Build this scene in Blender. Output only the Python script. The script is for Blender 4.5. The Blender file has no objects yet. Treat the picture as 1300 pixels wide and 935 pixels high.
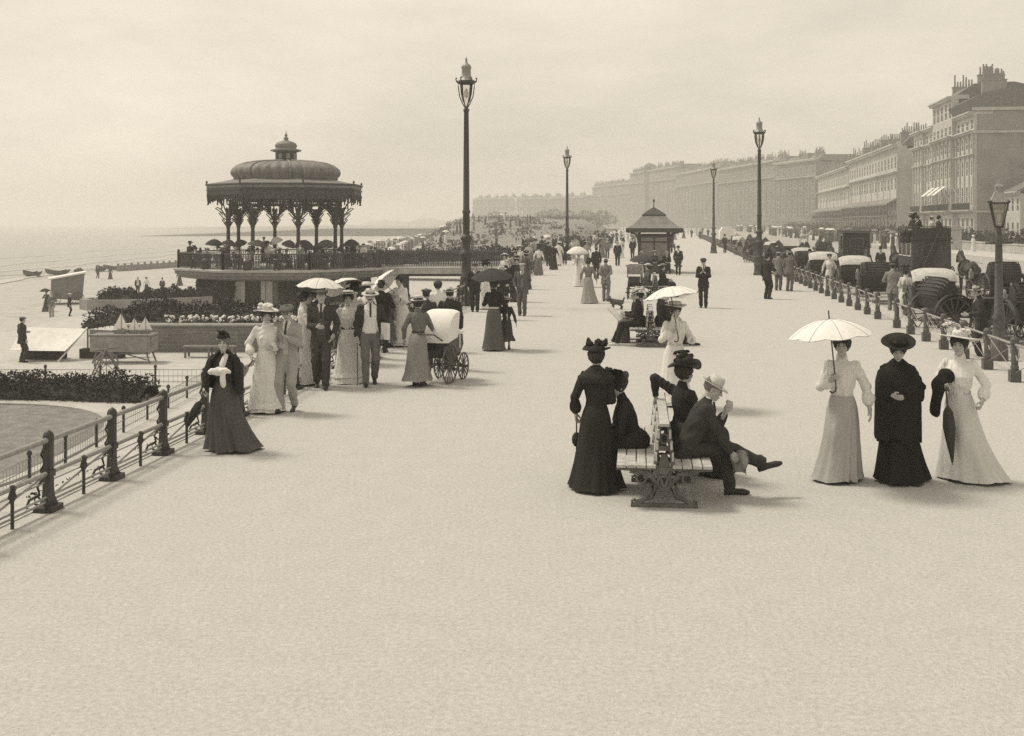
import bpy, math, random
import numpy as np
R = math.radians
rnd = random.Random(7)
sc = bpy.context.scene
COL = sc.collection
F = 1500.0; CX = 650.0; HZ = 282.0; EYE = 3.0      # focal length in picture units, horizon row, eye height

def at(x, y, z=0.0):
    """ground point (height z) behind a picture position"""
    Y = (EYE - z) * F / (y - HZ)
    return ((x - CX) / F * Y, Y, z)

def XL(Y): return -6.11 + .105 * Y                   # railing line on the beach side
def XR(Y): return 6.55 + .13 * Y                     # fence line on the road side

# ------------------------------------------------------------------ materials
MATS = {}
def mat(name, v, rough=.85, scale=6., var=.25, bump=0., bscale=None, tint=(1, .985, .95), metal=0., spots=0., coord='Object', detail=6., spec=.25, nr=.65):
    if name in MATS: return MATS[name]
    m = bpy.data.materials.new(name); m.use_nodes = True
    nt = m.node_tree; N = nt.nodes; L = nt.links
    b = N['Principled BSDF']
    b.inputs['Roughness'].default_value = rough
    b.inputs['Metallic'].default_value = metal
    b.inputs['Specular IOR Level'].default_value = spec
    tc = N.new('ShaderNodeTexCoord')
    n1 = N.new('ShaderNodeTexNoise'); n1.inputs['Scale'].default_value = scale; n1.inputs['Detail'].default_value = detail
    n1.inputs['Roughness'].default_value = nr
    L.new(tc.outputs[coord], n1.inputs['Vector'])
    ramp = N.new('ShaderNodeValToRGB')
    lo = max(0.002, v * (1 - var)); hi = min(.95, v * (1 + var))
    e = ramp.color_ramp.elements
    e[0].position = .28; e[1].position = .72
    e[0].color = (lo * tint[0], lo * tint[1], lo * tint[2], 1); e[1].color = (hi * tint[0], hi * tint[1], hi * tint[2], 1)
    L.new(n1.outputs['Fac'], ramp.inputs['Fac'])
    out = ramp.outputs['Color']
    if spots:
        n2 = N.new('ShaderNodeTexNoise'); n2.inputs['Scale'].default_value = scale * .13; n2.inputs['Detail'].default_value = 4
        L.new(tc.outputs[coord], n2.inputs['Vector'])
        r2 = N.new('ShaderNodeValToRGB'); r2.color_ramp.elements[0].position = .3; r2.color_ramp.elements[1].position = .7
        r2.color_ramp.elements[0].color = (1 - spots,) * 3 + (1,); r2.color_ramp.elements[1].color = (1, 1, 1, 1)
        L.new(n2.outputs['Fac'], r2.inputs['Fac'])
        mx = N.new('ShaderNodeMix'); mx.data_type = 'RGBA'; mx.blend_type = 'MULTIPLY'; mx.inputs[0].default_value = 1
        L.new(out, mx.inputs[6]); L.new(r2.outputs['Color'], mx.inputs[7]); out = mx.outputs[2]
    L.new(out, b.inputs['Base Color'])
    if bump:
        n3 = N.new('ShaderNodeTexNoise'); n3.inputs['Scale'].default_value = bscale or scale * 4; n3.inputs['Detail'].default_value = 5
        L.new(tc.outputs[coord], n3.inputs['Vector'])
        bp = N.new('ShaderNodeBump'); bp.inputs['Strength'].default_value = bump; bp.inputs['Distance'].default_value = .02
        L.new(n3.outputs['Fac'], bp.inputs['Height']); L.new(bp.outputs['Normal'], b.inputs['Normal'])
    MATS[name] = m
    return m

def cloth(v):
    v = round(v, 3)
    return mat('cloth_%03d' % int(v * 1000), v, .92, 26, .22 if v < .3 else .09, .35, 160, spec=.12, spots=.16 if v < .3 else .05)

def brick_mat(name, v, w=.23, h=.075, var=.3, mortar=1.25):
    m = bpy.data.materials.new(name); m.use_nodes = True
    nt = m.node_tree; N = nt.nodes; L = nt.links; b = N['Principled BSDF']; b.inputs['Roughness'].default_value = .9
    b.inputs['Specular IOR Level'].default_value = .15
    tc = N.new('ShaderNodeTexCoord'); sx = N.new('ShaderNodeSeparateXYZ'); cb = N.new('ShaderNodeCombineXYZ'); ad = N.new('ShaderNodeMath')
    L.new(tc.outputs['Object'], sx.inputs[0]); L.new(sx.outputs['X'], ad.inputs[0]); L.new(sx.outputs['Y'], ad.inputs[1])
    L.new(ad.outputs[0], cb.inputs['X']); L.new(sx.outputs['Z'], cb.inputs['Y'])
    br = N.new('ShaderNodeTexBrick'); br.inputs['Scale'].default_value = 1; br.inputs['Brick Width'].default_value = w; br.inputs['Row Height'].default_value = h
    br.inputs['Mortar Size'].default_value = h * .1
    for i, k in (('Color1', 1 - var * .6), ('Color2', 1 + var * .4), ('Mortar', mortar)):
        br.inputs[i].default_value = (v * k, v * k * .985, v * k * .95, 1)
    L.new(cb.outputs[0], br.inputs['Vector'])
    n = N.new('ShaderNodeTexNoise'); n.inputs['Scale'].default_value = .35; n.inputs['Detail'].default_value = 7
    L.new(tc.outputs['Object'], n.inputs['Vector'])
    r2 = N.new('ShaderNodeValToRGB'); r2.color_ramp.elements[0].position = .3; r2.color_ramp.elements[1].position = .7
    r2.color_ramp.elements[0].color = (.68,) * 3 + (1,); r2.color_ramp.elements[1].color = (1.05,) * 3 + (1,)
    L.new(n.outputs['Fac'], r2.inputs['Fac'])
    mx = N.new('ShaderNodeMix'); mx.data_type = 'RGBA'; mx.blend_type = 'MULTIPLY'; mx.inputs[0].default_value = 1
    L.new(br.outputs['Color'], mx.inputs[6]); L.new(r2.outputs['Color'], mx.inputs[7]); L.new(mx.outputs[2], b.inputs['Base Color'])
    MATS[name] = m
    return m

# ------------------------------------------------------------------ geometry
class Geo:
    """collects chunks of faces, becomes ONE mesh"""
    def __init__(s): s.c = []; s.n = 0
    def raw(s, v, f, mi=0, smooth=False):
        v = np.asarray(v, np.float32).reshape(-1, 3); f = np.asarray(f, np.int64)
        if len(v) == 0 or len(f) == 0: return s
        s.c.append((v, f + s.n, mi, smooth)); s.n += len(v); return s
    def box(s, cx, cy, cz, sx, sy, sz, mi=0, rz=0., taper=1., rx=0.):
        """centre and full sizes; taper scales the top"""
        x, y, z = sx / 2, sy / 2, sz / 2; t = taper
        v = np.array([[-x, -y, -z], [x, -y, -z], [x, y, -z], [-x, y, -z], [-x * t, -y * t, z], [x * t, -y * t, z], [x * t, y * t, z], [-x * t, y * t, z]], float)
        if rx: c, n = math.cos(rx), math.sin(rx); v = v @ np.array([[1, 0, 0], [0, c, -n], [0, n, c]]).T
        if rz: c, n = math.cos(rz), math.sin(rz); v = v @ np.array([[c, -n, 0], [n, c, 0], [0, 0, 1]]).T
        return s.raw(v + (cx, cy, cz), [[0, 3, 2, 1], [4, 5, 6, 7], [0, 1, 5, 4], [1, 2, 6, 5], [2, 3, 7, 6], [3, 0, 4, 7]], mi)
    def tube(s, pts, r, n=8, mi=0, caps=True, flat=1.0):
        """swept round bar through pts; r number or list"""
        P = np.asarray(pts, float); m = len(P)
        rr = np.full(m, r, float) if np.isscalar(r) else np.asarray(r, float)
        T = np.gradient(P, axis=0); T /= np.linalg.norm(T, axis=1)[:, None] + 1e-9
        up = np.array([0, 0, 1.]) if abs(T[0][2]) < .9 else np.array([0, 1., 0])
        V = []
        for i in range(m):
            a = np.cross(T[i], up); na = np.linalg.norm(a)
            if na < 1e-3: a = np.cross(T[i], [1., 0, 0]); na = np.linalg.norm(a)
            a /= na; b = np.cross(a, T[i])
            th = np.arange(n) * 2 * math.pi / n
            V.append(P[i] + rr[i] * (np.cos(th)[:, None] * a * flat + np.sin(th)[:, None] * b))
        V = np.concatenate(V); i0 = np.arange(m - 1)[:, None] * n; j = np.arange(n)[None, :]; j2 = (j + 1) % n
        f = np.stack([i0 + j, i0 + j2, i0 + n + j2, i0 + n + j], -1).reshape(-1, 4)
        s.raw(V, f, mi, n > 5)
        if caps:
            s.raw(V[:n], [list(range(n))], mi); s.raw(V[-n:], [list(range(n))[::-1]], mi)
        return s
    def lathe(s, prof, n=16, mi=0, c=(0, 0, 0), smooth=True, rot=0., cap=True):
        """profile [(r, z)...] turned round z"""
        th = np.arange(n) * 2 * math.pi / n + rot
        P = np.asarray(prof, float); m = len(P)
        V = np.stack([P[:, 0][:, None] * np.cos(th), P[:, 0][:, None] * np.sin(th), np.repeat(P[:, 1][:, None], n, 1)], -1).reshape(-1, 3) + c
        i0 = np.arange(m - 1)[:, None] * n; j = np.arange(n)[None, :]; j2 = (j + 1) % n
        s.raw(V, np.stack([i0 + j, i0 + j2, i0 + n + j2, i0 + n + j], -1).reshape(-1, 4), mi, smooth)
        if cap:
            if P[0, 0] > 1e-4: s.raw(V[:n], [list(range(n))[::-1]], mi)
            if P[-1, 0] > 1e-4: s.raw(V[-n:], [list(range(n))], mi)
        return s
    def prism(s, poly, h, mi=0, axis='x', off=0.):
        """outline poly [(a,b)] extruded symmetrically by h along an axis (x: poly in y,z; y: poly in x,z; z: poly in x,y)"""
        P = np.asarray(poly, float); n = len(P); A = []
        for d in (-h / 2 + off, h / 2 + off):
            k = np.full((n, 1), d)
            A.append(np.hstack([k, P]) if axis == 'x' else np.hstack([P[:, :1], k, P[:, 1:]]) if axis == 'y' else np.hstack([P, k]))
        V = np.concatenate(A)
        s.raw(V, [[i, (i + 1) % n, n + (i + 1) % n, n + i] for i in range(n)], mi)
        s.raw(V, [list(range(n))[::-1]], mi); s.raw(V, [list(range(n, 2 * n))], mi)
        return s
    def ball(s, c, r, mi=0, n=10, m=6):
        r = (r, r, r) if np.isscalar(r) else r
        ph = np.linspace(0, math.pi, m + 1)
        g = Geo().lathe([(max(1e-5, math.sin(p)), -math.cos(p)) for p in ph], n, cap=False)
        v, f, _, _ = g.c[0]
        return s.raw(v * np.array(r) + np.array(c), f, mi, True)
    def grid(s, V, mi=0, smooth=True, closed=False):
        """V (rows, cols, 3)"""
        m, n, _ = V.shape
        i0 = np.arange(m - 1)[:, None] * n
        j = np.arange(n if closed else n - 1)[None, :]; j2 = (j + 1) % n
        return s.raw(V.reshape(-1, 3), np.stack([i0 + j, i0 + j2, i0 + n + j2, i0 + n + j], -1).reshape(-1, 4), mi, smooth)
    def add(s, g, M=None, t=(0, 0, 0), mi=None, k=1.):
        """append another Geo, rotated by 3x3 M, scaled k, moved t"""
        for v, f, a, sm in g.c:
            base = s.n - g_base(g, v, f)
            w = v * k
            if M is not None: w = w @ np.asarray(M).T
            s.c.append((np.asarray(w + np.asarray(t), np.float32), f + base, a if mi is None else mi, sm))
        s.n += g.n
        return s
    def mesh(s, name):
        me = bpy.data.meshes.new(name)
        if not s.c: return me
        V = np.concatenate([c[0] for c in s.c])
        loops = np.concatenate([c[1].ravel() for c in s.c])
        tot = np.concatenate([np.full(len(c[1]), c[1].shape[1]) for c in s.c])
        mi = np.concatenate([np.full(len(c[1]), c[2]) for c in s.c]); sm = np.concatenate([np.full(len(c[1]), c[3]) for c in s.c])
        me.vertices.add(len(V)); me.vertices.foreach_set('co', V.ravel().astype(np.float32))
        me.loops.add(len(loops)); me.loops.foreach_set('vertex_index', loops.astype(np.int32))
        me.polygons.add(len(tot)); st = np.concatenate([[0], np.cumsum(tot)[:-1]])
        me.polygons.foreach_set('loop_start', st.astype(np.int32))
        me.polygons.foreach_set('material_index', mi.astype(np.int32)); me.polygons.foreach_set('use_smooth', sm.astype(bool))
        me.update(calc_edges=True); me.validate()
        return me
def g_base(g, v, f): return 0

def link(name, me, ms, parent=None, loc=(0, 0, 0), rz=0.):
    if not isinstance(ms, (list, tuple)): ms = [ms]
    if not me.materials:
        for m in ms: me.materials.append(m)
    o = bpy.data.objects.new(name, me); COL.objects.link(o); o.parent = parent; o.location = loc; o.rotation_euler = (0, 0, rz)
    return o
def part(g, name, ms, parent, label=None):
    o = link(name, g.mesh(name), ms, parent)
    if label: o['label'] = label
    return o
def tag(o, label, cat, group=None, kind=None):
    o['label'] = label; o['category'] = cat
    if group: o['group'] = group
    if kind: o['kind'] = kind
    return o
def thing(name, label, cat, loc=(0, 0, 0), rz=0., group=None, scale=1.):
    o = bpy.data.objects.new(name, None); COL.objects.link(o); o.location = loc; o.rotation_euler = (0, 0, rz); o.scale = (scale,) * 3
    o.empty_display_size = .2
    return tag(o, label, cat, group)
def whole(g, name, ms, label, cat, loc=(0, 0, 0), rz=0., group=None):
    return tag(link(name, g.mesh(name), ms, None, loc, rz), label, cat, group)
def setting(g, name, ms, kind='structure', loc=(0, 0, 0)):
    o = link(name, g.mesh(name), ms, None, loc); o['kind'] = kind; return o
def kids(o): return [c for c in bpy.data.objects if c.parent == o]
KID = {}
def dup(root, loc, rz, label, group=None, scale=None, remat=None):
    """copy of a thing with copies of its parts and sub-parts (mesh data shared)"""
    def cp(o, p):
        c = o.copy(); COL.objects.link(c); c.parent = p
        for ch in list(o.children): cp(ch, c)
        return c
    r = cp(root, None); r.location = loc; r.rotation_euler = (0, 0, rz); r['label'] = label
    if group: r['group'] = group
    if scale: r.scale = (scale,) * 3
    return r

# ------------------------------------------------------------------ solid modelling by distance fields (surface nets)
def snet(f, lo, hi, h):
    lo = np.array(lo, np.float32); hi = np.array(hi, np.float32)
    B = 4
    nb = np.maximum(1, np.ceil((hi - lo) / (h * B)).astype(int)); n = nb * B + 1
    # coarse pass
    bc = np.stack(np.meshgrid(*[lo[k] + (np.arange(nb[k]) + .5) * h * B for k in range(3)], indexing='ij'), -1).reshape(-1, 3)
    dc = f(bc.astype(np.float32)).reshape(nb)
    act = np.abs(dc) < h * B * 1.25
    near = np.zeros(n, bool)
    up = act.repeat(B, 0).repeat(B, 1).repeat(B, 2)
    for dx in (0, 1):
        for dy in (0, 1):
            for dz in (0, 1):
                near[dx:dx + n[0] - 1, dy:dy + n[1] - 1, dz:dz + n[2] - 1] |= up
    D = np.empty(n, np.float32)
    fill = dc.repeat(B, 0).repeat(B, 1).repeat(B, 2)
    D[:-1, :-1, :-1] = fill; D[-1] = 1; D[:, -1] = 1; D[:, :, -1] = 1
    idx = np.nonzero(near)
    pts = np.stack(idx, -1).astype(np.float32) * h + lo
    D[idx] = f(pts)
    ins = D < 0
    cs = [(0, 0, 0), (1, 0, 0), (0, 1, 0), (1, 1, 0), (0, 0, 1), (1, 0, 1), (0, 1, 1), (1, 1, 1)]
    m = n - 1
    cnt = np.zeros(m, np.int8)
    for a, b, c in cs: cnt += ins[a:a + m[0], b:b + m[1], c:c + m[2]]
    cell = (cnt > 0) & (cnt < 8)
    ci = np.stack(np.nonzero(cell), -1)
    if len(ci) == 0: return np.zeros((0, 3)), np.zeros((0, 4), int)
    vid = np.full(m, -1, np.int64); vid[tuple(ci.T)] = np.arange(len(ci))
    dv = [D[ci[:, 0] + a, ci[:, 1] + b, ci[:, 2] + c] for a, b, c in cs]
    acc = np.zeros((len(ci), 3), np.float32); num = np.zeros(len(ci), np.float32)
    for i in range(8):
        for j in range(i + 1, 8):
            p, q = np.array(cs[i]), np.array(cs[j])
            if np.abs(p - q).sum() != 1: continue
            da, db = dv[i], dv[j]; x = (da < 0) != (db < 0)
            t = np.where(x, da / np.where(np.abs(da - db) < 1e-9, 1e-9, da - db), 0)
            acc += np.where(x[:, None], p + t[:, None] * (q - p), 0); num += x
    V = (ci + acc / num[:, None]) * h + lo
    Fs = []
    for ax in range(3):
        u, w = (ax + 1) % 3, (ax + 2) % 3
        sl0 = [slice(None)] * 3; sl1 = [slice(None)] * 3; sl0[ax] = slice(0, -1); sl1[ax] = slice(1, None)
        a0, a1 = ins[tuple(sl0)], ins[tuple(sl1)]
        e = np.stack(np.nonzero(a0 != a1), -1)
        ok = (e[:, u] > 0) & (e[:, w] > 0) & (e[:, u] < m[u]) & (e[:, w] < m[w])
        e = e[ok]
        s0 = a0[tuple(e.T)]
        q = []
        for du, dw in ((1, 1), (0, 1), (0, 0), (1, 0)):
            c = e.copy(); c[:, u] -= du; c[:, w] -= dw; q.append(vid[tuple(c.T)])
        q = np.stack(q, -1); q[~s0] = q[~s0][:, ::-1]
        Fs.append(q)
    Q = np.concatenate(Fs); Q = Q[(Q >= 0).all(1)]
    return V.astype(np.float32), Q

def smin(a, b, k):
    if k <= 0: return np.minimum(a, b)
    h = np.maximum(k - np.abs(a - b), 0) / k
    return np.minimum(a, b) - h * h * k * .25
def smax(a, b, k): return -smin(-a, -b, k)
def cap(p, a, b, ra, rb=None):
    rb = ra if rb is None else rb
    a = np.asarray(a, np.float32); b = np.asarray(b, np.float32); ab = b - a
    t = np.clip(((p - a) @ ab) / max(1e-9, float(ab @ ab)), 0, 1)
    return np.linalg.norm(p - a - t[:, None] * ab, axis=1) - (ra + (rb - ra) * t)
def ell(p, c, r):
    r = np.asarray(r, np.float32); q = (p - np.asarray(c, np.float32)) / r
    k0 = np.linalg.norm(q, axis=1); k1 = np.linalg.norm(q / r, axis=1)
    return np.where(k1 < 1e-6, -r.min(), k0 * (k0 - 1) / np.maximum(k1, 1e-6))
def chain(p, P, rs, k=.02):
    d = None
    for i in range(len(P) - 1):
        e = cap(p, P[i], P[i + 1], rs[i], rs[i + 1]); d = e if d is None else smin(d, e, k)
    return d
def loftd(p, prof, k=.02):
    """field of a stack of ellipses [(z,a,b,cx,cy)...] rising in z, capped top and bottom"""
    A = np.asarray(prof, float); z = p[:, 2]
    a = np.interp(z, A[:, 0], A[:, 1]); b = np.interp(z, A[:, 0], A[:, 2]); cx = np.interp(z, A[:, 0], A[:, 3]); cy = np.interp(z, A[:, 0], A[:, 4])
    d = (np.sqrt(((p[:, 0] - cx) / a) ** 2 + ((p[:, 1] - cy) / b) ** 2) - 1) * np.minimum(a, b)
    return smax(d, np.maximum(A[0, 0] - z, z - A[-1, 0]), k).astype(np.float32)
def wav(p, amp, wl, seed, st=(1, 1, .5)):
    """pseudo-random ripples"""
    r = np.random.RandomState(seed); q = p * np.asarray(st, np.float32); d = 0
    for i in range(5):
        v = r.normal(size=3); v /= np.linalg.norm(v); d = d + np.sin((q @ v.astype(np.float32)) * (2 * math.pi / (wl * r.uniform(.6, 1.6))) + r.uniform(0, 6))
    return d * amp / 2.2
def Rz(a): c, s = math.cos(a), math.sin(a); return np.array([[c, -s, 0], [s, c, 0], [0, 0, 1.]])
def Rx(a): c, s = math.cos(a), math.sin(a); return np.array([[1, 0, 0], [0, c, -s], [0, s, c]])
def Ry(a): c, s = math.cos(a), math.sin(a); return np.array([[c, 0, s], [0, 1, 0], [-s, 0, c]])
def frame_to(d, fwd=(0, 1, 0)):
    """rotation whose -Z axis is d and whose +Y is near fwd"""
    z = -np.asarray(d, float); z /= np.linalg.norm(z); y = np.asarray(fwd, float); x = np.cross(y, z)
    if np.linalg.norm(x) < 1e-3: x = np.cross([1., 0, 0], z)
    x /= np.linalg.norm(x); y = np.cross(z, x)
    return np.stack([x, y, z], 1)
HAZE=.0010; OVER=.6; SKYS=.105; SUNS=2.1; SUNA=13.0; EXPO=0.30; CLOUD=(6.0,9.6); DENOISE=False
# ================================================================== figures
SKIN = mat('skin', .41, .6, 14, .12, .1, 90)
HAIRD = mat('hair_dark', .035, .6, 40, .5, .5, 120)
HAIRG = mat('hair_grey', .16, .6, 40, .3, .5, 120)
SHOE = mat('shoe_leather', .03, .4, 20, .3)
SHOEW = mat('canvas_shoe', .62, .8, 20, .1)
EYE_M = mat('eye_dark', .03, .4)
LIP = mat('lip', .22, .6)
STRAW = mat('straw', .52, .8, 60, .25, .4, 200)
FELT_L = mat('felt_pale', .52, .9, 20, .12, .2, 120)
BAND = mat('hat_band', .03, .8)
FLOWER = mat('silk_flower', .70, .9, 30, .25, .3, 90)
WOOD = mat('stick_wood', .07, .5, 20, .4)
PAPER = mat('newsprint', .70, .9, 60, .2)

_cache = {}
def cached(key, fn):
    if key not in _cache: _cache[key] = fn()
    return _cache[key]

def head_geo(h, male):
    def f(p):
        d = ell(p, (0, -.012, .022), (.076, .096, .096))
        d = smin(d, ell(p, (0, .022, -.045), (.058 if male else .054, .070, .078)), .035)
        d = smin(d, cap(p, (0, .060, -.094), (0, .074, -.094), .022 if male else .017), .03)
        d = smin(d, ell(p, (0, .078, .024), (.048, .013, .010)), .02)
        d = smin(d, cap(p, (0, .088, .012), (0, .110, -.030), .008, .0125), .014)
        d = smin(d, ell(p, (0, .092, -.064), (.024, .012, .012)), .012)
        for s in (-1, 1):
            d = smax(d, -(np.linalg.norm(p - np.array((s * .030, .100, .006), np.float32), axis=1) - .015), .012)
            d = smin(d, ell(p, (s * .076, -.008, -.012), (.010, .019, .031)), .008)
            d = smin(d, ell(p, (s * .042, .060, -.035), (.022, .020, .020)), .02)
        return smin(d, cap(p, (0, -.012, -.06), (0, -.028, -.19), .050 if male else .043, .056 if male else .048), .02)
    g = Geo(); v, q = snet(f, (-.11, -.13, -.20), (.11, .15, .14), h); g.raw(v, q, 0, True)
    if h < .012:
        for s in (-1, 1):
            g.ball((s * .030, .0845, .006), (.0105, .0095, .007), 1, 8, 6)
            g.tube([(s * .012, .096, .026), (s * .030, .094, .031), (s * .046, .082, .026)], .0036, 5, 1)
        g.ball((0, .101, -.064), (.020, .006, .005), 2, 8, 5)
    return g
def hair_geo(h, kind):
    def f(p):
        if kind == 'short':
            d = ell(p, (0, -.016, .028), (.083, .101, .100))
            cut = smax(p[:, 1] - .035 - .6 * np.maximum(0, p[:, 2] - .03), -(p[:, 2] + .045), .01)
            d = smax(d, np.maximum(p[:, 1] - (.045 + .9 * np.maximum(0, p[:, 2] - .03)), -.055 - p[:, 2] + .35 * (p[:, 1] + .05)), .008)
        else:
            d = ell(p, (0, -.018, .045), (.108, .112, .086))
            d = smin(d, ell(p, (0, -.105, .03), (.055, .05, .05)), .03)
            d = smin(d, ell(p, (0, -.02, -.01), (.09, .095, .07)), .03)
            face = ell(p, (0, .13, -.035), (.070, .115, .085))
            d = smax(d, -face, .012)
        return d + wav(p, .004, .035, 3, (1, 1, 1))
    g = Geo(); v, q = snet(f, (-.14, -.19, -.12), (.14, .14, .16), h); return g.raw(v, q, 0, True)
def tache_geo():
    return Geo().tube([(-.038, .090, -.060), (-.018, .104, -.050), (0, .107, -.048), (.018, .104, -.050), (.038, .090, -.060)], [.004, .009, .007, .009, .004], 6)

def hand_geo(h, kind):
    Y = (.027, .009, -.009, -.026); Ln = (.072, .082, .076, .058)
    def f(p):
        d = ell(p, (0, 0, -.048), (.015, .042, .054)); d = smin(d, cap(p, (0, 0, .03), (0, 0, -.02), .024, .024), .02)
        for y, L in zip(Y, Ln):
            if kind == 'grip': P = [(0, y, -.075), (-.012, y, -.102), (-.040, y, -.104), (-.046, y, -.076)]
            else: P = [(0, y, -.080), (-.006, y * 1.05, -.080 - .45 * L), (-.018, y * 1.05, -.080 - .75 * L), (-.034, y * 1.02, -.080 - .97 * L)]
            d = smin(d, chain(p, P, (.0095, .009, .0085, .0075), .004), .005)
        P = [(-.002, .026, -.018), (-.014, .047, -.046), (-.030, .044, -.068), (-.046, .026, -.078)] if kind == 'grip' else [(-.002, .026, -.018), (-.012, .050, -.048), (-.018, .055, -.074), (-.024, .053, -.094)]
        return smin(d, chain(p, P, (.014, .011, .010, .008), .005), .008)
    g = Geo(); v, q = snet(f, (-.08, -.06, -.18), (.04, .08, .06), h); return g.raw(v, q, 0, True)
def shoe_geo(h, male):
    w = 1 if male else .85
    def f(p):
        d = cap(p, (0, -.055, .035), (0, .10, .030), .038 * w, .034 * w); d = smin(d, ell(p, (0, .135, .026), (.042 * w, .055, .028)), .03)
        d = smin(d, cap(p, (0, -.035, .03), (0, -.035, .13), .040 * w, .043 * w), .03)
        return smax(d, -p[:, 2], .004)
    g = Geo(); v, q = snet(f, (-.07, -.12, -.02), (.07, .22, .16), h); g.raw(v, q, 0, True)
    return g.box(0, -.062, .010, .06 * w, .05, .02)

# ------------------------------------------------------------------ hats (head frame; z = height above the brow line .06)
def brim(g, r, wav_a, seed, mi=0, ri=.07, curl=0., th=.007, ey=1.0, n=48, droop=0.):
    q = random.Random(seed); ph = [q.uniform(0, 6.28) for _ in range(3)]
    t = np.arange(n) * 2 * math.pi / n; rows = []
    for k, (f, dz) in enumerate(((0, 0), (.35, 0), (.7, 0), (1, 0), (1, -th), (.7, -th), (.35, -th), (0, -th))):
        rr = ri + (r - ri) * f
        z = f ** 2 * (wav_a * (np.sin(2 * t + ph[0]) + .5 * np.sin(3 * t + ph[1])) + curl * np.abs(np.sin(t)) - droop) + dz
        rows.append(np.stack([rr * np.cos(t), rr * ey * np.sin(t), z], -1))
    return g.grid(np.array(rows), mi, True, True)
def blobs(g, seed, n, c, spread, r0, r1, mi, flat=.7):
    q = random.Random(seed)
    for i in range(n):
        a = q.uniform(0, 6.28); e = q.uniform(.3, 1) ** .5; r = q.uniform(r0, r1)
        b = Geo().ball((0, 0, 0), (r, r * q.uniform(.5, 1), r * q.uniform(.4, flat)), 0, 7, 5)
        g.add(b, Rz(a) @ Rx(q.uniform(-.8, .8)), (c[0] + spread[0] * e * math.cos(a), c[1] + spread[1] * e * math.sin(a), c[2] + q.uniform(0, spread[2])), mi)
def plume(g, c, a, L, mi, seed=0, n=26, up=.06, w=.035):
    """curled ostrich feather: a spine of many soft barbs"""
    q = random.Random(seed)
    d = np.array([math.cos(a), math.sin(a), 0]); s = np.array([-d[1], d[0], 0])
    for i in range(n):
        f = i / (n - 1); p = np.array(c) + d * L * (f - .2) + np.array([0, 0, up * math.sin(f * 2.8)])
        ww = w * (.4 + math.sin(f * 2.9)) 
        for k in (-1, 1):
            e = p + s * k * ww * q.uniform(.7, 1.1) + d * .02 + np.array([0, 0, q.uniform(-.015, .02)])
            g.tube([p, (p + e) / 2 + np.array([0, 0, .012]), e], [.009, .010, .005], 5, mi, False)
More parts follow.
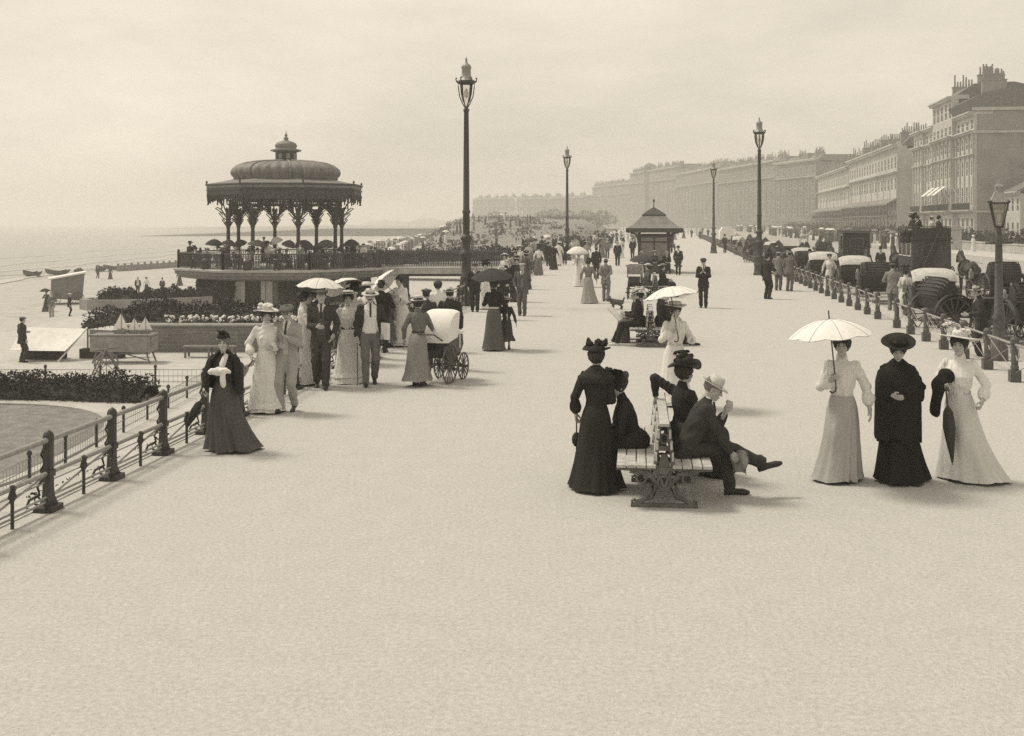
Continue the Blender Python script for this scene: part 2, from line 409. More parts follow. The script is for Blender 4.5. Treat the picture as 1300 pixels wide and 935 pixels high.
def hat_geo(kind, seed=0):
    """slots: 0 main, 1 band or trim"""
    g = Geo(); q = random.Random(seed + 11)
    if kind == 'boater':
        brim(g, .158, .004, seed, 0, .08, .004, .009, 1.04)
        g.lathe([(.084, 0), (.084, .030)], 24, 1); g.lathe([(.083, .030), (.082, .072), (.078, .078), (0.001, .079)], 24, 0)
    elif kind == 'panama':
        brim(g, .158, .012, seed, 0, .08, .018, .006, 1.08)
        g.lathe([(.090, 0), (.089, .026)], 24, 1); g.lathe([(.088, .026), (.084, .075), (.072, .105), (.045, .100), (0.001, .088)], 24, 0)
    elif kind == 'bowler':
        brim(g, .128, 0, seed, 0, .08, .022, .008, 1.12)
        g.lathe([(.091, 0), (.091, .022)], 24, 1); g.lathe([(.090, .022), (.088, .06), (.076, .095), (.05, .115), (0.001, .122)], 24, 0)
    elif kind == 'tophat':
        brim(g, .125, 0, seed, 0, .08, .02, .008, 1.1)
        g.lathe([(.089, 0), (.088, .03)], 24, 1); g.lathe([(.088, .03), (.085, .09), (.09, .15), (.085, .155), (.001, .156)], 24, 0)
    elif kind == 'cap':
        def f(p): return smin(smax(ell(p, (0, .008, .022), (.118, .135, .042)), -.012 - p[:, 2], .012), ell(p, (0, .122, -.002), (.068, .05, .010)), .012)
        v, k = snet(f, (-.14, -.15, -.04), (.14, .19, .09), .009); g.raw(v, k, 0, True); g.ball((0, .008, .064), .01, 0, 6, 4)
    elif kind == 'peaked':
        g.lathe([(.088, -.01), (.09, .03), (.115, .058), (.11, .066), (.001, .074)], 24, 0); g.lathe([(.091, .0), (.092, .022)], 24, 1)
        g.box(0, .105, -.006, .12, .06, .008, 0, 0, .8, -.35)
    elif kind == 'helmet':
        g.lathe([(.115, -.03), (.105, -.01), (.1, .05), (.08, .11), (.045, .15), (.015, .165), (.012, .185), (.001, .19)], 20, 0); g.lathe([(.108, -.005), (.104, .012)], 20, 1)
    elif kind == 'toque':
        blobs(g, seed, 16, (0, -.01, .02), (.06, .07, .05), .03, .05, 0); g.lathe([(.098, -.02), (.102, .015), (.08, .05), (.001, .06)], 18, 0)
        blobs(g, seed + 1, 8, (.02, .03, .06), (.05, .05, .05), .018, .032, 1)
    elif kind in ('flower', 'flowerwide'):
        r = .215 if kind == 'flower' else .245
        brim(g, r, .018, seed, 0, .07, .0, .008, .95, droop=.01)
        g.lathe([(.10, 0), (.098, .05), (.07, .075), (.001, .08)], 20, 0)
        blobs(g, seed, 34, (0, 0, .03), (.12, .11, .06), .022, .045, 1)
        if kind == 'flowerwide': plume(g, (.02, -.04, .08), q.uniform(0, 6), .24, 1, seed)
    elif kind == 'straw':
        brim(g, .185, .012, seed, 0, .07, .01, .008, 1.0)
        g.lathe([(.105, 0), (.103, .028)], 20, 1); g.lathe([(.102, .028), (.095, .06), (.001, .068)], 20, 0)
        blobs(g, seed, 7, (.06, -.04, .03), (.04, .04, .03), .02, .035, 1)
    elif kind == 'wide':
        brim(g, .205, .006, seed, 0, .08, .0, .012, 1.0, droop=-.03)
        g.lathe([(.11, 0), (.108, .05), (.085, .085), (.001, .095)], 24, 0); blobs(g, seed, 12, (0, 0, .03), (.09, .09, .03), .025, .04, 1)
    elif kind == 'feather':
        brim(g, .20, .028, seed, 0, .07, .015, .009, .95)
        g.lathe([(.10, 0), (.11, .06), (.09, .09), (.001, .095)], 20, 0)
        for a in (q.uniform(0, 6), q.uniform(0, 6), q.uniform(0, 6)): plume(g, (0, 0, .07), a, .22, 1, seed, 20, .06, .04)
        blobs(g, seed, 14, (0, 0, .05), (.09, .09, .06), .03, .05, 1)
    elif kind == 'loops':       # dark hat with wings of ribbon standing on the brim
        brim(g, .175, .02, seed, 0, .07, .03, .009, .9)
        g.lathe([(.105, 0), (.10, .045), (.001, .055)], 20, 0)
        for x, s in ((-.10, -1), (.10, 1), (0, 1)):
            for k in range(4):
                a = .5 * k; g.tube([(x * .3, 0, .03), (x + .03 * s * math.cos(a), .05 * math.sin(a * 2), .09 + .02 * math.sin(k)), (x * 1.15, -.02 + .02 * k, .045)], [.018, .032, .016], 6, 1)
        blobs(g, seed, 10, (0, 0, .04), (.11, .07, .05), .025, .04, 1)
    return g
HATS = {'boater': (STRAW, BAND), 'panama': (FELT_L, mat('band_grey', .20, .9)), 'cap': None}
HPOS = {'short': .056, 'up': .098}

# ------------------------------------------------------------------ poses: wrist from mid-shoulder, right side (mirrored for left)
ARM = dict(down=(.235, .03, -.53), fwd=(.22, .20, -.48), back=(.235, -.17, -.48), bent=(.19, .27, -.27), chest=(.07, .25, -.16), waist=(.05, .22, -.30),
           hip=(.215, .08, -.40), pocket=(.205, .07, -.46), lap=(.10, .33, -.33), hold=(.14, .25, -.13), up=(.16, .22, .05), face=(.05, .22, .04), behind=(.06, -.17, -.42),
           read=(.16, .32, -.22), skirt=(.25, .02, -.50), rest=(.40, -.16, -.10), reach=(.18, .48, -.10), push=(.18, .40, -.38), knee=(.12, .42, -.42), out=(.34, .30, -.25))
TOP_M = [(-.22, .205, .150, 0, -.01), (-.10, .192, .142, 0, -.005), (0, .178, .132, 0, 0), (.14, .165, .122, 0, .005), (.34, .188, .138, 0, .012), (.43, .186, .125, 0, .0), (.49, .15, .098, 0, -.01), (.53, .085, .075, 0, -.018), (.575, .062, .064, 0, -.018)]
TOP_F = [(.085, .128, .108, 0, .0), (.14, .122, .104, 0, .012), (.20, .142, .128, 0, .030), (.31, .162, .146, 0, .034), (.40, .162, .120, 0, .012), (.46, .128, .092, 0, -.006), (.50, .072, .066, 0, -.018), (.585, .052, .055, 0, -.016)]
SKIRT = [(1.035, .126, .106, 0, 0), (.97, .155, .145, 0, -.015), (.86, .188, .185, 0, -.03), (.70, .215, .215, 0, -.035), (.50, .250, .255, 0, -.04), (.28, .305, .325, 0, -.04), (.10, .365, .395, 0, -.045), (.035, .395, .435, 0, -.05)]

def loft(g, prof, n=72, fold=.0, nf=(7, 11, 17), seed=0, mi=0, arc=None, inner=True, sway=(0, 0), bump=None, zs=26, start=.15, rag=0, flare=0):
    """open cloth tube hanging from prof[0] to prof[-1], with folds that grow towards the hem"""
    q = np.random.RandomState(seed + 5); A = np.array(prof, float); zt, zb = A[0, 0], A[-1, 0]
    Z = zt + (zb - zt) * np.linspace(0, 1, zs) ** .9
    o = np.argsort(A[:, 0]); ip = lambda k: np.interp(Z, A[o, 0], A[o, k])
    a, b, cx, cy = ip(1), ip(2), ip(3), ip(4)
    t = np.linspace(0, 2 * math.pi, n, endpoint=False) if arc is None else np.linspace(arc[0], arc[1], n)
    fz = (zt - Z) / (zt - zb); w = np.clip((fz - start) / (1 - start), 0, 1) ** .8
    W = np.zeros((zs, n))
    for k in nf:
        ph = k * t[None, :] + q.uniform(0, 6.28) + q.uniform(-1.6, 1.6) * fz[:, None] ** 1.5 + .5 * np.sin(2 * t[None, :] + q.uniform(0, 6))
        W += (.5 * np.sin(ph) + 1.3 * (np.abs(np.sin(ph / 2 if k % 2 == 0 else ph)) ** .8 - .6)) * q.uniform(.5, 1) * (.6 + .4 * np.sin(t[None, :] + q.uniform(0, 6)))
    W += .8 * np.sin(2 * t[None, :] + q.uniform(0, 6)) * fz[:, None]
    W = 1 + fold * w[:, None] * W / 1.5 + .006 * np.sin(23 * t[None, :] + 9 * fz[:, None]) * np.sin(31 * fz[:, None] + 5 * np.sin(3 * t[None, :]))
    x = cx[:, None] + a[:, None] * W * np.cos(t) + sway[0] * fz[:, None] ** 2; y = cy[:, None] + b[:, None] * W * np.sin(t) + sway[1] * fz[:, None] ** 2
    if flare: x = x + flare * fz[:, None] ** 2.2 * np.maximum(0, np.sign(flare) * np.cos(t))[None, :] * (1 + .18 * np.sin(5 * t + 4 * fz[:, None]))
    if bump is not None:                     # a knee pushing the cloth from inside
        for bx, bz, s in bump: y = y + s * np.exp(-((x - bx) / .09) ** 2 - ((Z[:, None] - bz) / .16) ** 2) * (np.sin(t) > 0)
    V = np.stack([x, y, np.repeat(Z[:, None], n, 1)], -1)
    V[-1, :, 2] += (.010 if rag == 0 else rag) * (np.sin(5 * t + q.uniform(0, 6)) + (.7 * np.sin(9 * t + 1) if rag else 0))
    g.grid(V[::-1], mi, True, arc is None)
    if inner:                                # turned-in hem
        c = V[-1].mean(0); I = V[-1] * 1; I[:, :2] = c[:2] + (I[:, :2] - c[:2]) * .94; I[:, 2] += .004
        J = I * 1; J[:, :2] = c[:2] + (J[:, :2] - c[:2]) * .86; J[:, 2] += .10
        g.grid(np.array([J, I, V[-1]]), mi, True, arc is None)
    return g

def ik(S, T, l1, l2, hint):
    S = np.array(S, float); T = np.array(T, float); d = T - S; L = np.linalg.norm(d)
    if L > (l1 + l2) * .995: d *= (l1 + l2) * .995 / L; L = (l1 + l2) * .995; T = S + d
    u = d / L; a = (l1 * l1 - l2 * l2 + L * L) / (2 * L); hgt = math.sqrt(max(0, l1 * l1 - a * a))
    h = np.array(hint, float); h -= u * (h @ u); h /= np.linalg.norm(h) + 1e-9
    return S + u * a + h * hgt, T

NP = [0]
def person(label, loc, hd=180, sex='m', h=1.7, top=.05, low=None, hat='cap', hatc=None, trim=None, arms=('down', 'down'), stride=0., lean=0., look=0., nod=0.,
           lod=0, group=None, sit=None, shirt=None, waistcoat=None, openc=0., hair=None, shoe=None, tache=False, skirt=None, sway=(0, 0), cape=None, apron=None, belt=None,
           grip=(0, 0), fold=.07, elbow=None, crossed=False, cat=None, twist=0., tilt=0., coat=None, child=False, seat_drop=0., htilt=(0, 0), puff=0., ruffle=0, bag=None):
    """hd: heading in degrees, 0 away from the camera, 90 to the right.  Returns (root, hand positions in world)"""
    NP[0] += 1; seed = NP[0]; k = h / 1.70; m = sex == 'm'
    low = top if low is None else low
    H = (.0105, .02, .034)[lod]; HH = (.0055, .012, .022)[lod]
    if cat is None: cat = ('man' if m else 'woman')
    root = thing('person', label, cat, loc, -R(hd), group, k)
    pel = np.array((0, 0, .93 if not sit else .545 - seat_drop), float)
    Rt = Rz(-R(twist)) @ Rx(-R(lean)) @ Ry(R(tilt))
    sw = .172 if m else .150
    M = pel + Rt @ np.array((0, 0, .455))
    hc = pel + Rt @ np.array((0, 0, .52)) + Rz(-R(twist)) @ Rx(-R(lean * .45)) @ np.array((0, .02, .155))
    Rh = Rz(-R(look + twist)) @ Rx(-R(nod)) @ Ry(R(tilt))
    Ra = Rz(-R(twist)) @ Rx(-R(lean * .6))
    el, wr, sh = [], [], []
    for i, s in enumerate((-1, 1)):
        a = arms[i]; a = (ARM[a] if m or a != 'down' else (.315, .03, -.50)) if isinstance(a, str) else a
        S = M + Rt @ np.array((s * sw, -.005, -.01)); T = M + Ra @ np.array((s * a[0], a[1], a[2]))
        hint = elbow[i] if elbow and elbow[i] else (s * .55, -.7, -.45)
        E, W = ik(S, T, .285, .255, Ra @ np.array(hint)); sh.append(S); el.append(E); wr.append(W)
    hips = [pel + np.array((s * .088, 0, -.03)) for s in (-1, 1)]
    knees, ank, footdir = [], [], []
    for i, s in enumerate((-1, 1)):
        if sit:
            kx = s * (.10 + (.03 if m else 0)); f = sit[i] if isinstance(sit, (list, tuple)) else (0, 0)
            A = np.array((kx + f[0], .47 + f[1], .085)); 
            if crossed and i == 1: A = np.array((-.06, .80, .36))
            Kn, A = ik(hips[i], A, .43, .42, (0 if not (crossed and i == 1) else -.25, .55, 1)); footdir.append(0.)
        else:
            st = stride * (1 if i == 0 else -1) * (1 if m else .3)
            A = np.array((s * .085, st, .085 + (.05 if st < -.08 else 0))); Kn, A = ik(hips[i], A, .43 if m else .415, .425 if m else .405, (s * .05, 1, 0)); footdir.append(-.45 if st < -.08 else (.12 if st > .08 else 0))
        knees.append(Kn); ank.append(A)

    # ---- body: one continuous surface, head and hands finer
    g = Geo()
    def fb(p):
        q = (p - pel.astype(np.float32)) @ Rt.astype(np.float32)
        d = loftd(q, [(-.08, .14, .09, 0, 0), (.13, .105, .08, 0, 0), (.38, .14, .085, 0, 0), (.47, .09, .06, 0, -.01), (.54, .045, .045, 0, -.018)])
        for i in (0, 1):
            d = smin(d, chain(p, [sh[i], el[i], wr[i]], (.038, .030, .024)), .02)
            d = smin(d, chain(p, [hips[i], knees[i], ank[i]], (.065, .045, .034)), .02)
        return d
    lo = np.min([pel - .25, *sh, *el, *wr, *ank, *knees], 0) - .08; hi = np.max([pel + .2, *sh, *el, *wr, *ank, *knees, M + .12], 0) + .08
    v, q = snet(fb, lo, hi, max(.02, H * 1.6)); g.raw(v, q, 0, True)
    hg = cached(('head', HH, m), lambda: head_geo(HH, m)); g.add(hg, Rh, hc)
    for i, s in enumerate((-1, 1)):
        kind = 'grip' if grip[i] else 'open'; hh = (.0045, .009, .014)[lod]
        hn = cached(('hand', hh, kind), lambda: hand_geo(hh, kind))
        dirn = wr[i] - el[i]; Mh = frame_to(dirn, (0.05 * s, .6, .8) if abs(dirn[2]) < .12 else (0, 1, .0))
        if s < 0: Mh = Mh @ np.diag([-1, 1, 1])
        g.add(hn, Mh, wr[i])
    part(g, 'body', [SKIN, EYE_M, LIP], root)
    # ---- hair
    hk = 'short' if m else 'up'; hm = hair or HAIRD
    g = Geo().add(cached(('hair', max(HH, .008), hk), lambda: hair_geo(max(HH, .008), hk)), Rh, hc)
    if tache: g.add(tache_geo(), Rh, hc)
    part(g, 'hair', hm, root)
    # ---- hat
    if hat:
        hgm = hat_geo(hat, seed)
        mm = HATS.get(hat) or (cloth(hatc if hatc is not None else top), cloth(trim if trim is not None else .03))
        if hatc is not None: mm = (cloth(hatc), cloth(trim if trim is not None else .03))
        elif trim is not None: mm = (mm[0], cloth(trim))
        dz = HPOS[hk] - (.02 if hat in ('bowler', 'helmet', 'tophat', 'panama', 'boater') and m else 0) - (.025 if hat in ('toque', 'boater') and not m else 0)
        if hat == 'boater' and m: dz += .005
        Rhat = Rh @ Rx(R(-4 if m else 6) + R(htilt[0])) @ Ry(R(htilt[1]))
        part(Geo().add(hgm, Rhat, hc + Rh @ np.array((0, -.008, dz))), 'hat', list(mm), root)
    # ---- shoes
    g = Geo(); sg = cached(('shoe', max(.009, H), m), lambda: shoe_geo(max(.009, H), m))
    for i in (0, 1):
        Mf = Rx(footdir[i]) if not (crossed and sit and i == 1) else Rz(.1) @ Rx(.25)
        g.add(sg, Mf, ank[i] - Mf @ np.array((0, -.03, .085)))
    part(g, 'shoes', shoe or SHOE, root)
    # ---- upper clothes
    tp = cloth(top); lp = cloth(low)
    wa = (.0062, .007, .008)[lod]
    def sleeves(p, d, r0, r1, r2, kk=.03):
        for i in (0, 1):
            e = wr[i] - (wr[i] - el[i]) * .10
            d2 = chain(p, [sh[i], el[i], e], (r0, r1, r2), .02)
            if puff: d2 = smin(d2, ell(p, el[i] * .45 + wr[i] * .55, (r1 + puff,) * 3), .05)
            d2 = smax(d2, (p - e.astype(np.float32)) @ ((e - el[i]) / np.linalg.norm(e - el[i])).astype(np.float32), .01)
            d = smin(d, d2, kk)
        return d
    lo = np.min([pel - (.30, .26, .3), *sh, *el, *wr], 0) - .10; hi = np.max([pel + (.30, .26, .1), *sh, *el, *wr, M + (.1, .1, .17)], 0) + .10
    plo = pel.astype(np.float32); Rtf = Rt.astype(np.float32)
    if m:
        hem = -.22 if coat is None else coat
        P = [(hem - .001, .205 + (.02 if coat else 0), .150, 0, -.01)] + [r for r in TOP_M if r[0] > hem + .01]
        if sit: P = [(-.14, .20, .16, 0, .0)] + [r for r in TOP_M if r[0] > -.12]
        vw = .055
        def f(p):
            q = (p - plo) @ Rtf
            d = loftd(q, P); d = sleeves(p, d, .072, .060, .048)
            d = d + wav(p, wa, .10, seed, (1, 1, .7))
            zz = q[:, 2]
            wv = np.interp(zz, [.24, .52], [.0, vw + .02]); wo = np.where(zz < .24, openc * np.interp(zz, [-.3, .24], [1.15, .55]), 0)
            wv = np.maximum(np.where(zz > .24, wv, -.02), wo + (openc * .55 if openc else 0) * (zz > .24))
            cut = np.maximum(np.abs(q[:, 0]) - wv, -(q[:, 1] - .02))
            d = smax(d, -cut, .006)
            if not sit: d = smax(d, -np.maximum(np.abs(q[:, 0]) - np.interp(zz, [hem, -.05], [.03, -.01]), q[:, 1]), .004)
            return d
        v, q = snet(f, lo, hi, H); part(Geo().raw(v, q, 0, True), 'jacket', tp, root)
        sv = .70 if shirt is None else shirt; wv_ = waistcoat if waistcoat is not None else (top * 1.1 if not openc else sv)
        g = Geo(); SH = [(z, a - .013, b - .012, cx, cy) for z, a, b, cx, cy in TOP_M if z >= (-.05 if not sit else 0)]
        def f2(p): q = (p - plo) @ Rtf; return loftd(q, SH, .008)
        v, q = snet(f2, pel - (.26, .3, .2) if lean == 0 else lo, hi, max(H, .014))
        qc = (v[q].mean(1) - plo) @ Rtf if len(q) else np.zeros((0, 3))
        wc = (qc[:, 2] < .37) | (np.abs(qc[:, 0]) > np.interp(qc[:, 2], [.34, .54], [0, .07])) & (qc[:, 2] < .50)
        g.raw(v, q[~wc], 0, True)
        part(g, 'shirt', cloth(sv), root)
        g = Geo().raw(v, q[wc], 0, True)
        part(g, 'waistcoat', cloth(wv_), root)
        # collar and tie
        g = Geo(); c0 = Geo().lathe([(.060, .515), (.060, .568), (.055, .570), (.055, .515)], 20, 0, (0, -.018, 0)); g.add(c0, Rt, pel); part(g, 'collar', cloth(.74), root)
        if lod < 2:
            t = Geo().tube([(0, .048, .545), (0, .098, .47), (0, .124, .36), (0, .132, .30)], [.014, .016, .024, .016], 6, 0, flat=1.0); part(Geo().add(t, Rt, pel), 'tie', cloth(.05 if sv > .4 else .3), root)
        # trousers
        def f3(p):
            d = ell(p, pel + np.array((0, -.01, -.02)), (.150, .118, .15))
            for i in (0, 1):
                d = smin(d, chain(p, [hips[i], knees[i], ank[i] + (ank[i] - knees[i]) * .04], (.098, .074, .062), .02), .045)
            d = d + wav(p, wa * 1.1, .11, seed + 1, (1, 1, .8))
            return d
        lo3 = np.min([pel - (.2, .2, .22), *knees, *ank], 0) - .12; hi3 = np.max([pel + (.2, .2, .18), *knees, *ank], 0) + .12
        def f3c(p):
            d = f3(p)
            for i in (0, 1):
                u = ((ank[i] - knees[i]) / np.linalg.norm(ank[i] - knees[i])).astype(np.float32); e = (ank[i] + u * .03).astype(np.float32)
                nearleg = np.linalg.norm(p - e, axis=1) < .13
                d = np.where(nearleg, smax(d, (p - e) @ u, .008), d)
            return d
        v, q = snet(f3c, lo3, hi3, H * 1.05); part(Geo().raw(v, q, 0, True), 'trousers', lp, root)
    else:
        def f(p):
            q = (p - plo) @ Rtf
            d = loftd(q, TOP_F, .012); d = sleeves(p, d, .062, .052, .036 if not puff else .034)
            return d + wav(p, wa * .9, .07, seed, (1.6, 1, .5))
        v, q = snet(f, lo, hi, H); part(Geo().raw(v, q, 0, True), 'bodice', tp, root)
        if belt is not None:
            g = Geo().lathe([(.128, .085), (.132, .11), (.128, .135)], 28); 
            for c in g.c: c[0][:, 1] *= .86
            part(Geo().add(g, Rt, pel), 'belt', cloth(belt), root)
        if not sit:
            pr = [list(r) for r in SKIRT]; sc_ = skirt or {}
            wide = sc_.get('w', 1.); hemz = sc_.get('hem', 0.)
            for j, r in enumerate(pr):
                f_ = (1.035 - r[0]) / 1.0; kx = 1 + (wide - 1) * f_; r[1] *= kx; r[2] *= kx
                if j == len(pr) - 1 or r[0] < hemz: r[0] = max(r[0], hemz - .0001 * (len(pr) - j))
            pr = [r for j, r in enumerate(pr)]
            lx = pel[1] * 0
            g = Geo(); loft(g, pr, (96, 56, 36)[lod], fold, (6, 9, 14) if lod < 2 else (5, 8), seed, 0, sway=sway, flare=sc_.get('flare', 0), bump=[(.085 if stride < 0 else -.085, .58, min(.1, abs(stride) * .6))] if stride else None, zs=(30, 18, 12)[lod])
            if ruffle:
                for rz_ in ((.17, .06) if ruffle > 1 else (.14,)):
                    A = np.array(pr); o = np.argsort(A[:, 0]); ii = lambda kk, z: float(np.interp(z, A[o, 0], A[o, kk]))
                    loft(g, [(rz_ + .05, ii(1, rz_ + .05) * 1.01, ii(2, rz_ + .05) * 1.01, sway[0] * .8, ii(4, rz_ + .05) + sway[1] * .8), (rz_ - .05, ii(1, rz_ - .05) * 1.07, ii(2, rz_ - .05) * 1.07, sway[0] * .9, ii(4, rz_ - .05) + sway[1] * .9)], 96, .05, (19, 27, 33), seed, 0, zs=5, start=0)
            part(g, 'skirt', lp, root)
            if apron is not None:
                ga = Geo(); loft(ga, [(r[0] * .93 + .06, r[1] * 1.03, r[2] * 1.05, r[3], r[4] + .004) for r in pr[:-1]], 30, fold * .6, (5, 8), seed, 0, arc=(R(35), R(145)), inner=False); part(ga, 'apron', cloth(apron), root)
        else:
            def f3(p):
                d = ell(p, pel + np.array((0, .0, -.01)), (.185, .165, .145))
                for i in (0, 1):
                    d = smin(d, cap(p, hips[i], knees[i] + np.array((0, .01, -.02)), .125, .105), .10)
                    d = smin(d, cap(p, knees[i] + np.array((0, 0, -.03)), np.array((ank[i][0] * 1.5, ank[i][1] - .02, .07)), .10, .145), .12)
                d = smin(d, cap(p, (0, knees[0][1] - .02, knees[0][2] - .1), (0, ank[0][1] - .05, .06), .11, .17), .08)
                w = np.clip((.5 - p[:, 2]) / .4, 0, 1)
                d = d + wav(p, .012, .12, seed, (1.2, .8, .12)) * (.3 + w) + wav(p, wa, .09, seed + 3)
                d = smax(d, .012 - p[:, 2], .006)
                return smax(d, p[:, 2] - (pel[2] + .135), .01)
            lo3 = np.min([pel - (.3, .3, .5), *knees, *ank], 0) - .2; lo3[2] = -.02; hi3 = np.max([pel + (.3, .2, .2), *knees, *ank], 0) + .22
            v, q = snet(f3, lo3, hi3, H * 1.1); part(Geo().raw(v, q, 0, True), 'skirt', lp, root)
    if cape is not None:
        cv, zlow, cw, arc = cape[:4]; rg = cape[4] if len(cape) > 4 else .008
        g = Geo(); loft(g, [(.575, .062, .064, 0, -.02), (.50, .15, .11, 0, -.015), (.44, .235, .17, 0, 0), (.30, .27, .205, 0, .01), (zlow, cw, cw * .8, 0, .01)], 90, .085, (5, 8, 13), seed, 0, arc=arc, inner=arc is None, start=.25, zs=24, rag=rg)
        part(Geo().add(g, Rt, pel), 'cape', cloth(cv), root)
    c, s = math.cos(-R(hd)), math.sin(-R(hd))
    def world(p): p = np.array(p) * k; return np.array((loc[0] + c * p[0] - s * p[1], loc[1] + s * p[0] + c * p[1], loc[2] + p[2]))
    palms = [world(wr[i] + (wr[i] - el[i]) / np.linalg.norm(wr[i] - el[i]) * .085) for i in (0, 1)]
    return root, palms

# ------------------------------------------------------------------ parasols, umbrellas, sticks
def parasol(label, hold, direction, v=.72, r=.48, name='parasol', L=.62, depth=.20, frill=0, handle=.16, lod=0, group=None, seed=0, shade=None):
    """hold: where the hand grips; direction: shaft direction, pointing to the tip"""
    root = thing(name, label, name, tuple(hold), 0, group); d = np.array(direction, float); d /= np.linalg.norm(d)
    x = np.cross(d, [0, 1., 0]); x /= np.linalg.norm(x); y = np.cross(d, x); M = np.stack([x, y, d], 1)
    n = 8; per = 8 if lod == 0 else 4; N = n * per; t = np.arange(N) * 2 * math.pi / N; rows = []
    for f in np.linspace(.02, 1, 9 if lod == 0 else 6):
        sag = 1 - .055 * f * (1 - np.abs(np.cos(t * n / 2)))         # cloth drawn in between the ribs
        rr = r * f * sag; z = L + depth * (1 - f ** 1.9) - .02 * f * (1 - np.abs(np.cos(t * n / 2))) * -1
        rows.append(np.stack([rr * np.cos(t), rr * np.sin(t), np.broadcast_to(z, t.shape)], -1))
    if frill: rows.append(rows[-1] * np.array([1.03, 1.03, 1]) + np.array([0, 0, -.05]) + np.stack([0 * t, 0 * t, .008 * np.sin(t * 20)], -1))
    V = np.array(rows); U = V - np.array([0, 0, .006])
    g = Geo().grid(V[::-1], 0, True, True); g.grid(U, 0, True, True)
    if lod == 0:                             # stitched seams over the ribs
        for k in range(n): a = 2 * math.pi * k / n; g.tube([(r * f * math.cos(a), r * f * math.sin(a), L + depth * (1 - f ** 1.9) + .001) for f in np.linspace(.03, 1, 9)], .0035, 4, 1, False)
    part(Geo().add(g, M), 'canopy', [cloth(v) if shade is None else shade, cloth(v * .5)], root)
    g = Geo().tube([(0, 0, -handle), (0, 0, L + depth + .10)], .008 if lod == 0 else .012, 6); part(Geo().add(g, M), 'shaft', WOOD, root)
    g = Geo().tube([(0, 0, -handle), (.012, 0, -handle - .05), (.05, 0, -handle - .065), (.075, 0, -handle - .04)], .011, 6); part(Geo().add(g, M), 'handle', WOOD, root)
    if lod == 0:
        for k in range(n):
            a = 2 * math.pi * k / n; pts = [(r * f * math.cos(a), r * f * math.sin(a), L + depth * (1 - f ** 1.9) - .012) for f in np.linspace(.05, .99, 7)]
            part(Geo().add(Geo().tube(pts, .003, 4), M), 'rib', WOOD, root)
    return root
def furled(label, top, bottom, v=.05, name='umbrella', r=.05):
    """closed umbrella: gathered cloth round a stick, crook at the top"""
    root = thing(name, label, name, tuple(top)); d = np.array(bottom, float) - np.array(top, float); L = np.linalg.norm(d); M = frame_to(d, (1, 0, 0))
    g = Geo().tube([(0, 0, -L * .25), (0, 0, -L)], .006, 6); part(Geo().add(g, M), 'shaft', WOOD, root)
    g = Geo(); loft(g, [(-L * .22, .015, .015, 0, 0), (-L * .30, r, r * .8, 0, 0), (-L * .5, r * 1.5, r, 0, 0), (-L * .7, r, r * .7, 0, 0), (-L * .96, .012, .012, 0, 0)], 48, .22, (5, 8), 3, 0, inner=False, start=0)
    part(Geo().add(g, M), 'cover', cloth(v), root)
    g = Geo().tube([(0, 0, -L * .25), (0, 0, .0), (.03, 0, .03), (.06, 0, .015), (.062, 0, -.02)], .011, 8); part(Geo().add(g, M), 'handle', WOOD, root)
    return root
def stick(label, a, b, name='walking_stick', r=.010):
    g = Geo().tube([a, b], [r, r * .7], 6); a = np.array(a); g.tube([a, a + (.0, .0, .03), a + (.03, 0, .05), a + (.07, 0, .03)], r, 6)
    return whole(g, name, WOOD, label, 'walking stick')
# ================================================================== setting
M_PROM = mat('promenade_gravel', .455, .95, 22, .55, .5, 90, spots=.06, detail=9, nr=.95)
M_ROAD = mat('road_dust', .38, .95, 9, .25, .2, 60, spots=.30)
M_KERB = mat('kerb_stone', .42, .9, 5, .25, .2, 40)
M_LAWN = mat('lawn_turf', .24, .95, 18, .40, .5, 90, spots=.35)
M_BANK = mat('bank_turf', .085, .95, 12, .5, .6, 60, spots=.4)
M_SAND = mat('lower_walk', .48, .95, 14, .18, .2, 60, spots=.18)
M_SHING = mat('shingle', .44, .95, 6, .4, .6, 18, spots=.25, detail=10, nr=.8)
M_SEA = mat('sea_water', .30, .45, .25, .18, .5, .7, spec=.4)
M_GROUND = mat('ground_far', .30, .95, .5, .3, spots=.3)
M_IRON = mat('painted_iron', .045, .5, 20, .45, .2, 60, spec=.4)
M_IRONL = mat('rail_iron', .26, .45, 20, .3, .15, 60, spec=.45)
M_STONE = mat('dressed_stone', .46, .9, 2.5, .22, .25, 25, spots=.3)
M_STUCCO = mat('stucco', .52, .9, .9, .16, .15, 20, spots=.3)
M_STUCCO2 = mat('stucco_grey', .33, .9, .9, .2, .15, 20, spots=.3)
M_GLASSD = mat('window_glass', .02, .35, 2, .5, spec=.6)
M_FRAME = mat('white_paint', .66, .6, 6, .12)
M_SLATE = mat('roof_slate', .15, .8, 3, .35, .3, 20)
M_LEAD = mat('lead_roof', .21, .6, 3, .3, .2, 12, spots=.3)
M_ROOFD = mat('bandstand_iron', .05, .6, 8, .5, .2, 30, spec=.3)
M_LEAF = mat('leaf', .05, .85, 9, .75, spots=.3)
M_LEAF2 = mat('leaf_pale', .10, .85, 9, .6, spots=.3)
M_STEM = mat('stem', .06, .9, 12, .4)
M_TIMB = mat('timber', .20, .85, 8, .4, .3, 40)
M_TIMBP = mat('slat_wood', .42, .7, 9, .3, .2, 50)
M_CANVAS = mat('canvas', .72, .9, 5, .12, .2, 30)
M_WHITE = mat('white_cloth', .78, .9, 5, .08, .25, 40)
M_CARR = mat('coach_paint', .025, .30, 6, .5, spec=.5)
M_LEATH = mat('hood_leather', .04, .55, 14, .5, .3, 60)
M_TYRE = mat('wheel_paint', .10, .6, 12, .4)
M_CLEAR = mat('lamp_glass', .60, .2, 3, .15, spec=.6)
M_BRICK = brick_mat('pale_brick', .30)
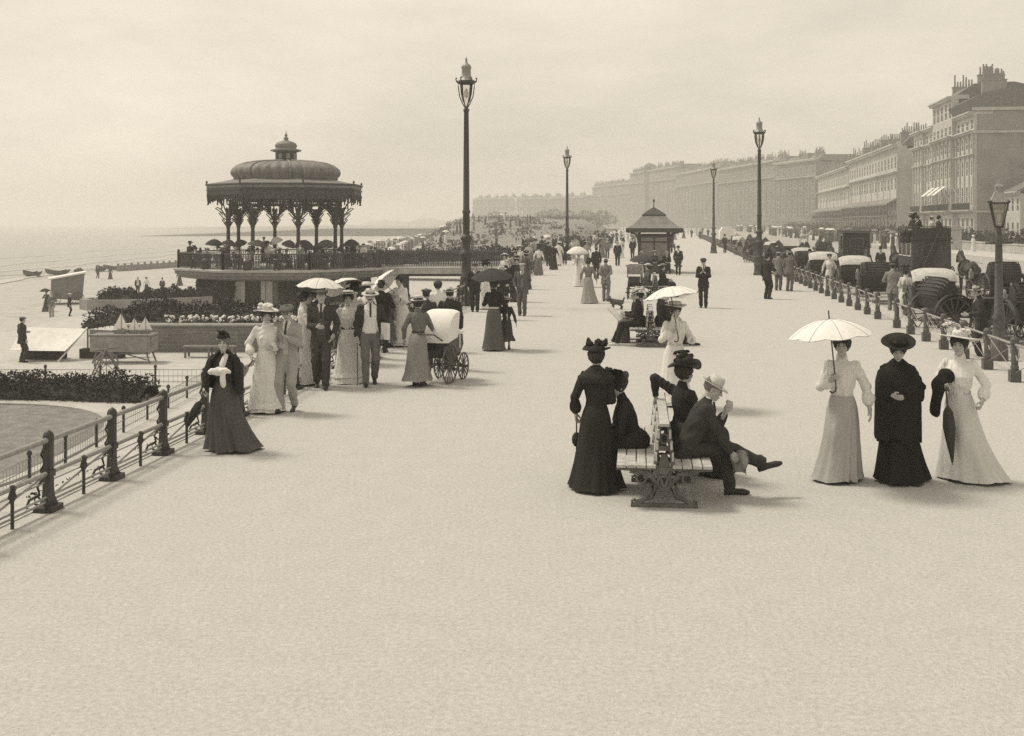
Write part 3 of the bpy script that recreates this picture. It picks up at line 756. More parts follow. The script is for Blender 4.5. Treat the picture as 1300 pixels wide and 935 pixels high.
M_WALLB = brick_mat('garden_wall_brick', .22, .45, .15)
M_HORSE = mat('horse_coat', .05, .6, 9, .5); M_HORSEG = mat('horse_grey', .45, .7, 7, .3)

def zt(X, Y):
    """height of the land on the beach side"""
    d = XL(Y) - .45 - X
    if d <= 0: return 0.
    z = -2.2 * min(1, d / 2.6)
    if X < -24:
        z = float(np.interp(-X, [24, 34, 75, 140], [-2.2, -4.0, -4.75, -7]))
    return z
def hit(px, py):
    """where the sight line of a picture position meets the beach-side land"""
    for Y in np.arange(8, 700, .25):
        X = (px - CX) / F * Y; z = EYE - (py - HZ) / F * Y
        if X < XL(Y) - .45:
            if z <= zt(X, Y): return (float(X), float(Y), zt(X, Y))
        elif z <= 0: return (float(X), float(Y), 0.)
    return (X, Y, z)

# --- promenade, road, pavements
Ys = np.concatenate([np.arange(-12, 60, 4), np.arange(60, 620, 20)]).astype(float)
def strip(fa, fb, z, nx=6, ys=Ys):
    return np.array([[(fa(y) + (fb(y) - fa(y)) * i / nx, y, z) for i in range(nx + 1)] for y in ys])
g = Geo().grid(strip(lambda y: XL(y) - .12, lambda y: XR(y) + .9, 0.)); 
setting(g, 'promenade', M_PROM)
def kerb(g, fx, z, w, h, ys=Ys):
    a = np.array([[(fx(y), y, z - h), (fx(y), y, z), (fx(y) + w, y, z), (fx(y) + w, y, z - h)] for y in ys]); g.grid(a, 0, False)
g = Geo(); kerb(g, lambda y: XL(y) - .45, .012, .34, .5); setting(g, 'edge_stone', M_KERB)
g = Geo(); kerb(g, lambda y: XR(y) + .9, .004, .22, .4); setting(g, 'kerb', M_KERB)
XP = lambda y: XR(y) + 21
g = Geo().grid(strip(lambda y: XR(y) + 1.1, XP, -.13)); setting(g, 'road', M_ROAD)
g = Geo(); kerb(g, XP, -.01, .22, .3); setting(g, 'far_kerb', M_KERB)
g = Geo().grid(strip(lambda y: XP(y) + .2, lambda y: XP(y) + 6, -.012)); setting(g, 'pavement', M_SAND)
g = Geo().grid(strip(lambda y: XP(y) + 6, lambda y: 1400., -.016, 3, np.array([-12., 60, 200, 400, 620]))); g.grid(np.array([[(-200., 620, -.5), (1400, 620, -.5)], [(-200., 2350, -.5), (1400, 2350, -.5)]])); setting(g, 'ground', M_GROUND)

# --- beach side: bank, lower garden ground, beach, sea
yb = np.concatenate([np.arange(-12, 120, 2.), np.arange(120, 700, 20)])
def nz(x, y): return .04 * math.sin(x * 1.7 + y * .9) * math.sin(y * 1.3 - x) 
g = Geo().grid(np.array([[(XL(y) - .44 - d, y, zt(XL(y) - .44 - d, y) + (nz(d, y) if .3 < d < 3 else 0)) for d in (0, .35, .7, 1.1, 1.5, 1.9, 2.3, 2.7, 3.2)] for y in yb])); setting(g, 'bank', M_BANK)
g = Geo().grid(np.array([[(XL(y) - 3.2 + (-24 - XL(y) + 3.2) * i / 8, y, -2.204) for i in range(9)] for y in yb])); setting(g, 'lower_path', M_SAND)
g = Geo().grid(np.array([[(-x, y, zt(-x, y) - .002 + (.06 * math.sin(y * .31 + x * .5) if x > 26 else 0)) for x in (23.9, 26, 28, 30, 32, 34, 40, 46, 52, 58, 64, 70, 76, 90, 140)] for y in yb])); setting(g, 'beach', M_SHING)
g = Geo().raw([(-1480, -40, -4.5), (-40, -40, -4.5), (-40, 2380, -4.5), (-1480, 2380, -4.5)], [[0, 1, 2, 3]]); setting(g, 'sea', M_SEA)
g = Geo().raw([(-140, 690, -2.6), (200, 690, -2.6), (200, 2370, -2.6), (-140, 2370, -2.6)], [[0, 1, 2, 3]]); setting(g, 'far_ground', M_GROUND)
q = np.random.RandomState(6); g = Geo()
for x0, w_ in ((-64.5, 1.1), (-69, .7), (-76, .6), (-88, .7), (-104, .8)):
    ys = np.arange(60, 420, 3.); c = x0 + 1.1 * np.sin(ys * .07 + x0) + .6 * np.sin(ys * .23); ww = w_ * np.clip(.5 + .6 * np.sin(ys * .11 + x0) + q.uniform(-.3, .3, len(ys)), .04, 1.3)
    g.grid(np.array([[(a - b, y, -4.46 if x0 < -66 else -4.44), (a, y, -4.36), (a + b, y, -4.46 if x0 < -66 else -4.44)] for a, b, y in zip(c, ww, ys)]))
o = setting(g, 'surf', mat('foam', .42, .8, 3, .2), 'stuff')
# round lawn with a pale edging
def blob_poly(cx, cy, rx, ry, z, n=60, pw=2.6):
    t = np.arange(n) * 2 * math.pi / n; c, s = np.cos(t), np.sin(t)
    return np.stack([cx + rx * np.sign(c) * np.abs(c) ** (2 / pw), cy + ry * np.sign(s) * np.abs(s) ** (2 / pw), np.full(n, z)], -1)
g = Geo(); P = blob_poly(-15.5, 26.5, 5.5, 7.1, -2.19); g.raw(P, [list(range(60))]); setting(g, 'lawn', M_LAWN)
g = Geo(); A = blob_poly(-15.5, 26.5, 5.5, 7.1, -2.15); B = blob_poly(-15.5, 26.5, 5.75, 7.4, -2.15); g.grid(np.array([A * [1, 1, 1] - [0, 0, .06], A, B, B - [0, 0, .06]]), 0, False, True); setting(g, 'lawn_edging', M_STONE)
# long grass bank beyond the bandstand
def mound(y, f):
    x1 = XL(y) - 2.5; x0 = x1 - 16 - .16 * (y - 120)
    hgt = float(np.interp(y, [118, 150, 200, 260, 330, 440, 470], [-2.3, -1.7, .6, 2.5, 3.7, 4.5, -2.3]))
    s = math.sin(min(1, f / .26) * math.pi / 2) if f < .8 else math.cos((f - .8) / .2 * math.pi / 2) ** .6
    return (x0 + (x1 - x0) * f, y, -2.3 + (hgt + 2.3) * max(0, s) + .12 * math.sin(f * 21 + y * .2))
g = Geo().grid(np.array([[mound(y, f) for f in np.linspace(0, 1, 25)] for y in np.arange(118, 472, 6.)])); setting(g, 'grass_bank', M_LAWN)

# ------------------------------------------------------------------ leaves
def leaf_cloud(pts, size, seed=0, mi=0, aspect=.55):
    """many small leaf faces at pts"""
    q = np.random.RandomState(seed); n = len(pts)
    a = q.normal(size=(n, 3)); a /= np.linalg.norm(a, axis=1)[:, None]; b = np.cross(a, q.normal(size=(n, 3))); b /= np.linalg.norm(b, axis=1)[:, None]
    s = size * q.uniform(.55, 1.35, (n, 1)); nrm = np.cross(a, b) * s * .18
    V = np.stack([pts - a * s, pts + b * s * aspect + nrm, pts + a * s, pts - b * s * aspect + nrm], 1).reshape(-1, 3)
    return Geo().raw(V, np.arange(4 * n).reshape(-1, 4), mi)
def shrub_pts(path, width, height, n, seed, lump=.5):
    """points in an uneven hedge along path [(x,y,z)...]"""
    q = np.random.RandomState(seed); P = np.asarray(path, float); seg = np.linalg.norm(np.diff(P, axis=0), axis=1); cum = np.concatenate([[0], np.cumsum(seg)])
    u = q.uniform(0, cum[-1], n); i = np.clip(np.searchsorted(cum, u) - 1, 0, len(seg) - 1); f = (u - cum[i]) / seg[i]
    c = P[i] + (P[i + 1] - P[i]) * f[:, None]; t = (P[i + 1] - P[i]) / seg[i][:, None]; nrm = np.stack([-t[:, 1], t[:, 0], 0 * f], -1)
    hh = height * (1 - lump / 2 + lump * (.5 + .25 * np.sin(u * 1.9 + seed) + .25 * np.sin(u * 4.7 + 2 * seed)))
    th = q.uniform(0, math.pi, n); rr = np.sqrt(q.uniform(.25, 1, n)) * (1 + .12 * np.sin(u * 7.3 + th * 3))
    return c + nrm * (np.cos(th) * rr * width / 2)[:, None] + np.stack([0 * u, 0 * u, np.sin(th) * rr * hh], -1)
def core(path, w, h, seed):
    P = np.array(path, float); n = 5 * len(P); u = np.linspace(0, len(P) - 1, n); Q = np.stack([np.interp(u, range(len(P)), P[:, k]) for k in range(3)], -1)
    T = np.gradient(Q, axis=0); T /= np.linalg.norm(T, axis=1)[:, None]; N_ = np.stack([-T[:, 1], T[:, 0], 0 * T[:, 0]], -1); th = np.linspace(0, math.pi, 9); q = np.random.RandomState(seed)
    V = Q[:, None, :] + N_[:, None, :] * (np.cos(th)[None, :, None] * w * .40 * q.uniform(.8, 1.1, (n, 9, 1))) + np.array((0, 0, 1.)) * (np.sin(th)[None, :, None] * h * .72 * q.uniform(.75, 1.1, (n, 9, 1)))
    return V
def hedge(name, label, path, w, h, n, size, seed, m=None, lump=.5, cat='hedge', group=None, flowers=0, fpath=None):
    base = path[len(path) // 2]
    pts = shrub_pts(path, w, h, n, seed, lump)
    r = thing(name, label, cat, tuple(base), 0, group); o = np.array(base, float)
    g = leaf_cloud(pts - o, size, seed); g.grid(core(np.array(path) - o, w, h * (1 - lump * .35), seed), 1, False); q = random.Random(seed)
    for i in range(0, len(pts), max(1, len(pts) // 60)):
        p = pts[i] - o; g.tube([(p[0], p[1], path[0][2] - o[2]), tuple(p)], .012, 4, 1)
    part(g, 'foliage', [m or M_LEAF, M_STEM], r)
    return r

hedge('hedge', 'dark clipped hedge bordering the lawn below the promenade railing', [(-24, 34.6, -2.2), (-19, 35.3, -2.2), (-14, 35.2, -2.2), (-10.6, 34.6, -2.2)], 1.7, .70, 17000, .055, 3, lump=.35)
hedge('bank_planting', 'low dark shrubs growing on the bank under the promenade railing', [(XL(9) - 1.75, 9, -1.15), (XL(15) - 1.75, 15, -1.15), (XL(20) - 1.75, 20, -1.15), (XL(26) - 1.75, 26, -1.2), (XL(33) - 1.75, 33, -1.2)], 1.6, .42, 16000, .034, 5, lump=.3, cat='shrubs')

# low wire fence round the garden
wf = thing('wire_fence', 'low wire mesh fence with slim posts round the sunken lawn', 'fence', (-9.6, 20, -2.2))
wp = [(-9.6, 14 + 1.9 * i) for i in range(13)] + [(-9.6 - 1.75 * i, 37.6) for i in range(1, 9)]
pg = Geo().lathe([(.035, 0), (.035, .56), (.055, .57), (.055, .62), (.02, .66)], 8).mesh('post')
for x, y in wp: link('post', pg, M_IRON, wf, (x + 9.6, y - 20, 0))
g = Geo()
for z in (.12, .3, .5): g.tube([(0, -6, z), (0, 17.6, z)], .012, 4); g.tube([(0, 17.6, z), (-14, 17.6, z)], .012, 4)
for i in range(160): g.tube([(0, -6 + i * .148, .06), (0, -6 + i * .148, .5)], .006, 3, 0, False)
for i in range(95): g.tube([(-i * .148, 17.6, .06), (-i * .148, 17.6, .5)], .006, 3, 0, False)
part(g, 'wire_mesh', M_IRONL, wf)

# ------------------------------------------------------------------ promenade railing (cast iron, beach side)
PS = 1.5; PA = math.atan(.105)
def rail_post():
    g = Geo()
    g.prism([(-.16, 0), (.16, 0), (.17, .05), (.12, .10), (.075, .15), (.055, .25), (.05, .36), (.05, .42), (.048, .62), (.052, .74), (-.052, .74), (-.048, .62), (-.05, .42), (-.05, .36), (-.055, .25), (-.075, .15), (-.12, .10), (-.17, .05)], .10, 0, 'x')
    g.box(0, 0, .03, .26, .30, .06); g.box(0, 0, .39, .13, .14, .07)
    g.lathe([(.055, .70), (.07, .74), (.07, .78), (.055, .81), (.02, .835), (.001, .84)], 12)
    # scrolled bracket towards the sea
    g.tube([(-.05, 0, .66), (-.10, 0, .58), (-.055, 0, .50), (-.10, 0, .42), (-.07, 0, .33), (-.15, 0, .24), (-.12, 0, .16), (-.26, 0, .10), (-.30, 0, .02)], .018, 6)
    g.tube([(-.10, 0, .10), (-.14, 0, .14), (-.19, 0, .12), (-.18, 0, .06), (-.13, 0, .05)], .014, 6)
    return g.mesh('post')
_rp = rail_post(); rpm = _rp
for v_ in rpm.vertices: v_.co.x *= .8; v_.co.y *= .82
def railing(y0, n, name, label):
    r = thing(name, label, 'railing', (XL(y0), y0, 0), -PA)
    for i in range(n): link('post', rpm, M_IRON, r, (0, i * PS, 0))
    L = (n - 1) * PS
    for z, rad in ((.735, .030), (.39, .026)):
        g = Geo().tube([(0, -.1 if i == 0 else 0, z) for i in (0,)] + [(0, i * PS, z) for i in range(n)], rad, 8); part(g, 'rail', M_IRONL, r)
    g = Geo()
    for z in (.10, .15): g.tube([(0.01, i * PS, z) for i in range(n)], .013, 5)
    part(g, 'lower_rail', M_IRONL, r)
    sm = Geo().tube([(0, 0, 0), (0, 0, .30)], .020, 6).lathe([(.022, .27), (.045, .31), (.03, .36), (.045, .40), (.015, .43)], 8).mesh('stanchion')
    bm = Geo().tube([(.0, 0, .12), (.0, PS / 2, .26), (0, PS, .38)], .014, 5).tube([(0, .05, .30), (0, PS - .05, .30)], .008, 4).mesh('brace')
    for i in range(min(n - 1, 45)):
        link('stanchion', sm, M_IRON, r, (.02, (i + .5) * PS, 0)); link('brace', bm, M_IRONL, r, (-.01, i * PS, 0))
    return r
railing(9.3, 45, 'railing', 'cast iron promenade railing running from the foreground to the footbridge')
railing(84.2, 50, 'railing', 'promenade railing continuing beyond the bandstand footbridge')

# ------------------------------------------------------------------ road fence: iron posts on square plinths, tube rails
RS = 1.9; RA = math.atan(.13)
fp = Geo().box(0, 0, .11, .19, .19, .22).lathe([(.078, .22), (.076, .30), (.066, .31), (.066, .70), (.082, .71), (.082, .79)], 10, smooth=False).lathe([(.075, .79), (.06, .83), (.001, .85)], 10)
fpm = fp.mesh('post')
for k, (y0, n, lab) in enumerate(((18.4, 9, 'nearest length of post and rail fence beside the road, by the gas lamp'), (36.5, 50, 'long post and rail fence between promenade and parked carriages'), (132.5, 55, 'far length of the roadside fence fading towards the terraces'))):
    r = thing('road_fence', lab, 'fence', (XR(y0), y0, 0), -RA)
    for i in range(n): link('post', fpm, M_TYRE, r, (0, i * RS, 0))
    L = (n - 1) * RS
    part(Geo().tube([(0, -.6, .70), (0, L + .6, .70)], .024, 6), 'rail', M_IRONL, r)
    if k < 2:
        bm = Geo().tube([(0, 0, .16), (0, RS, .70)], .009, 4).tube([(0, 0, .70), (0, RS, .16)], .009, 4).tube([(0, .09, .72), (0, .25, .66), (0, .30, .5), (0, .18, .42), (0, .08, .5)], .011, 4).tube([(0, -.09, .72), (0, -.25, .66), (0, -.30, .5), (0, -.18, .42), (0, -.08, .5)], .011, 4).mesh('brace')
        for i in range(n - 1): link('brace', bm, M_IRONL, r, (0, i * RS, 0))
    else:
        part(Geo().tube([(0, 0, .35), (0, L, .35)], .03, 4), 'lower_rail', M_IRONL, r)

# ------------------------------------------------------------------ lamps
def tall_lamp():
    r = thing('street_lamp', 'tall iron gas lamp post standing nearest, beside the footbridge', 'street lamp', (0, 0, 0), 0, 'tall lamps along the promenade')
    g = Geo().lathe([(.34, 0), (.34, .12), (.30, .16), (.28, .5), (.30, .52), (.27, .60), (.20, .95), (.23, 1.0), (.185, 1.06), (.165, 1.65), (.21, 1.72), (.25, 1.80), (.25, 1.88), (.20, 1.94), (.145, 2.05), (.15, 2.3), (.20, 2.36), (.22, 2.42), (.17, 2.5), (.125, 2.55)], 16)
    for k in range(8):
        a = k * math.pi / 4; g.tube([(.285 * math.cos(a), .285 * math.sin(a), .15), (.20 * math.cos(a), .20 * math.sin(a), .93)], .025, 5)
    part(g, 'base', M_IRON, r)
    g = Geo().lathe([(.125, 2.55), (.12, 3.3), (.145, 3.33), (.145, 3.40), (.115, 3.44), (.10, 5.6), (.085, 6.95), (.11, 6.98), (.11, 7.04), (.07, 7.08), (.06, 7.15)], 12); part(g, 'shaft', M_IRON, r)
    g = Geo()
    for k in range(6):
        a = k * math.pi / 3; ca, sa = math.cos(a), math.sin(a)
        g.tube([(.06 * ca, .06 * sa, 7.12), (.13 * ca, .13 * sa, 7.25), (.24 * ca, .24 * sa, 7.5), (.29 * ca, .29 * sa, 7.85), (.28 * ca, .28 * sa, 8.0)], .02, 5)
        g.tube([(.28 * ca, .28 * sa, 7.98), (.36 * ca, .36 * sa, 8.06), (.38 * ca, .38 * sa, 8.14), (.33 * ca, .33 * sa, 8.17)], .03, 5)
    g.lathe([(.27, 7.95), (.32, 7.98), (.32, 8.06), (.27, 8.08)], 18); part(g, 'lantern_cage', M_IRON, r)
    g = Geo().lathe([(.32, 8.05), (.22, 8.14), (.17, 8.25), (.16, 8.5), (.19, 8.53), (.17, 8.60), (.12, 8.66), (.06, 8.70), (.03, 8.78), (.05, 8.82), (.02, 8.88), (.001, 8.95)], 16); part(g, 'lantern_cap', M_IRONL, r)
    g = Geo().lathe([(.05, 7.18), (.14, 7.35), (.20, 7.6), (.235, 7.95)], 16); part(g, 'glass', glass, r)
    g = Geo().lathe([(.001, 7.42), (.07, 7.5), (.09, 7.62), (.05, 7.75), (.001, 7.8)], 10); part(g, 'mantle', M_WHITE, r)
    return r
glass = bpy.data.materials.new('clear_glass'); glass.use_nodes = True
_n = glass.node_tree.nodes; _l = glass.node_tree.links; _t = _n.new('ShaderNodeBsdfTransparent'); _t.inputs[0].default_value = (.93, .92, .88, 1); _g = _n.new('ShaderNodeBsdfGlossy'); _g.inputs['Roughness'].default_value = .08
_f = _n.new('ShaderNodeFresnel'); _m = _n.new('ShaderNodeMixShader'); _l.new(_f.outputs[0], _m.inputs[0]); _l.new(_t.outputs[0], _m.inputs[1]); _l.new(_g.outputs[0], _m.inputs[2]); _l.new(_m.outputs[0], _n['Material Output'].inputs[0])
lamp = tall_lamp(); lamp.location = (at(592, 388)[0], at(592, 388)[1], 0)
for px, top_, lab in ((720, 185, 'tall iron lamp post rising from the crowd left of the shelter'), (964, 148, 'tall lamp post behind the row of parked carriages'), (906, 203, 'farthest tall lamp post, small against the distant terraces')):
    sc_ = (top_ and (1)); d = (8.95 - 3) * F / (282 - top_)
    dup(lamp, ((px - CX) / F * d, d, 0), .4, lab)
# short gas lamp on the right
x, y, _ = at(1265, 470)
r = thing('gas_lamp', 'short street gas lamp with four sided lantern behind the road fence', 'street lamp', (618 / F * 25.6, 25.6, -.0), 0, None, .97)
k = 3.95
part(Geo().lathe([(.20, 0), (.20, .3), (.15, .36), (.12, .9), (.15, .95), (.10, 1.05), (.075, 2.6), (.10, 2.64), (.07, 2.75), (.05, 2.95), (.09, 3.0)], 12), 'post', M_TYRE, r)
part(Geo().tube([(-.3, 0, 2.62), (.3, 0, 2.62)], .02, 6), 'ladder_bar', M_IRON, r)
g = Geo()
for a in range(4):
    c, s = math.cos(a * math.pi / 2 + .5), math.sin(a * math.pi / 2 + .5)
    g.tube([(.11 * c, .11 * s, 2.98), (.25 * c, .25 * s, 3.52)], .018, 5)
    c2, s2 = math.cos(a * math.pi / 2 + .5 + math.pi / 2), math.sin(a * math.pi / 2 + .5 + math.pi / 2)
    g.tube([(.25 * c, .25 * s, 3.52), (.25 * c2, .25 * s2, 3.52)], .022, 5); g.ball((.27 * c, .27 * s, 3.54), .035)
    g.tube([(.11 * c, .11 * s, 2.98), (.11 * c2, .11 * s2, 2.98)], .018, 5)
part(g, 'lantern_frame', M_IRON, r)
part(Geo().lathe([(.10, 2.99), (.235, 3.51)], 4, 0, (0, 0, 0), False, .5, False), 'glass', glass, r)
part(Geo().lathe([(.27, 3.53), (.13, 3.76), (.10, 3.78), (.10, 3.86), (.13, 3.88), (.06, 3.94), (.03, 4.02), (.001, 4.06)], 4, 0, (0, 0, 0), False, .5), 'lantern_cap', M_IRONL, r)
part(Geo().lathe([(.02, 3.0), (.03, 3.15), (.04, 3.25), (.001, 3.3)], 8), 'burner', M_WHITE, r)

# ------------------------------------------------------------------ bandstand
bx, by = -15.3, 80.
bs = thing('bandstand', 'domed iron bandstand on a raised deck over ivy covered base', 'bandstand', (bx, by, 0))
N8 = 8; r0 = math.pi / 8
def octp(r, i): a = 2 * math.pi * i / N8 + r0; return (r * math.cos(a), r * math.sin(a))
part(Geo().lathe([(5.7, -2.4), (5.7, -.75)], 8, 0, (0, 0, 0), False, r0), 'base_wall', M_WALLB, bs)
part(Geo().lathe([(5.6, -.80), (6.6, -.66), (7.1, -.58), (7.15, -.42), (7.28, -.38), (7.30, -.16), (5.5, -.16)], 8, 0, (0, 0, 0), False, r0), 'cornice', mat('deck_cornice', .17, .85, 3, .3, .2, 20), bs)
part(Geo().lathe([(7.38, -.155), (7.40, -.04), (7.2, 0), (.01, .001)], 8, 0, (0, 0, 0), False, r0), 'deck', M_STONE, bs)
q = np.random.RandomState(4); n = 7500; a = q.uniform(-math.pi, math.pi * .1, n); z = -2.3 + 1.5 * np.sqrt(q.uniform(0, 1, n))
da = np.abs(a + math.pi / 2 + .14); keep = da > .24
rad = 5.7 * math.cos(r0) / np.cos((a - r0 + math.pi / 8 + r0) % (math.pi / 4) - math.pi / 8) + q.uniform(.02, .3, n) * (.6 + .4 * np.sin(a * 9))
pts = np.stack([rad * np.cos(a), rad * np.sin(a), z], -1)[keep]
part(leaf_cloud(pts, .12, 8), 'ivy', M_LEAF, bs)
fy = -5.7 * math.cos(r0)
dx = (342 - 363) / F * 74.7
dr = part(Geo().box(dx, fy - .06, -1.45, 1.02, .06, 1.75), 'door', mat('dark_door', .025, .5), bs)
g = Geo()
for s in (-1, 1): g.box(dx + s * .64, fy - .10, -1.42, .26, .2, 1.9); g.box(dx + s * 1.0, fy - .05, -1.42, .42, .1, 1.95)
g.box(dx, fy - .12, -.52, 1.6, .24, .22); part(g, 'door_frame', M_STUCCO, bs)
colm = Geo().box(0, 0, .25, .46, .46, .5).lathe([(.17, .5), (.21, .55), (.145, .66), (.14, 1.3), (.18, 1.34), (.13, 1.4), (.115, 2.6), (.16, 2.65), (.14, 2.75), (.20, 2.9), (.26, 3.0), (.16, 3.05), (.15, 3.5), (.22, 3.9)], 12)
for k in range(4):                       # fretted capital brackets
    c, s = math.cos(k * math.pi / 2), math.sin(k * math.pi / 2)
    for z0, L in ((2.75, .42), (3.15, .62), (3.5, .85)):
        colm.tube([(.13 * c, .13 * s, z0), (L * .55 * c, L * .55 * s, z0 + .13), (L * c, L * s, z0 + .42), (L * .8 * c, L * .8 * s, z0 + .46), (L * .55 * c, L * .55 * s, z0 + .3)], .036, 5)
    colm.tube([(.14 * c, .14 * s, 3.3), (.5 * c, .5 * s, 3.9)], .045, 5)
cm = colm.mesh('column')
for i in range(8):
    x, y = octp(3.85, i); o = link('column', cm, M_ROOFD, bs, (x, y, 0), 2 * math.pi * i / 8 + r0)
# arched spandrels of pierced ironwork
for i in range(8):
    A = np.array(octp(3.85, i)); B = np.array(octp(3.85, i + 1)); L = np.linalg.norm(B - A); u = (B - A) / L
    g = Geo(); 
    def P(f, z): p = A + u * L * f; return (p[0], p[1], z)
    arch = [P(f, 3.15 + .95 * math.sin(math.pi * min(1, max(0, (f - .06) / .88))) ** .55) for f in np.linspace(.06, .94, 17)]
    g.tube(arch, .055, 5)
    for f in np.linspace(.1, .9, 15):
        zz = 3.15 + .95 * math.sin(math.pi * (f - .06) / .88) ** .55; g.tube([P(f, zz - .10), P(f, zz + .02)], .05, 5); g.tube([P(f, zz), P(f + (.02 if f < .5 else -.02), 4.45)], .035, 4)
    for f in (.13, .2, .8, .87):
        for k in range(6): g.ball(P(f, 3.75 + .11 * k), .085, 0, 6, 4)
    g.tube([P(0, 4.15), P(1, 4.15)], .05, 5); g.tube([P(0, 4.42), P(1, 4.42)], .06, 5)
    part(g, 'spandrel', M_ROOFD, bs)
# deep pierced fascia at the eaves
for i in range(8):
    A = np.array(octp(5.25, i)); B = np.array(octp(5.25, i + 1)); L = np.linalg.norm(B - A); u = (B - A) / L; nn = np.array((u[1], -u[0]))
    g = Geo()
    def P(f, z, o=0): p = A + u * L * f + nn * o; return (p[0], p[1], z)
    g.raw([P(0, 4.75), P(1, 4.75), P(1, 5.45), P(0, 5.45), P(0, 4.75, -.08), P(1, 4.75, -.08), P(1, 5.45, -.08), P(0, 5.45, -.08)], [[0, 1, 2, 3], [5, 4, 7, 6], [3, 2, 6, 7], [1, 0, 4, 5], [0, 3, 7, 4], [2, 1, 5, 6]])
    for k in range(15):
        f = (k + .5) / 15; d = .25 + .42 * abs(2 * f - 1) ** 1.8
        g.tube([P(f, 4.78, -.04), P(f, 4.78 - d, -.04)], [.10, .02], 5); g.ball(P(f, 4.78 - d, -.04), .06, 0, 6, 4)
    g.tube([P(0, 5.45, .05), P(1, 5.45, .05)], .07, 5); g.tube([P(0, 5.1, .03), P(1, 5.1, .03)], .04, 5)
    g.tube([P(0, 5.4), P(0, 5.72)], [.06, .02], 6); g.ball(P(0, 5.62), .08)
    # bracket out to the corner
    c = np.array(octp(3.85, i)); g.tube([(c[0], c[1], 3.3), tuple((c * .75 + A * .25)) + (4.2,), tuple((c * .3 + A * .7)) + (4.62,), (A[0], A[1], 4.75)], .045, 5)
    for f in (.3, .5, .7): p = c * (1 - f) + A * f; g.tube([(p[0], p[1], 4.75), (p[0], p[1], 3.55 + f * 1.1)], .045, 4)
    part(g, 'eaves_fascia', M_ROOFD, bs)
part(Geo().lathe([(3.7, 4.5), (5.15, 4.76), (5.3, 5.45), (5.25, 5.50), (3.4, 5.86), (3.0, 5.9)], 8, 0, (0, 0, 0), False, r0, False), 'lower_roof', M_LEAD, bs)
# ribbed dome
t = np.arange(192) * 2 * math.pi / 192; rows = []
for r_, z_ in ((3.25, 5.80), (3.40, 5.86), (3.36, 5.95), (3.52, 6.12), (3.58, 6.32), (3.50, 6.55), (3.25, 6.76), (2.75, 6.93), (2.0, 7.04), (1.0, 7.10), (.5, 7.12)):
    rr = r_ * (1 + .05 * np.abs(np.cos(t * 16)) ** .7) * .98; rows.append(np.stack([rr * np.cos(t), rr * np.sin(t), 0 * t + z_], -1))
part(Geo().grid(np.array(rows), 0, True, True), 'dome', M_LEAD, bs)
for k in range(24):
    a = 2 * math.pi * k / 24; part(Geo().tube([(r_ * math.cos(a), r_ * math.sin(a), z_) for r_, z_ in ((3.36, 5.86), (3.36, 5.97), (3.53, 6.12), (3.60, 6.32), (3.52, 6.56), (3.26, 6.78), (2.75, 6.96), (2.0, 7.08), (1.0, 7.15))], .045, 5), 'seam', M_STUCCO2, bs)
ln = part(Geo().lathe([(.95, 7.05), (.85, 7.12), (.72, 7.16), (.72, 7.72), (.80, 7.75)], 8, 0, (0, 0, 0), False), 'lantern', M_ROOFD, bs)
g = Geo()
for k in range(8): a = 2 * math.pi * k / 8 + r0; g.box(.68 * math.cos(a), .68 * math.sin(a), 7.44, .06, .24, .36, 0, a)
part(g, 'louvre', M_IRONL, ln)
part(Geo().lathe([(.78, 7.72), (1.05, 7.80), (1.05, 7.86), (.70, 7.95), (.72, 8.05), (.76, 8.18), (.62, 8.36), (.35, 8.46), (.20, 8.50), (.14, 8.58), (.18, 8.66), (.10, 8.74), (.07, 8.8), (.12, 8.87), (.05, 8.95), (.02, 9.1), (.001, 9.25)], 16), 'lantern_roof', M_LEAD, bs)
balm = Geo()
def balustrade(A, B, parent, h=.98, step=.16):
    A = np.array(A, float); B = np.array(B, float); L = np.linalg.norm(B - A); g = Geo()
    for i in range(int(L / step) + 1):
        p = A + (B - A) * min(1, i * step / L); g.tube([p + (0, 0, .08), p + (0, 0, h - .04)], .026, 5, 0, False); 
        g.tube([p + (0, 0, h * .42), p + (0, 0, h * .58)], .05, 5, 0, False)
        g.tube([p + (0, 0, h * .75), p + (B - A) / L * step * .5 + (0, 0, h - .08), p + (B - A) / L * step + (0, 0, h * .75)], .016, 4, 0, False)
    g.tube([A + (0, 0, .08), B + (0, 0, .08)], .035, 5); g.tube([A + (0, 0, h), B + (0, 0, h)], .05, 6)
    for p in (A, B): g.box(p[0], p[1], h / 2 + .05, .14, .14, h + .1); g.ball(p + (0, 0, h + .15), .09)
    return part(g, 'balustrade', M_IRON, parent)
for i in range(8):
    a = octp(7.05, i); b = octp(7.05, i + 1)
    if i == 7: continue
    balustrade(a + (0,), b + (0,), bs)
# footbridge to the promenade
fb_ = thing('footbridge', 'short footbridge with iron balustrades joining bandstand to promenade', 'footbridge', (-8.8, by, 0))
L = XL(by) - .3 + 8.8 
part(Geo().box(L / 2, 0, -.14, L, 3.9, .26).box(L / 2, -1.95, -.26, L, .18, .34), 'deck', M_STONE, fb_)
part(Geo().box(L / 2, -1.3, -.45, L, .2, .34).box(L / 2, 1.3, -.45, L, .2, .34), 'girder', M_IRON, fb_)
balustrade((0.1, -1.85, 0), (L - .2, -1.85, 0), fb_); balustrade((0.1, 1.85, 0), (L - .2, 1.85, 0), fb_)
for x in (1.6, 5.6):
    for s in (-1, 1): link('pillar', cached('fbp', lambda: Geo().lathe([(.2, -2.2), (.2, -2.0), (.13, -1.9), (.12, -.7), (.22, -.5)], 10).mesh('pillar')), M_IRON, fb_, (x, s * 1.3, 0))

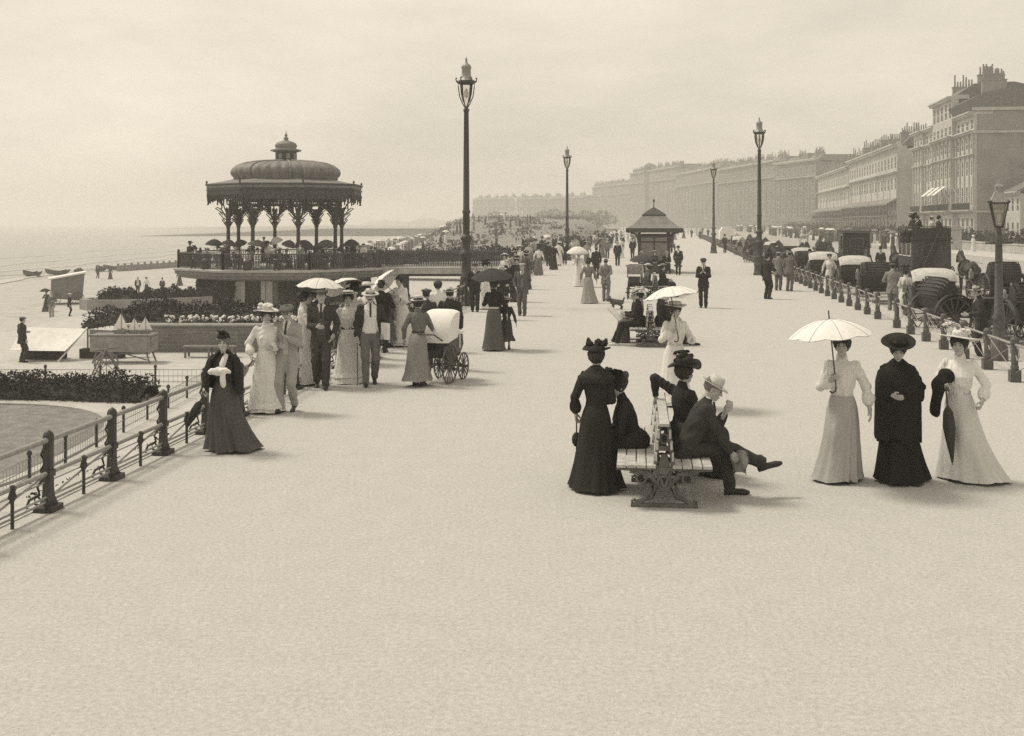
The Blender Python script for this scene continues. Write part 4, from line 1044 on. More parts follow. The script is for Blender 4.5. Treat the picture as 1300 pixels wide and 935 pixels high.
# planted walls below the bandstand
r = thing('garden_wall', 'low curved wall round the bandstand garden with shrubs above', 'wall', (-18, 72, -2.2))
W = np.array([(-25.6, 71.6, 0), (-25.7, 70.2, 0), (-24.9, 69.2, 0), (-23, 69.2, 0), (-20.6, 70.6, 0), (-18.4, 72.6, 0)]) - np.array((-18, 72, 0))
I_ = W + np.array([(.3, 0, 0), (.35, .05, 0), (.2, .3, 0), (0, .35, 0), (-.1, .35, 0), (-.1, .35, 0)]); up_ = np.array((0, 0, .62))
g = Geo().grid(np.array([W, W + up_, I_ + up_, I_]), 0, False); part(g, 'wall', M_STUCCO2, r)
hedge('shrub_bed', 'dark shrubs along the top of the curved wall beside the bandstand', [(-24.6, 71.2, -1.75), (-23, 70.4, -1.75), (-20.4, 72.0, -1.75), (-18.0, 74.0, -1.75)], 1.5, .75, 5200, .085, 12, cat='shrubs')
r = thing('terrace_wall', 'grey garden wall with dark panels behind the toy yachts', 'wall', (-9, 47.2, -2.2))
part(Geo().box(-1.2, .2, .52, 11.2, .3, 1.04), 'wall', M_WALLB, r); part(Geo().box(-1.2, .2, 1.07, 11.4, .42, .08), 'coping', M_STONE, r)
part(Geo().raw([(-6.8, .35, 1.0), (5, .35, 1.0), (5, 9, 1.02), (-6.8, 9, 1.02)], [[0, 1, 2, 3]]), 'planting_soil', M_BANK, r)
hedge('hedge', 'wide dark evergreen hedge behind the white flower border', [(-18.2, 51.2, -1.6), (-15.6, 51.0, -1.2), (-12.5, 50.4, -1.2), (-8, 50.6, -1.2), (-4, 51, -1.2)], 2.6, .80, 12000, .07, 21, lump=.5)
q = np.random.RandomState(9); n = 520
pts = np.stack([q.uniform(-14.2, -5, n), 47.75 + q.uniform(0, .9, n), -1.12 + q.uniform(.05, .28, n)], -1)
r = thing('flower_border', 'border of small white flowers along the top of the garden wall', 'flowers', (-10, 48, -1.15))
g = Geo()
for i, p in enumerate(pts - np.array((-10, 48, -1.15))):
    if i % 2 == 0: g.ball(p, q.uniform(.035, .085), 0, 6, 4)
part(g, 'blossom', M_WHITE, r); part(leaf_cloud(np.concatenate([pts, pts + q.normal(0, .08, pts.shape) - (0, 0, .08)]) - np.array((-10, 48, -1.15)), .07, 2), 'leaves', M_LEAF2, r)
# slatted garden seat against the wall
r = thing('garden_bench', 'long slatted garden seat standing against the terrace wall', 'bench', (-11.6, 45.5, -2.2))
for z in (.42,): part(Geo().box(0, -.1, z, 2.0, .5, .05), 'seat', M_TIMB, r)
for z in (.6, .75, .9): part(Geo().box(0, .18, z, 2.0, .05, .10), 'back_slat', M_TIMB, r)
for x in (-.9, 0, .9): part(Geo().box(x, -.3, .2, .07, .07, .4).box(x, .2, .48, .07, .07, .96), 'leg', M_TIMB, r)

# ------------------------------------------------------------------ stalls on the lower walk
sx, sy = at(158, 460, -2.2)[:2]
r = thing('display_stand', 'grey boxed stand on trestle legs carrying three toy yachts', 'stand', (sx, sy, -2.2))
part(Geo().box(0, 0, 1.02, 2.3, 1.0, .06), 'top', M_TIMB, r)
part(Geo().prism([(-.46, .98), (-.50, .98), (-.42, .42), (-.38, .42)], 2.2, 0, 'x').prism([(.46, .98), (.50, .98), (.42, .42), (.38, .42)], 2.2, 0, 'x').box(-1.1, 0, .7, .05, .85, .56).box(1.1, 0, .7, .05, .85, .56), 'side_panel', mat('grey_boards', .26, .9, 4, .3), r)
for x in (-1, 1):
    for y in (-.4, .4): part(Geo().tube([(x * .9, y * .8, .45), (x * 1.05, y, 0)], .035, 6), 'leg', M_TIMB, r)
part(Geo().tube([(-.95, -.38, .12), (.6, -.34, .5)], .025, 5).tube([(.95, -.38, .12), (-.4, -.34, .5)], .025, 5), 'brace', M_TIMB, r)
for i, (px, s, lab) in enumerate(((153, 1.15, 'largest toy yacht, leftmost of three white sailed yachts on the stand'), (170, .9, 'middle toy yacht with white sails on the display stand'), (184, .95, 'toy yacht at the end of the stand nearest the garden wall'))):
    t_ = thing('toy_yacht', lab, 'toy yacht', ((px - CX) / F * sy, sy, -2.2 + 1.05), .2 * i - .2, 'toy yachts on the stand', s)
    part(Geo().prism([(-.26, .12), (-.24, .04), (-.1, 0), (.12, 0), (.25, .06), (.30, .13)], .12, 0, 'y').box(0, 0, -.0, .22, .02, .06), 'hull', cloth(.25), t_)
    part(Geo().tube([(.03, 0, .1), (.03, 0, .68)], .010, 5), 'mast', M_TIMB, t_)
    part(Geo().prism([(.02, .66), (.02, .16), (-.26, .15)], .012, 0, 'y'), 'mainsail', M_WHITE, t_); part(Geo().prism([(.05, .60), (.05, .18), (.28, .14)], .012, 0, 'y'), 'jib', M_WHITE, t_)
# winding wheel on a trestle
x, y = at(135, 478, -2.2)[:2]
r = thing('winding_wheel', 'spoked wooden wheel on a small trestle on the lower path', 'wheel frame', (x, y, -2.2), .5)
for yy in (-.22, .22): part(Geo().tube([(-.45, yy, 0), (-.05, yy, .92)], .03, 6).tube([(.5, yy, 0), (.0, yy, .92)], .03, 6), 'trestle', M_TIMB, r)
part(Geo().tube([(0, -.3, .88), (0, .3, .88)], .03, 6).tube([(-.5, 0, .88), (.5, 0, .96)], .03, 6), 'crossbar', M_TIMB, r)
g = Geo().tube([(.38 * math.cos(a), 0, .42 + .38 * math.sin(a)) for a in np.linspace(0, 2 * math.pi, 25)], .028, 6)
for k in range(8): a = k * math.pi / 4; g.tube([(0, 0, .42), (.37 * math.cos(a), 0, .42 + .37 * math.sin(a))], .015, 5)
part(g, 'wheel', M_TIMB, r)
# canvas shelter propped on poles
x, y = at(62, 456, -2.2)[:2]
r = thing('canvas_awning', 'white canvas awning propped on a leaning pole by the hedge', 'awning', (x, y, -2.2))
def sheet(A, B, C, D, n=14, sag=.06):
    g = []
    for i in range(n):
        f = i / (n - 1); L0 = np.array(A) * (1 - f) + np.array(D) * f; L1 = np.array(B) * (1 - f) + np.array(C) * f
        g.append([L0 * (1 - k / (n - 1)) + L1 * (k / (n - 1)) - np.array((0, 0, sag * math.sin(math.pi * f) * math.sin(math.pi * k / (n - 1)))) for k in range(n)])
    V = np.array(g); return Geo().grid(V, 0).grid(V[::-1] - np.array((0, .0, .012)), 0)
part(sheet((-1.1, -.9, .42), (.95, -.9, .40), (1.35, .3, 1.12), (-1.1, .3, 1.18)), 'canvas', M_CANVAS, r)
part(Geo().tube([(.72, -1.0, 0), (1.35, .3, 1.16)], .035, 6), 'pole', M_FRAME, r); part(Geo().tube([(-1.1, .3, 0), (-1.1, .3, 1.2)], .035, 6).tube([(1.35, .35, 0), (1.35, .35, 1.12)], .035, 6), 'post', M_TIMB, r)
part(sheet((1.36, .55, .1), (3.6, .75, .1), (3.6, .7, .95), (1.36, .5, 1.08)), 'side_cloth', mat('grey_canvas', .30, .9, 4, .3), r)
part(Geo().box(-.2, .1, .2, 1.5, .6, .4).box(1.9, .4, .18, 1.6, .5, .36), 'stacked_gear', cloth(.06), r)
# bathing hut
h_ = hit(84, 386)
r = thing('bathing_hut', 'small plank hut with a pale sloping roof on the beach edge', 'hut', h_, .35, None, 1.25)
part(Geo().prism([(-1.0, .45), (1.05, .25), (1.2, 2.1), (-.95, 1.7)], 2.0, 0, 'y'), 'wall', mat('hut_planks', .17, .9, 6, .35), r)
part(Geo().prism([(-1.15, 1.70), (1.3, 2.14), (1.28, 2.24), (-1.15, 1.80)], 2.3, 0, 'y'), 'roof', M_CANVAS, r)
def wheel(R_, n=12, w=.045, hub=.08, m=None):
    g = Geo(); t = np.linspace(0, 2 * math.pi, 33)
    g.tube([(0, R_ * math.cos(a), R_ * math.sin(a)) for a in t], w * .55, 6, 0, False)
    for k in range(n): a = 2 * math.pi * k / n; g.tube([(0, 0, 0), (0, (R_ - .01) * math.cos(a), (R_ - .01) * math.sin(a))], w * .38, 5, 0, False)
    g.tube([(-.09, 0, 0), (.09, 0, 0)], hub, 8)
    return g
wm = wheel(.42).mesh('wheel')
for x in (-.75, .75): link('wheel', wm, M_TYRE, r, (x, -1.05, .42), R(90))

# upturned boats, baskets and groynes on the beach
def boat(px, py, L, v, lab, rz, mast=0):
    p = hit(px, py); r = thing('rowing_boat', lab, 'boat', p, rz, 'boats drawn up on the shingle'); rows = []
    for f in np.linspace(0, 1, 15):
        w = .65 * math.sin(math.pi * (.12 + .88 * f)) ** .6 if f < 1 else .02; z0 = .08 + .5 * (2 * f - 1) ** 4; top_ = .62 + .28 * (2 * f - 1) ** 2
        rows.append([(w * math.cos(a) * (1 if True else 0), (f - .5) * L, top_ + (z0 - top_) * math.sin(a) ** .6 if 0 < a < math.pi else top_) for a in np.linspace(0, math.pi, 11)])
    V = np.array(rows); part(Geo().grid(V).grid(V[::-1] * np.array((.94, .99, 1)) + np.array((0, 0, .03))), 'hull', cloth(v), r)
    part(Geo().box(0, -.6, .52, 1.1, .25, .04).box(0, .5, .52, 1.1, .25, .04), 'thwart', M_TIMB, r)
    return r
boat(40, 352, 4.4, .05, 'dark rowing boat drawn up at the left end of the beach', .9); boat(72, 350, 4.2, .08, 'second dark boat on the beach, behind the plank hut', 1.2)
boat(100, 349, 4.8, .05, 'dark rowing boat on the shingle just above the hut roof', .3); boat(150, 344, 5, .12, 'grey boat lying on the shingle beside the groyne', 1.4); boat(128, 345, 4, .06, 'small dark boat between the hut and the groyne', .6)
for px0, py0, px1, py1, lab in ((150, 341, 238, 336, 'low timber groyne crossing the beach left of the bandstand'), (432, 291, 500, 289, 'distant dark groyne running into the sea beyond the bandstand')):
    a = hit(px0, py0 + 4); b = hit(px1, py1 + 3); r = thing('groyne', lab, 'groyne', a)
    d = np.array(b) - np.array(a); n_ = 12
    g = Geo()
    for i in range(n_): p = d * i / (n_ - 1); part(Geo().box(p[0], p[1], p[2] + .4, .3, .3, 1.6), 'pile', M_TIMB, r)
    g.raw([(0, 0, -.3), tuple(d - (0, 0, .3)), tuple(d + (0, 0, .9)), (0, 0, .9), (0, .2, -.3), tuple(d + (0, .2, -.3)), tuple(d + (0, .2, .9)), (0, .2, .9)], [[0, 1, 2, 3], [5, 4, 7, 6], [3, 2, 6, 7], [0, 3, 7, 4], [2, 1, 5, 6]]); part(g, 'planking', M_TIMB, r)

# shrubs beyond the footbridge
hedge('shrub_belt', 'dark belt of shrubs behind the footbridge balustrade', [(-12, 108, -1.0), (-6, 106, -.5), (-1, 104, -.4), (3.2, 106, -.4)], 5, 1.15, 7000, .13, 31, cat='shrubs', lump=.7)
hedge('shrub_belt', 'scrubby bushes right of the bandstand along the beach edge', [(-22, 128, -1.6), (-16, 120, -1.6), (-10, 118, -1.2)], 5, 1.1, 3000, .14, 32, M_LEAF2, cat='shrubs', lump=.8)

# ------------------------------------------------------------------ shelter
shx, shy = at(830, 346)[:2]
r = thing('shelter', 'glazed timber promenade shelter with a flared hipped roof and finial', 'shelter', (shx, shy, 0), -.09, None, .93)
part(Geo().box(0, 0, .08, 2.6, 2.6, .16), 'plinth', M_STONE, r)
for x in (-1, 1):
    for y in (-1, 1):
        part(Geo().box(x * .92, y * .92, 1.35, .16, .16, 2.5).tube([(x * .92, y * .92, 1.9), (x * 1.15, y * 1.15, 2.45), (x * 1.62, y * 1.62, 2.62)], .05, 6), 'post', M_IRON, r)
for k in range(4):
    f_ = part(Geo().add(Geo().box(0, .9, .45, 1.68, .08, .6).box(0, .9, 2.36, 1.68, .08, .22).box(0, .9, 1.5, .09, .08, 1.5).box(0, .9, 1.95, 1.68, .07, .10), Rz(k * math.pi / 2)), 'screen', M_IRON, r)
    part(Geo().add(Geo().box(0, .9, 1.5, 1.66, .02, 1.5), Rz(k * math.pi / 2)), 'pane', mat('pale_glass', .22, .2, 3, .4, spec=.6), f_)
    part(Geo().add(Geo().box(0, 1.55, .42, 1.8, .45, .06), Rz(k * math.pi / 2)), 'seat', M_TIMB, r)
part(Geo().lathe([(2.45, 2.55), (2.52, 2.60), (2.52, 2.82), (2.40, 2.84)], 4, 0, (0, 0, 0), False, math.pi / 4, False), 'eaves', M_IRON, r)
part(Geo().lathe([(2.5, 2.80), (1.9, 3.05), (1.30, 3.42), (.98, 3.66), (.9, 3.66)], 4, 0, (0, 0, 0), False, math.pi / 4, False), 'roof', mat('shelter_roof', .20, .8, 4, .25, .2, 20), r)
part(Geo().lathe([(1.08, 3.64), (1.05, 3.70), (.55, 3.95), (.12, 4.14), (.001, 4.16)], 4, 0, (0, 0, 0), False, math.pi / 4), 'upper_roof', M_IRON, r)
part(Geo().tube([(0, 0, 4.1), (0, 0, 4.7)], .03, 6).ball((0, 0, 4.6), .08), 'finial', M_IRON, r)

# ------------------------------------------------------------------ back to back bench
def bench():
    r = thing('bench', 'nearest double sided slatted bench with scrolled iron end frames', 'bench', (0, 0, 0), 0, 'double benches along the promenade')
    g0 = Geo()
    out = [(-.33, 0), (.33, 0), (.33, .035), (.30, .06), (.22, .10), (.16, .17), (.13, .26), (.17, .33), (.30, .385), (.50, .395), (.50, .42), (.09, .42), (.05, .86), (-.05, .86), (-.09, .42), (-.50, .42), (-.50, .395), (-.30, .385), (-.17, .33), (-.13, .26), (-.16, .17), (-.22, .10), (-.30, .06), (-.33, .035)]
    for s in (-1, 1):
        g0.tube([(s * .30, 0, .02), (s * .20, 0, .09), (s * .13, 0, .18), (s * .105, 0, .27), (s * .15, 0, .35), (s * .30, 0, .395), (s * .50, 0, .405)], [.03, .026, .024, .024, .026, .024, .022], 6).tube([(s * .095, 0, .42), (s * .045, 0, .86)], .022, 6).tube([(s * .09, 0, .42), (0, 0, .20)], .018, 6)
        g0.tube([(s * (.24 + .05 * math.cos(a)), 0, .30 + .05 * math.sin(a)) for a in np.linspace(0, 2 * math.pi, 15)], .013, 5).tube([(s * .32, 0, .02), (s * .34, 0, .06), (s * .30, 0, .08)], .018, 6)
    g0.box(0, 0, .405, 1.0, .035, .03).box(0, 0, .02, .70, .05, .04).box(0, 0, .62, .13, .03, .05).tube([(.04 * math.cos(a), 0, .72 + .05 * math.sin(a)) for a in np.linspace(0, 2 * math.pi, 13)], .012, 5).prism([(-.06, .42), (.06, .42), (.03, .56), (-.03, .56)], .02, 0, 'y')
    g0.tube([(-.31, 0, .05), (-.12, 0, .10), (-.06, 0, .22), (-.14, 0, .34), (-.36, 0, .37)], .02, 6).tube([(.31, 0, .05), (.12, 0, .10), (.06, 0, .22), (.14, 0, .34), (.36, 0, .37)], .02, 6)
    g0.tube([(.07 * math.cos(a), 0, .26 + .07 * math.sin(a)) for a in np.linspace(0, 2 * math.pi, 17)], .016, 6).tube([(-.34, 0, .02), (.34, 0, .02)], .025, 6)
    fm = g0.mesh('end_frame')
    for y in (0, 1.2, 2.4): link('end_frame', fm, M_BENCHI, r, (0, y, 0))
    for s in (-1, 1):
        for k in range(4): part(Geo().box(s * (.135 + .105 * k), 1.2, .437, .092, 2.56, .03), 'seat_slat', M_TIMBP, r)
        for k, z in enumerate((.54, .66, .78)): part(Geo().box(s * (.088 - .014 * k), 1.2, z, .022, 2.56, .085), 'back_slat', M_TIMBP, r)
    part(Geo().box(0, 1.2, .875, .10, 2.56, .03), 'back_cap', M_TIMBP, r)
    return r
M_BENCHI = mat('bench_iron', .12, .6, 12, .4, .2, 40)
B1 = bench(); B1.location = (1.60, 12.42, 0); B1.rotation_euler = (0, 0, -PA)
b2 = at(826, 441); B2 = dup(B1, b2, -PA, 'second double bench with a man reading a newspaper on it')
b3 = at(832, 378); B3 = dup(B1, b3, -PA, 'third double bench hidden behind seated ladies near the white perambulator')

# ------------------------------------------------------------------ carriages and horses
def horse_geo(h=.03):
    def f(p):
        d = loftd(p[:, [0, 2, 1]] , [(-.62, .16, .18, 0, 1.20), (-.45, .25, .28, 0, 1.20), (-.1, .27, .30, 0, 1.13), (.25, .26, .30, 0, 1.13), (.50, .22, .27, 0, 1.18), (.62, .13, .18, 0, 1.22)], .08)
        d = smin(d, cap(p, (0, .52, 1.28), (0, .92, 1.75), .20, .115), .10)
        d = smin(d, chain(p, [(0, .90, 1.80), (0, 1.12, 1.64), (0, 1.30, 1.44)], (.115, .095, .065), .05), .06)
        for s in (-1, 1):
            d = smin(d, cap(p, (s * .055, .88, 1.86), (s * .065, .90, 1.98), .03, .012), .02)
            d = smin(d, chain(p, [(s * .14, .46, 1.05), (s * .14, .50, .58), (s * .14, .48, .52), (s * .14, .49, .14), (s * .14, .53, .05)], (.13, .065, .062, .042, .06), .04), .06)
            d = smin(d, chain(p, [(s * .15, -.48, 1.10), (s * .16, -.36, .78), (s * .15, -.62, .52), (s * .15, -.60, .14), (s * .15, -.56, .05)], (.19, .11, .060, .045, .06), .04), .06)
        return d
    g = Geo(); v, q = snet(f, (-.4, -.9, -.02), (.4, 1.5, 2.05), h); return g.raw(v, q, 0, True)
def horse(loc, rz, label, m=None, rein=True):
    r = thing('horse', label, 'horse', loc, rz, 'carriage horses')
    link('body', cached('horse', lambda: horse_geo().mesh('body')), M_HORSE, r)
    o = r.children[-1] if r.children else None
    for c in r.children:
        if m: c.material_slots[0].link = 'OBJECT'; c.material_slots[0].material = m
    link('mane', cached('mane', lambda: Geo().tube([(0, .50, 1.50), (0, .70, 1.72), (0, .86, 1.90)], [.03, .05, .03], 6).tube([(0, -.62, 1.30), (0, -.74, 1.22), (0, -.78, .9), (0, -.76, .6)], [.05, .08, .09, .02], 7).mesh('mane')), HAIRD, r)
    g = Geo().tube([(.27 * math.cos(a), .46 - .10 * math.sin(a), 1.2 + .33 * math.sin(a)) for a in np.linspace(0, 2 * math.pi, 17)], .035, 6).tube([(.285 * math.cos(a), 0, 1.13 + .32 * math.sin(a)) for a in np.linspace(0, 2 * math.pi, 17)], .02, 5)
    for s in (-1, 1): g.tube([(s * .27, .45, 1.2), (s * .30, 0, 1.0), (s * .34, -1.0, .85)], .02, 5); g.tube([(s * .09, 1.15, 1.6), (s * .2, .5, 1.5), (s * .25, -.9, 1.4)], .009, 4)
    link('harness', cached('harness', lambda: g.mesh('harness')), M_LEATH, r)
    return r
def victoria(loc, rz, label, cover=False, cw=.74, fold_=True, group='open carriages waiting beside the fence'):
    """open carriage: front +Y"""
    r = thing('open_carriage', label, 'carriage', loc, rz, group)
    body = [(-1.05, .75), (-.95, .62), (-.45, .55), (.0, .52), (.25, .40), (.85, .40), (.95, .55), (1.0, .95), (.92, .95), (.80, .50), (.3, .50), (.1, .95), (-.1, 1.0), (-.7, 1.05), (-1.0, 1.15), (-1.1, 1.0)]
    g = Geo().prism(body, .06, 0, 'x', .55).prism(body, .06, 0, 'x', -.55).box(0, -.5, .58, 1.1, .95, .06).box(0, .55, .42, 1.1, .65, .05).prism([(-1.05, .70), (-.98, .62), (-1.0, 1.15), (-1.1, 1.15)], 1.1, 0, 'x'); part(g, 'body', M_CARR, r)
    part(Geo().box(0, -.55, .78, 1.04, .55, .16).prism([(-.95, .8), (-.80, .8), (-.92, 1.25), (-1.04, 1.25)], 1.04, 0, 'x'), 'seat', M_LEATH, r)
    part(Geo().box(0, 1.0, 1.02, .95, .45, .1).box(0, 1.0, .78, .7, .4, .38).prism([(1.25, .95), (1.45, .62), (1.5, .64), (1.3, 1.0)], .95, 0, 'x'), 'driving_seat', M_LEATH, r)
    # folded leather hood: a fan of bellows behind the seat
    g = Geo()
    for k in range(6):
        a = R(172 - 10 * k); L = .645
        g.tube([(-.58, -.62, 1.02), (-.56, -.62 + L * math.cos(a), 1.02 + L * math.sin(a)), (-.42, -.62 + L * 1.03 * math.cos(a), 1.02 + L * 1.03 * math.sin(a)), (.42, -.62 + L * 1.03 * math.cos(a), 1.02 + L * 1.03 * math.sin(a)), (.56, -.62 + L * math.cos(a), 1.02 + L * math.sin(a)), (.58, -.62, 1.02)], .020, 5)
    sh = lambda a0, a1, L0, n_, w_, pl: np.array([[(x, -.62 + (L0 + pl * math.sin(i * 2.1)) * (1 - .16 * abs(x / w_) ** 3.5) * math.cos(a), 1.02 + (L0 + pl * math.sin(i * 2.1)) * (1 - .16 * abs(x / w_) ** 3.5) * math.sin(a)) for x in np.linspace(-w_, w_, 13)] for i, a in enumerate(np.linspace(R(a0), R(a1), n_))])
    V = sh(118, 178, .66, 16, .60, .004); g.grid(V)
    for s in (-1, 1):
        e = V[:, 0 if s < 0 else -1]; g.raw(np.concatenate([[(s * .60, -.62, 1.02)], e]), [[0, i, i + 1] for i in range(1, len(e))])
    g.prism([(-1.27, 1.06), (-1.06, 1.0), (-.98, .66), (-1.05, .72)], 1.06, 0, 'x'); part(g, 'hood', M_LEATH, r)
    if cover:
        V = sh(104, 152, .72, 9, .65, .006); part(Geo().grid(V).grid((V - np.array((0, -.02, .02)))[::-1]), 'dust_cover', mat('dust_sheet', .50, .9, 5, .2, .3, 30), r)
    for s in (-1, 1):
        link('wheel', cached('wh52', lambda: wheel(.52, 14).mesh('wheel')), M_TYRE, r, (s * .68, -.80, .52)); link('wheel', cached('wh38', lambda: wheel(.40, 12).mesh('wheel')), M_TYRE, r, (s * .60, .95, .40))
        part(Geo().tube([(s * .68, -.8 - .62 * math.cos(a), .52 + .62 * math.sin(a)) for a in np.linspace(.2, 2.2, 9)], .035, 5, flat=2.2), 'mudguard', M_LEATH, r)
        part(Geo().box(s * .62, .75, 1.0, .14, .14, .26).lathe([(.05, .0), (.05, .10), (.001, .14)], 8, 0, (s * .62, .75, 1.13)), 'carriage_lamp', M_IRONL, r)
    part(Geo().tube([(-.68, -.8, .52), (.68, -.8, .52)], .035, 6).tube([(-.6, .95, .4), (.6, .95, .4)], .035, 6).tube([(0, -1.0, .5), (0, 1.2, .42)], .04, 6), 'axle', M_IRON, r)
    part(Geo().tube([(-.38, 1.2, .55), (-.34, 2.2, .80), (-.32, 3.4, 1.0)], .03, 6).tube([(.38, 1.2, .55), (.34, 2.2, .80), (.32, 3.4, 1.0)], .03, 6), 'shafts', M_TYRE, r)
    return r
def cab(loc, rz, label, H_=2.15, L=1.5, v=M_CARR, deck=False, name='closed_carriage', cat='carriage'):
    r = thing(name, label, cat, loc, rz)
    w = 1.25 if not deck else 1.75
    prof = [(-L / 2 - .1, .95), (-L / 2 + .1, .55), (L / 2 - .1, .55), (L / 2, .95), (L / 2, H_), (-L / 2 - .05, H_)]
    part(Geo().prism(prof, w, 0, 'x'), 'body', v, r)
    part(Geo().prism([(-L / 2 - .15, H_), (L / 2 + .12, H_), (L / 2, H_ + .12), (-L / 2, H_ + .12)], w + .12, 0, 'x'), 'roof', M_LEATH, r)
    for s in (-1, 1):
        nwin = 1 if not deck else 3
        for k in range(nwin):
            yy = 0 if nwin == 1 else (k - 1) * L / 3.2
            f_ = part(Geo().box(s * (w / 2 + .012), yy, H_ - .48, .05, .62 if nwin == 1 else .75, .66), 'window', M_FRAME if deck else M_TYRE, r); part(Geo().box(s * (w / 2 + .03), yy, H_ - .48, .03, .50 if nwin == 1 else .64, .54), 'pane', M_GLASSD, f_)
    f_ = part(Geo().box(0, -L / 2 - .085, H_ - .45, w * .55, .04, .42), 'window', M_TYRE, r); part(Geo().box(0, -L / 2 - .105, H_ - .45, w * .45, .02, .32), 'pane', M_GLASSD, f_)
    part(Geo().box(0, L / 2 + .35, 1.35 if not deck else H_ + .2, w * .7, .5, .12).box(0, L / 2 + .3, 1.0, w * .6, .5, .6), 'driving_seat', M_LEATH, r)
    for s in (-1, 1):
        link('wheel', cached('wh52', lambda: 0), M_TYRE, r, (s * (w / 2 + .1), -L / 2 + .1, .52)); link('wheel', cached('wh38', lambda: 0), M_TYRE, r, (s * (w / 2), L / 2 + .45, .40))
    part(Geo().tube([(-w / 2 - .1, -L / 2 + .1, .52), (w / 2 + .1, -L / 2 + .1, .52)], .04, 6).tube([(-w / 2, L / 2 + .45, .4), (w / 2, L / 2 + .45, .4)], .04, 6).tube([(0, -L / 2, .5), (0, L / 2 + .6, .45)], .05, 6), 'axle', M_IRON, r)
    if deck:
        g = Geo()
        for k in range(9): g.tube([(-w / 2, -L / 2 + k * L / 8, H_ + .1), (-w / 2, -L / 2 + k * L / 8, H_ + .6)], .02, 4).tube([(w / 2, -L / 2 + k * L / 8, H_ + .1), (w / 2, -L / 2 + k * L / 8, H_ + .6)], .02, 4)
        for s in (-1, 1): g.tube([(s * w / 2, -L / 2, H_ + .6), (s * w / 2, L / 2, H_ + .6)], .025, 5)
        g.tube([(-w / 2, -L / 2, H_ + .6), (w / 2, -L / 2, H_ + .6)], .025, 5); part(g, 'top_rail', M_IRON, r)
        part(Geo().box(0, -L / 2 - .06, H_ + .34, w, .05, .42), 'name_board', M_LEATH, r)
        part(Geo().box(0, 0, H_ + .3, .5, L * .9, .36), 'knifeboard_seat', M_TIMB, r)
        st = Geo()
        for k in range(7): a = k * .35; st.box(-.5 + .1 * k, -L / 2 - .35, .6 + .3 * k, .45, .28, .04)
        st.tube([(-.7, -L / 2 - .5, .5), (.2, -L / 2 - .5, 2.6)], .025, 5).tube([(-.3, -L / 2 - .22, .4), (.5, -L / 2 - .22, 2.6)], .025, 5); part(st, 'stair', M_IRON, r)
    else:
        part(Geo().tube([(-.38, L / 2 + .6, .55), (-.32, L / 2 + 2.6, 1.0)], .03, 6).tube([(.38, L / 2 + .6, .55), (.32, L / 2 + 2.6, 1.0)], .03, 6), 'shafts', M_TYRE, r)
    return r
def atY(px, Y, z=-.13): return ((px - CX) / F * Y, Y, z)
v1 = victoria(atY(1179, 37.0), -RA - .05, 'large open carriage with white dust cover seen from behind the fence', True)
victoria((atY(1228, 33.2)), -RA - 1.25, 'open carriage standing side on at the right with its hood folded', False)
horse((atY(1228, 33.2)[0] + 2.75, 33.9, -.13), -RA - 1.25, 'dark horse harnessed to the side on carriage at the right')
def vd(px, Y, rz, lab, cover):
    key = 'vic%d' % cover
    if key not in _cache: _cache[key] = victoria(atY(px, Y), rz, lab, cover); return _cache[key]
    return dup(_cache[key], atY(px, Y), rz, lab)
vd(1080, 50.5, -RA + .03, 'open carriage with white covered hood left of the low victoria', True)
vd(1111, 46, -RA - .1, 'low dark open carriage with no cover behind the fence posts', False)
vd(1044, 57, -RA - .1, 'open carriage with a white cover third along the fence', True)
vd(1010, 66, -RA + .35, 'open carriage with a long white cover fourth along the fence', True)
for i, (px, Y, rz, cv, lab) in enumerate(((990, 72, .6, 0, 'dark open carriage just beyond the fourth white covered one'), (976, 79, -.3, 0, 'dark open carriage parked behind the three standing men'), (966, 87, .5, 0, 'dark carriage below the tall lamp post'), (957, 95, -.2, 0, 'dark carriage left of the tall lamp post'), (948, 106, .4, 0, 'distant dark carriage in the middle of the waiting line'), (940, 118, -.2, 1, 'distant carriage with a pale cover near the policeman'), (932, 134, .2, 0, 'farthest dark carriage in the waiting line'))):
    vd(px, Y, -RA + rz, lab, bool(cv))
cab(atY(1084, 57.5), -RA, 'tall black closed cab standing behind the white covered carriage', 2.6, 1.5)
horse(atY(1064, 61), -RA + .3, 'dark horse standing beside the tall black cab'); 
for i, (px, Y, rz, lab, m) in enumerate(((1030, 69, .5, 'dark horse between the parked open carriages', None), (1004, 77, 1.0, 'bay horse turned towards the promenade beyond the white cover', None), (984, 92, .9, 'dark horse in the crowded cab rank', None), (972, 104, .8, 'dark horse near the tall lamp post', None), (960, 118, .7, 'distant dark horse in the cab rank', None), (952, 100, 2.2, 'pale grey horse in the cab rank', M_HORSEG), (1021, 165, -1.4, 'white horse pulling across the far road', M_HORSEG), (1040, 105, -.2, 'tall dark horse standing out in the road', None), (944, 128, 2.0, 'second pale horse far along the rank', M_HORSEG))):
    horse(atY(px, Y), -RA + rz, lab, m)
for px, Y, rz, cv, lab in ((984, 69, -.1, 0, 'dark open carriage nosing in between the waiting horses'), (996, 76, .3, 0, 'dark open carriage second deep behind the waiting line'), (978, 86, .1, 1, 'pale covered carriage second deep in the waiting line'), (964, 98, .2, 0, 'dark carriage second deep behind the tall lamp post'), (1022, 63, -.05, 0, 'dark carriage squeezed beside the third white covered one')):
    vd(px, Y, -RA + rz, lab, bool(cv))
for px, Y, rz, lab in ((993, 67, .6, 'dark horse facing the fence beside the fourth white cover'), (1015, 72, -.6, 'dark horse behind the third white covered carriage'), (975, 74, 1.2, 'dark horse with its head over the fence behind the three men'), (1100, 52, -.2, 'dark horse ahead of the low uncovered carriage'), (958, 90, .5, 'dark horse left of the tall lamp post')):
    horse(atY(px, Y), -RA + rz, lab)
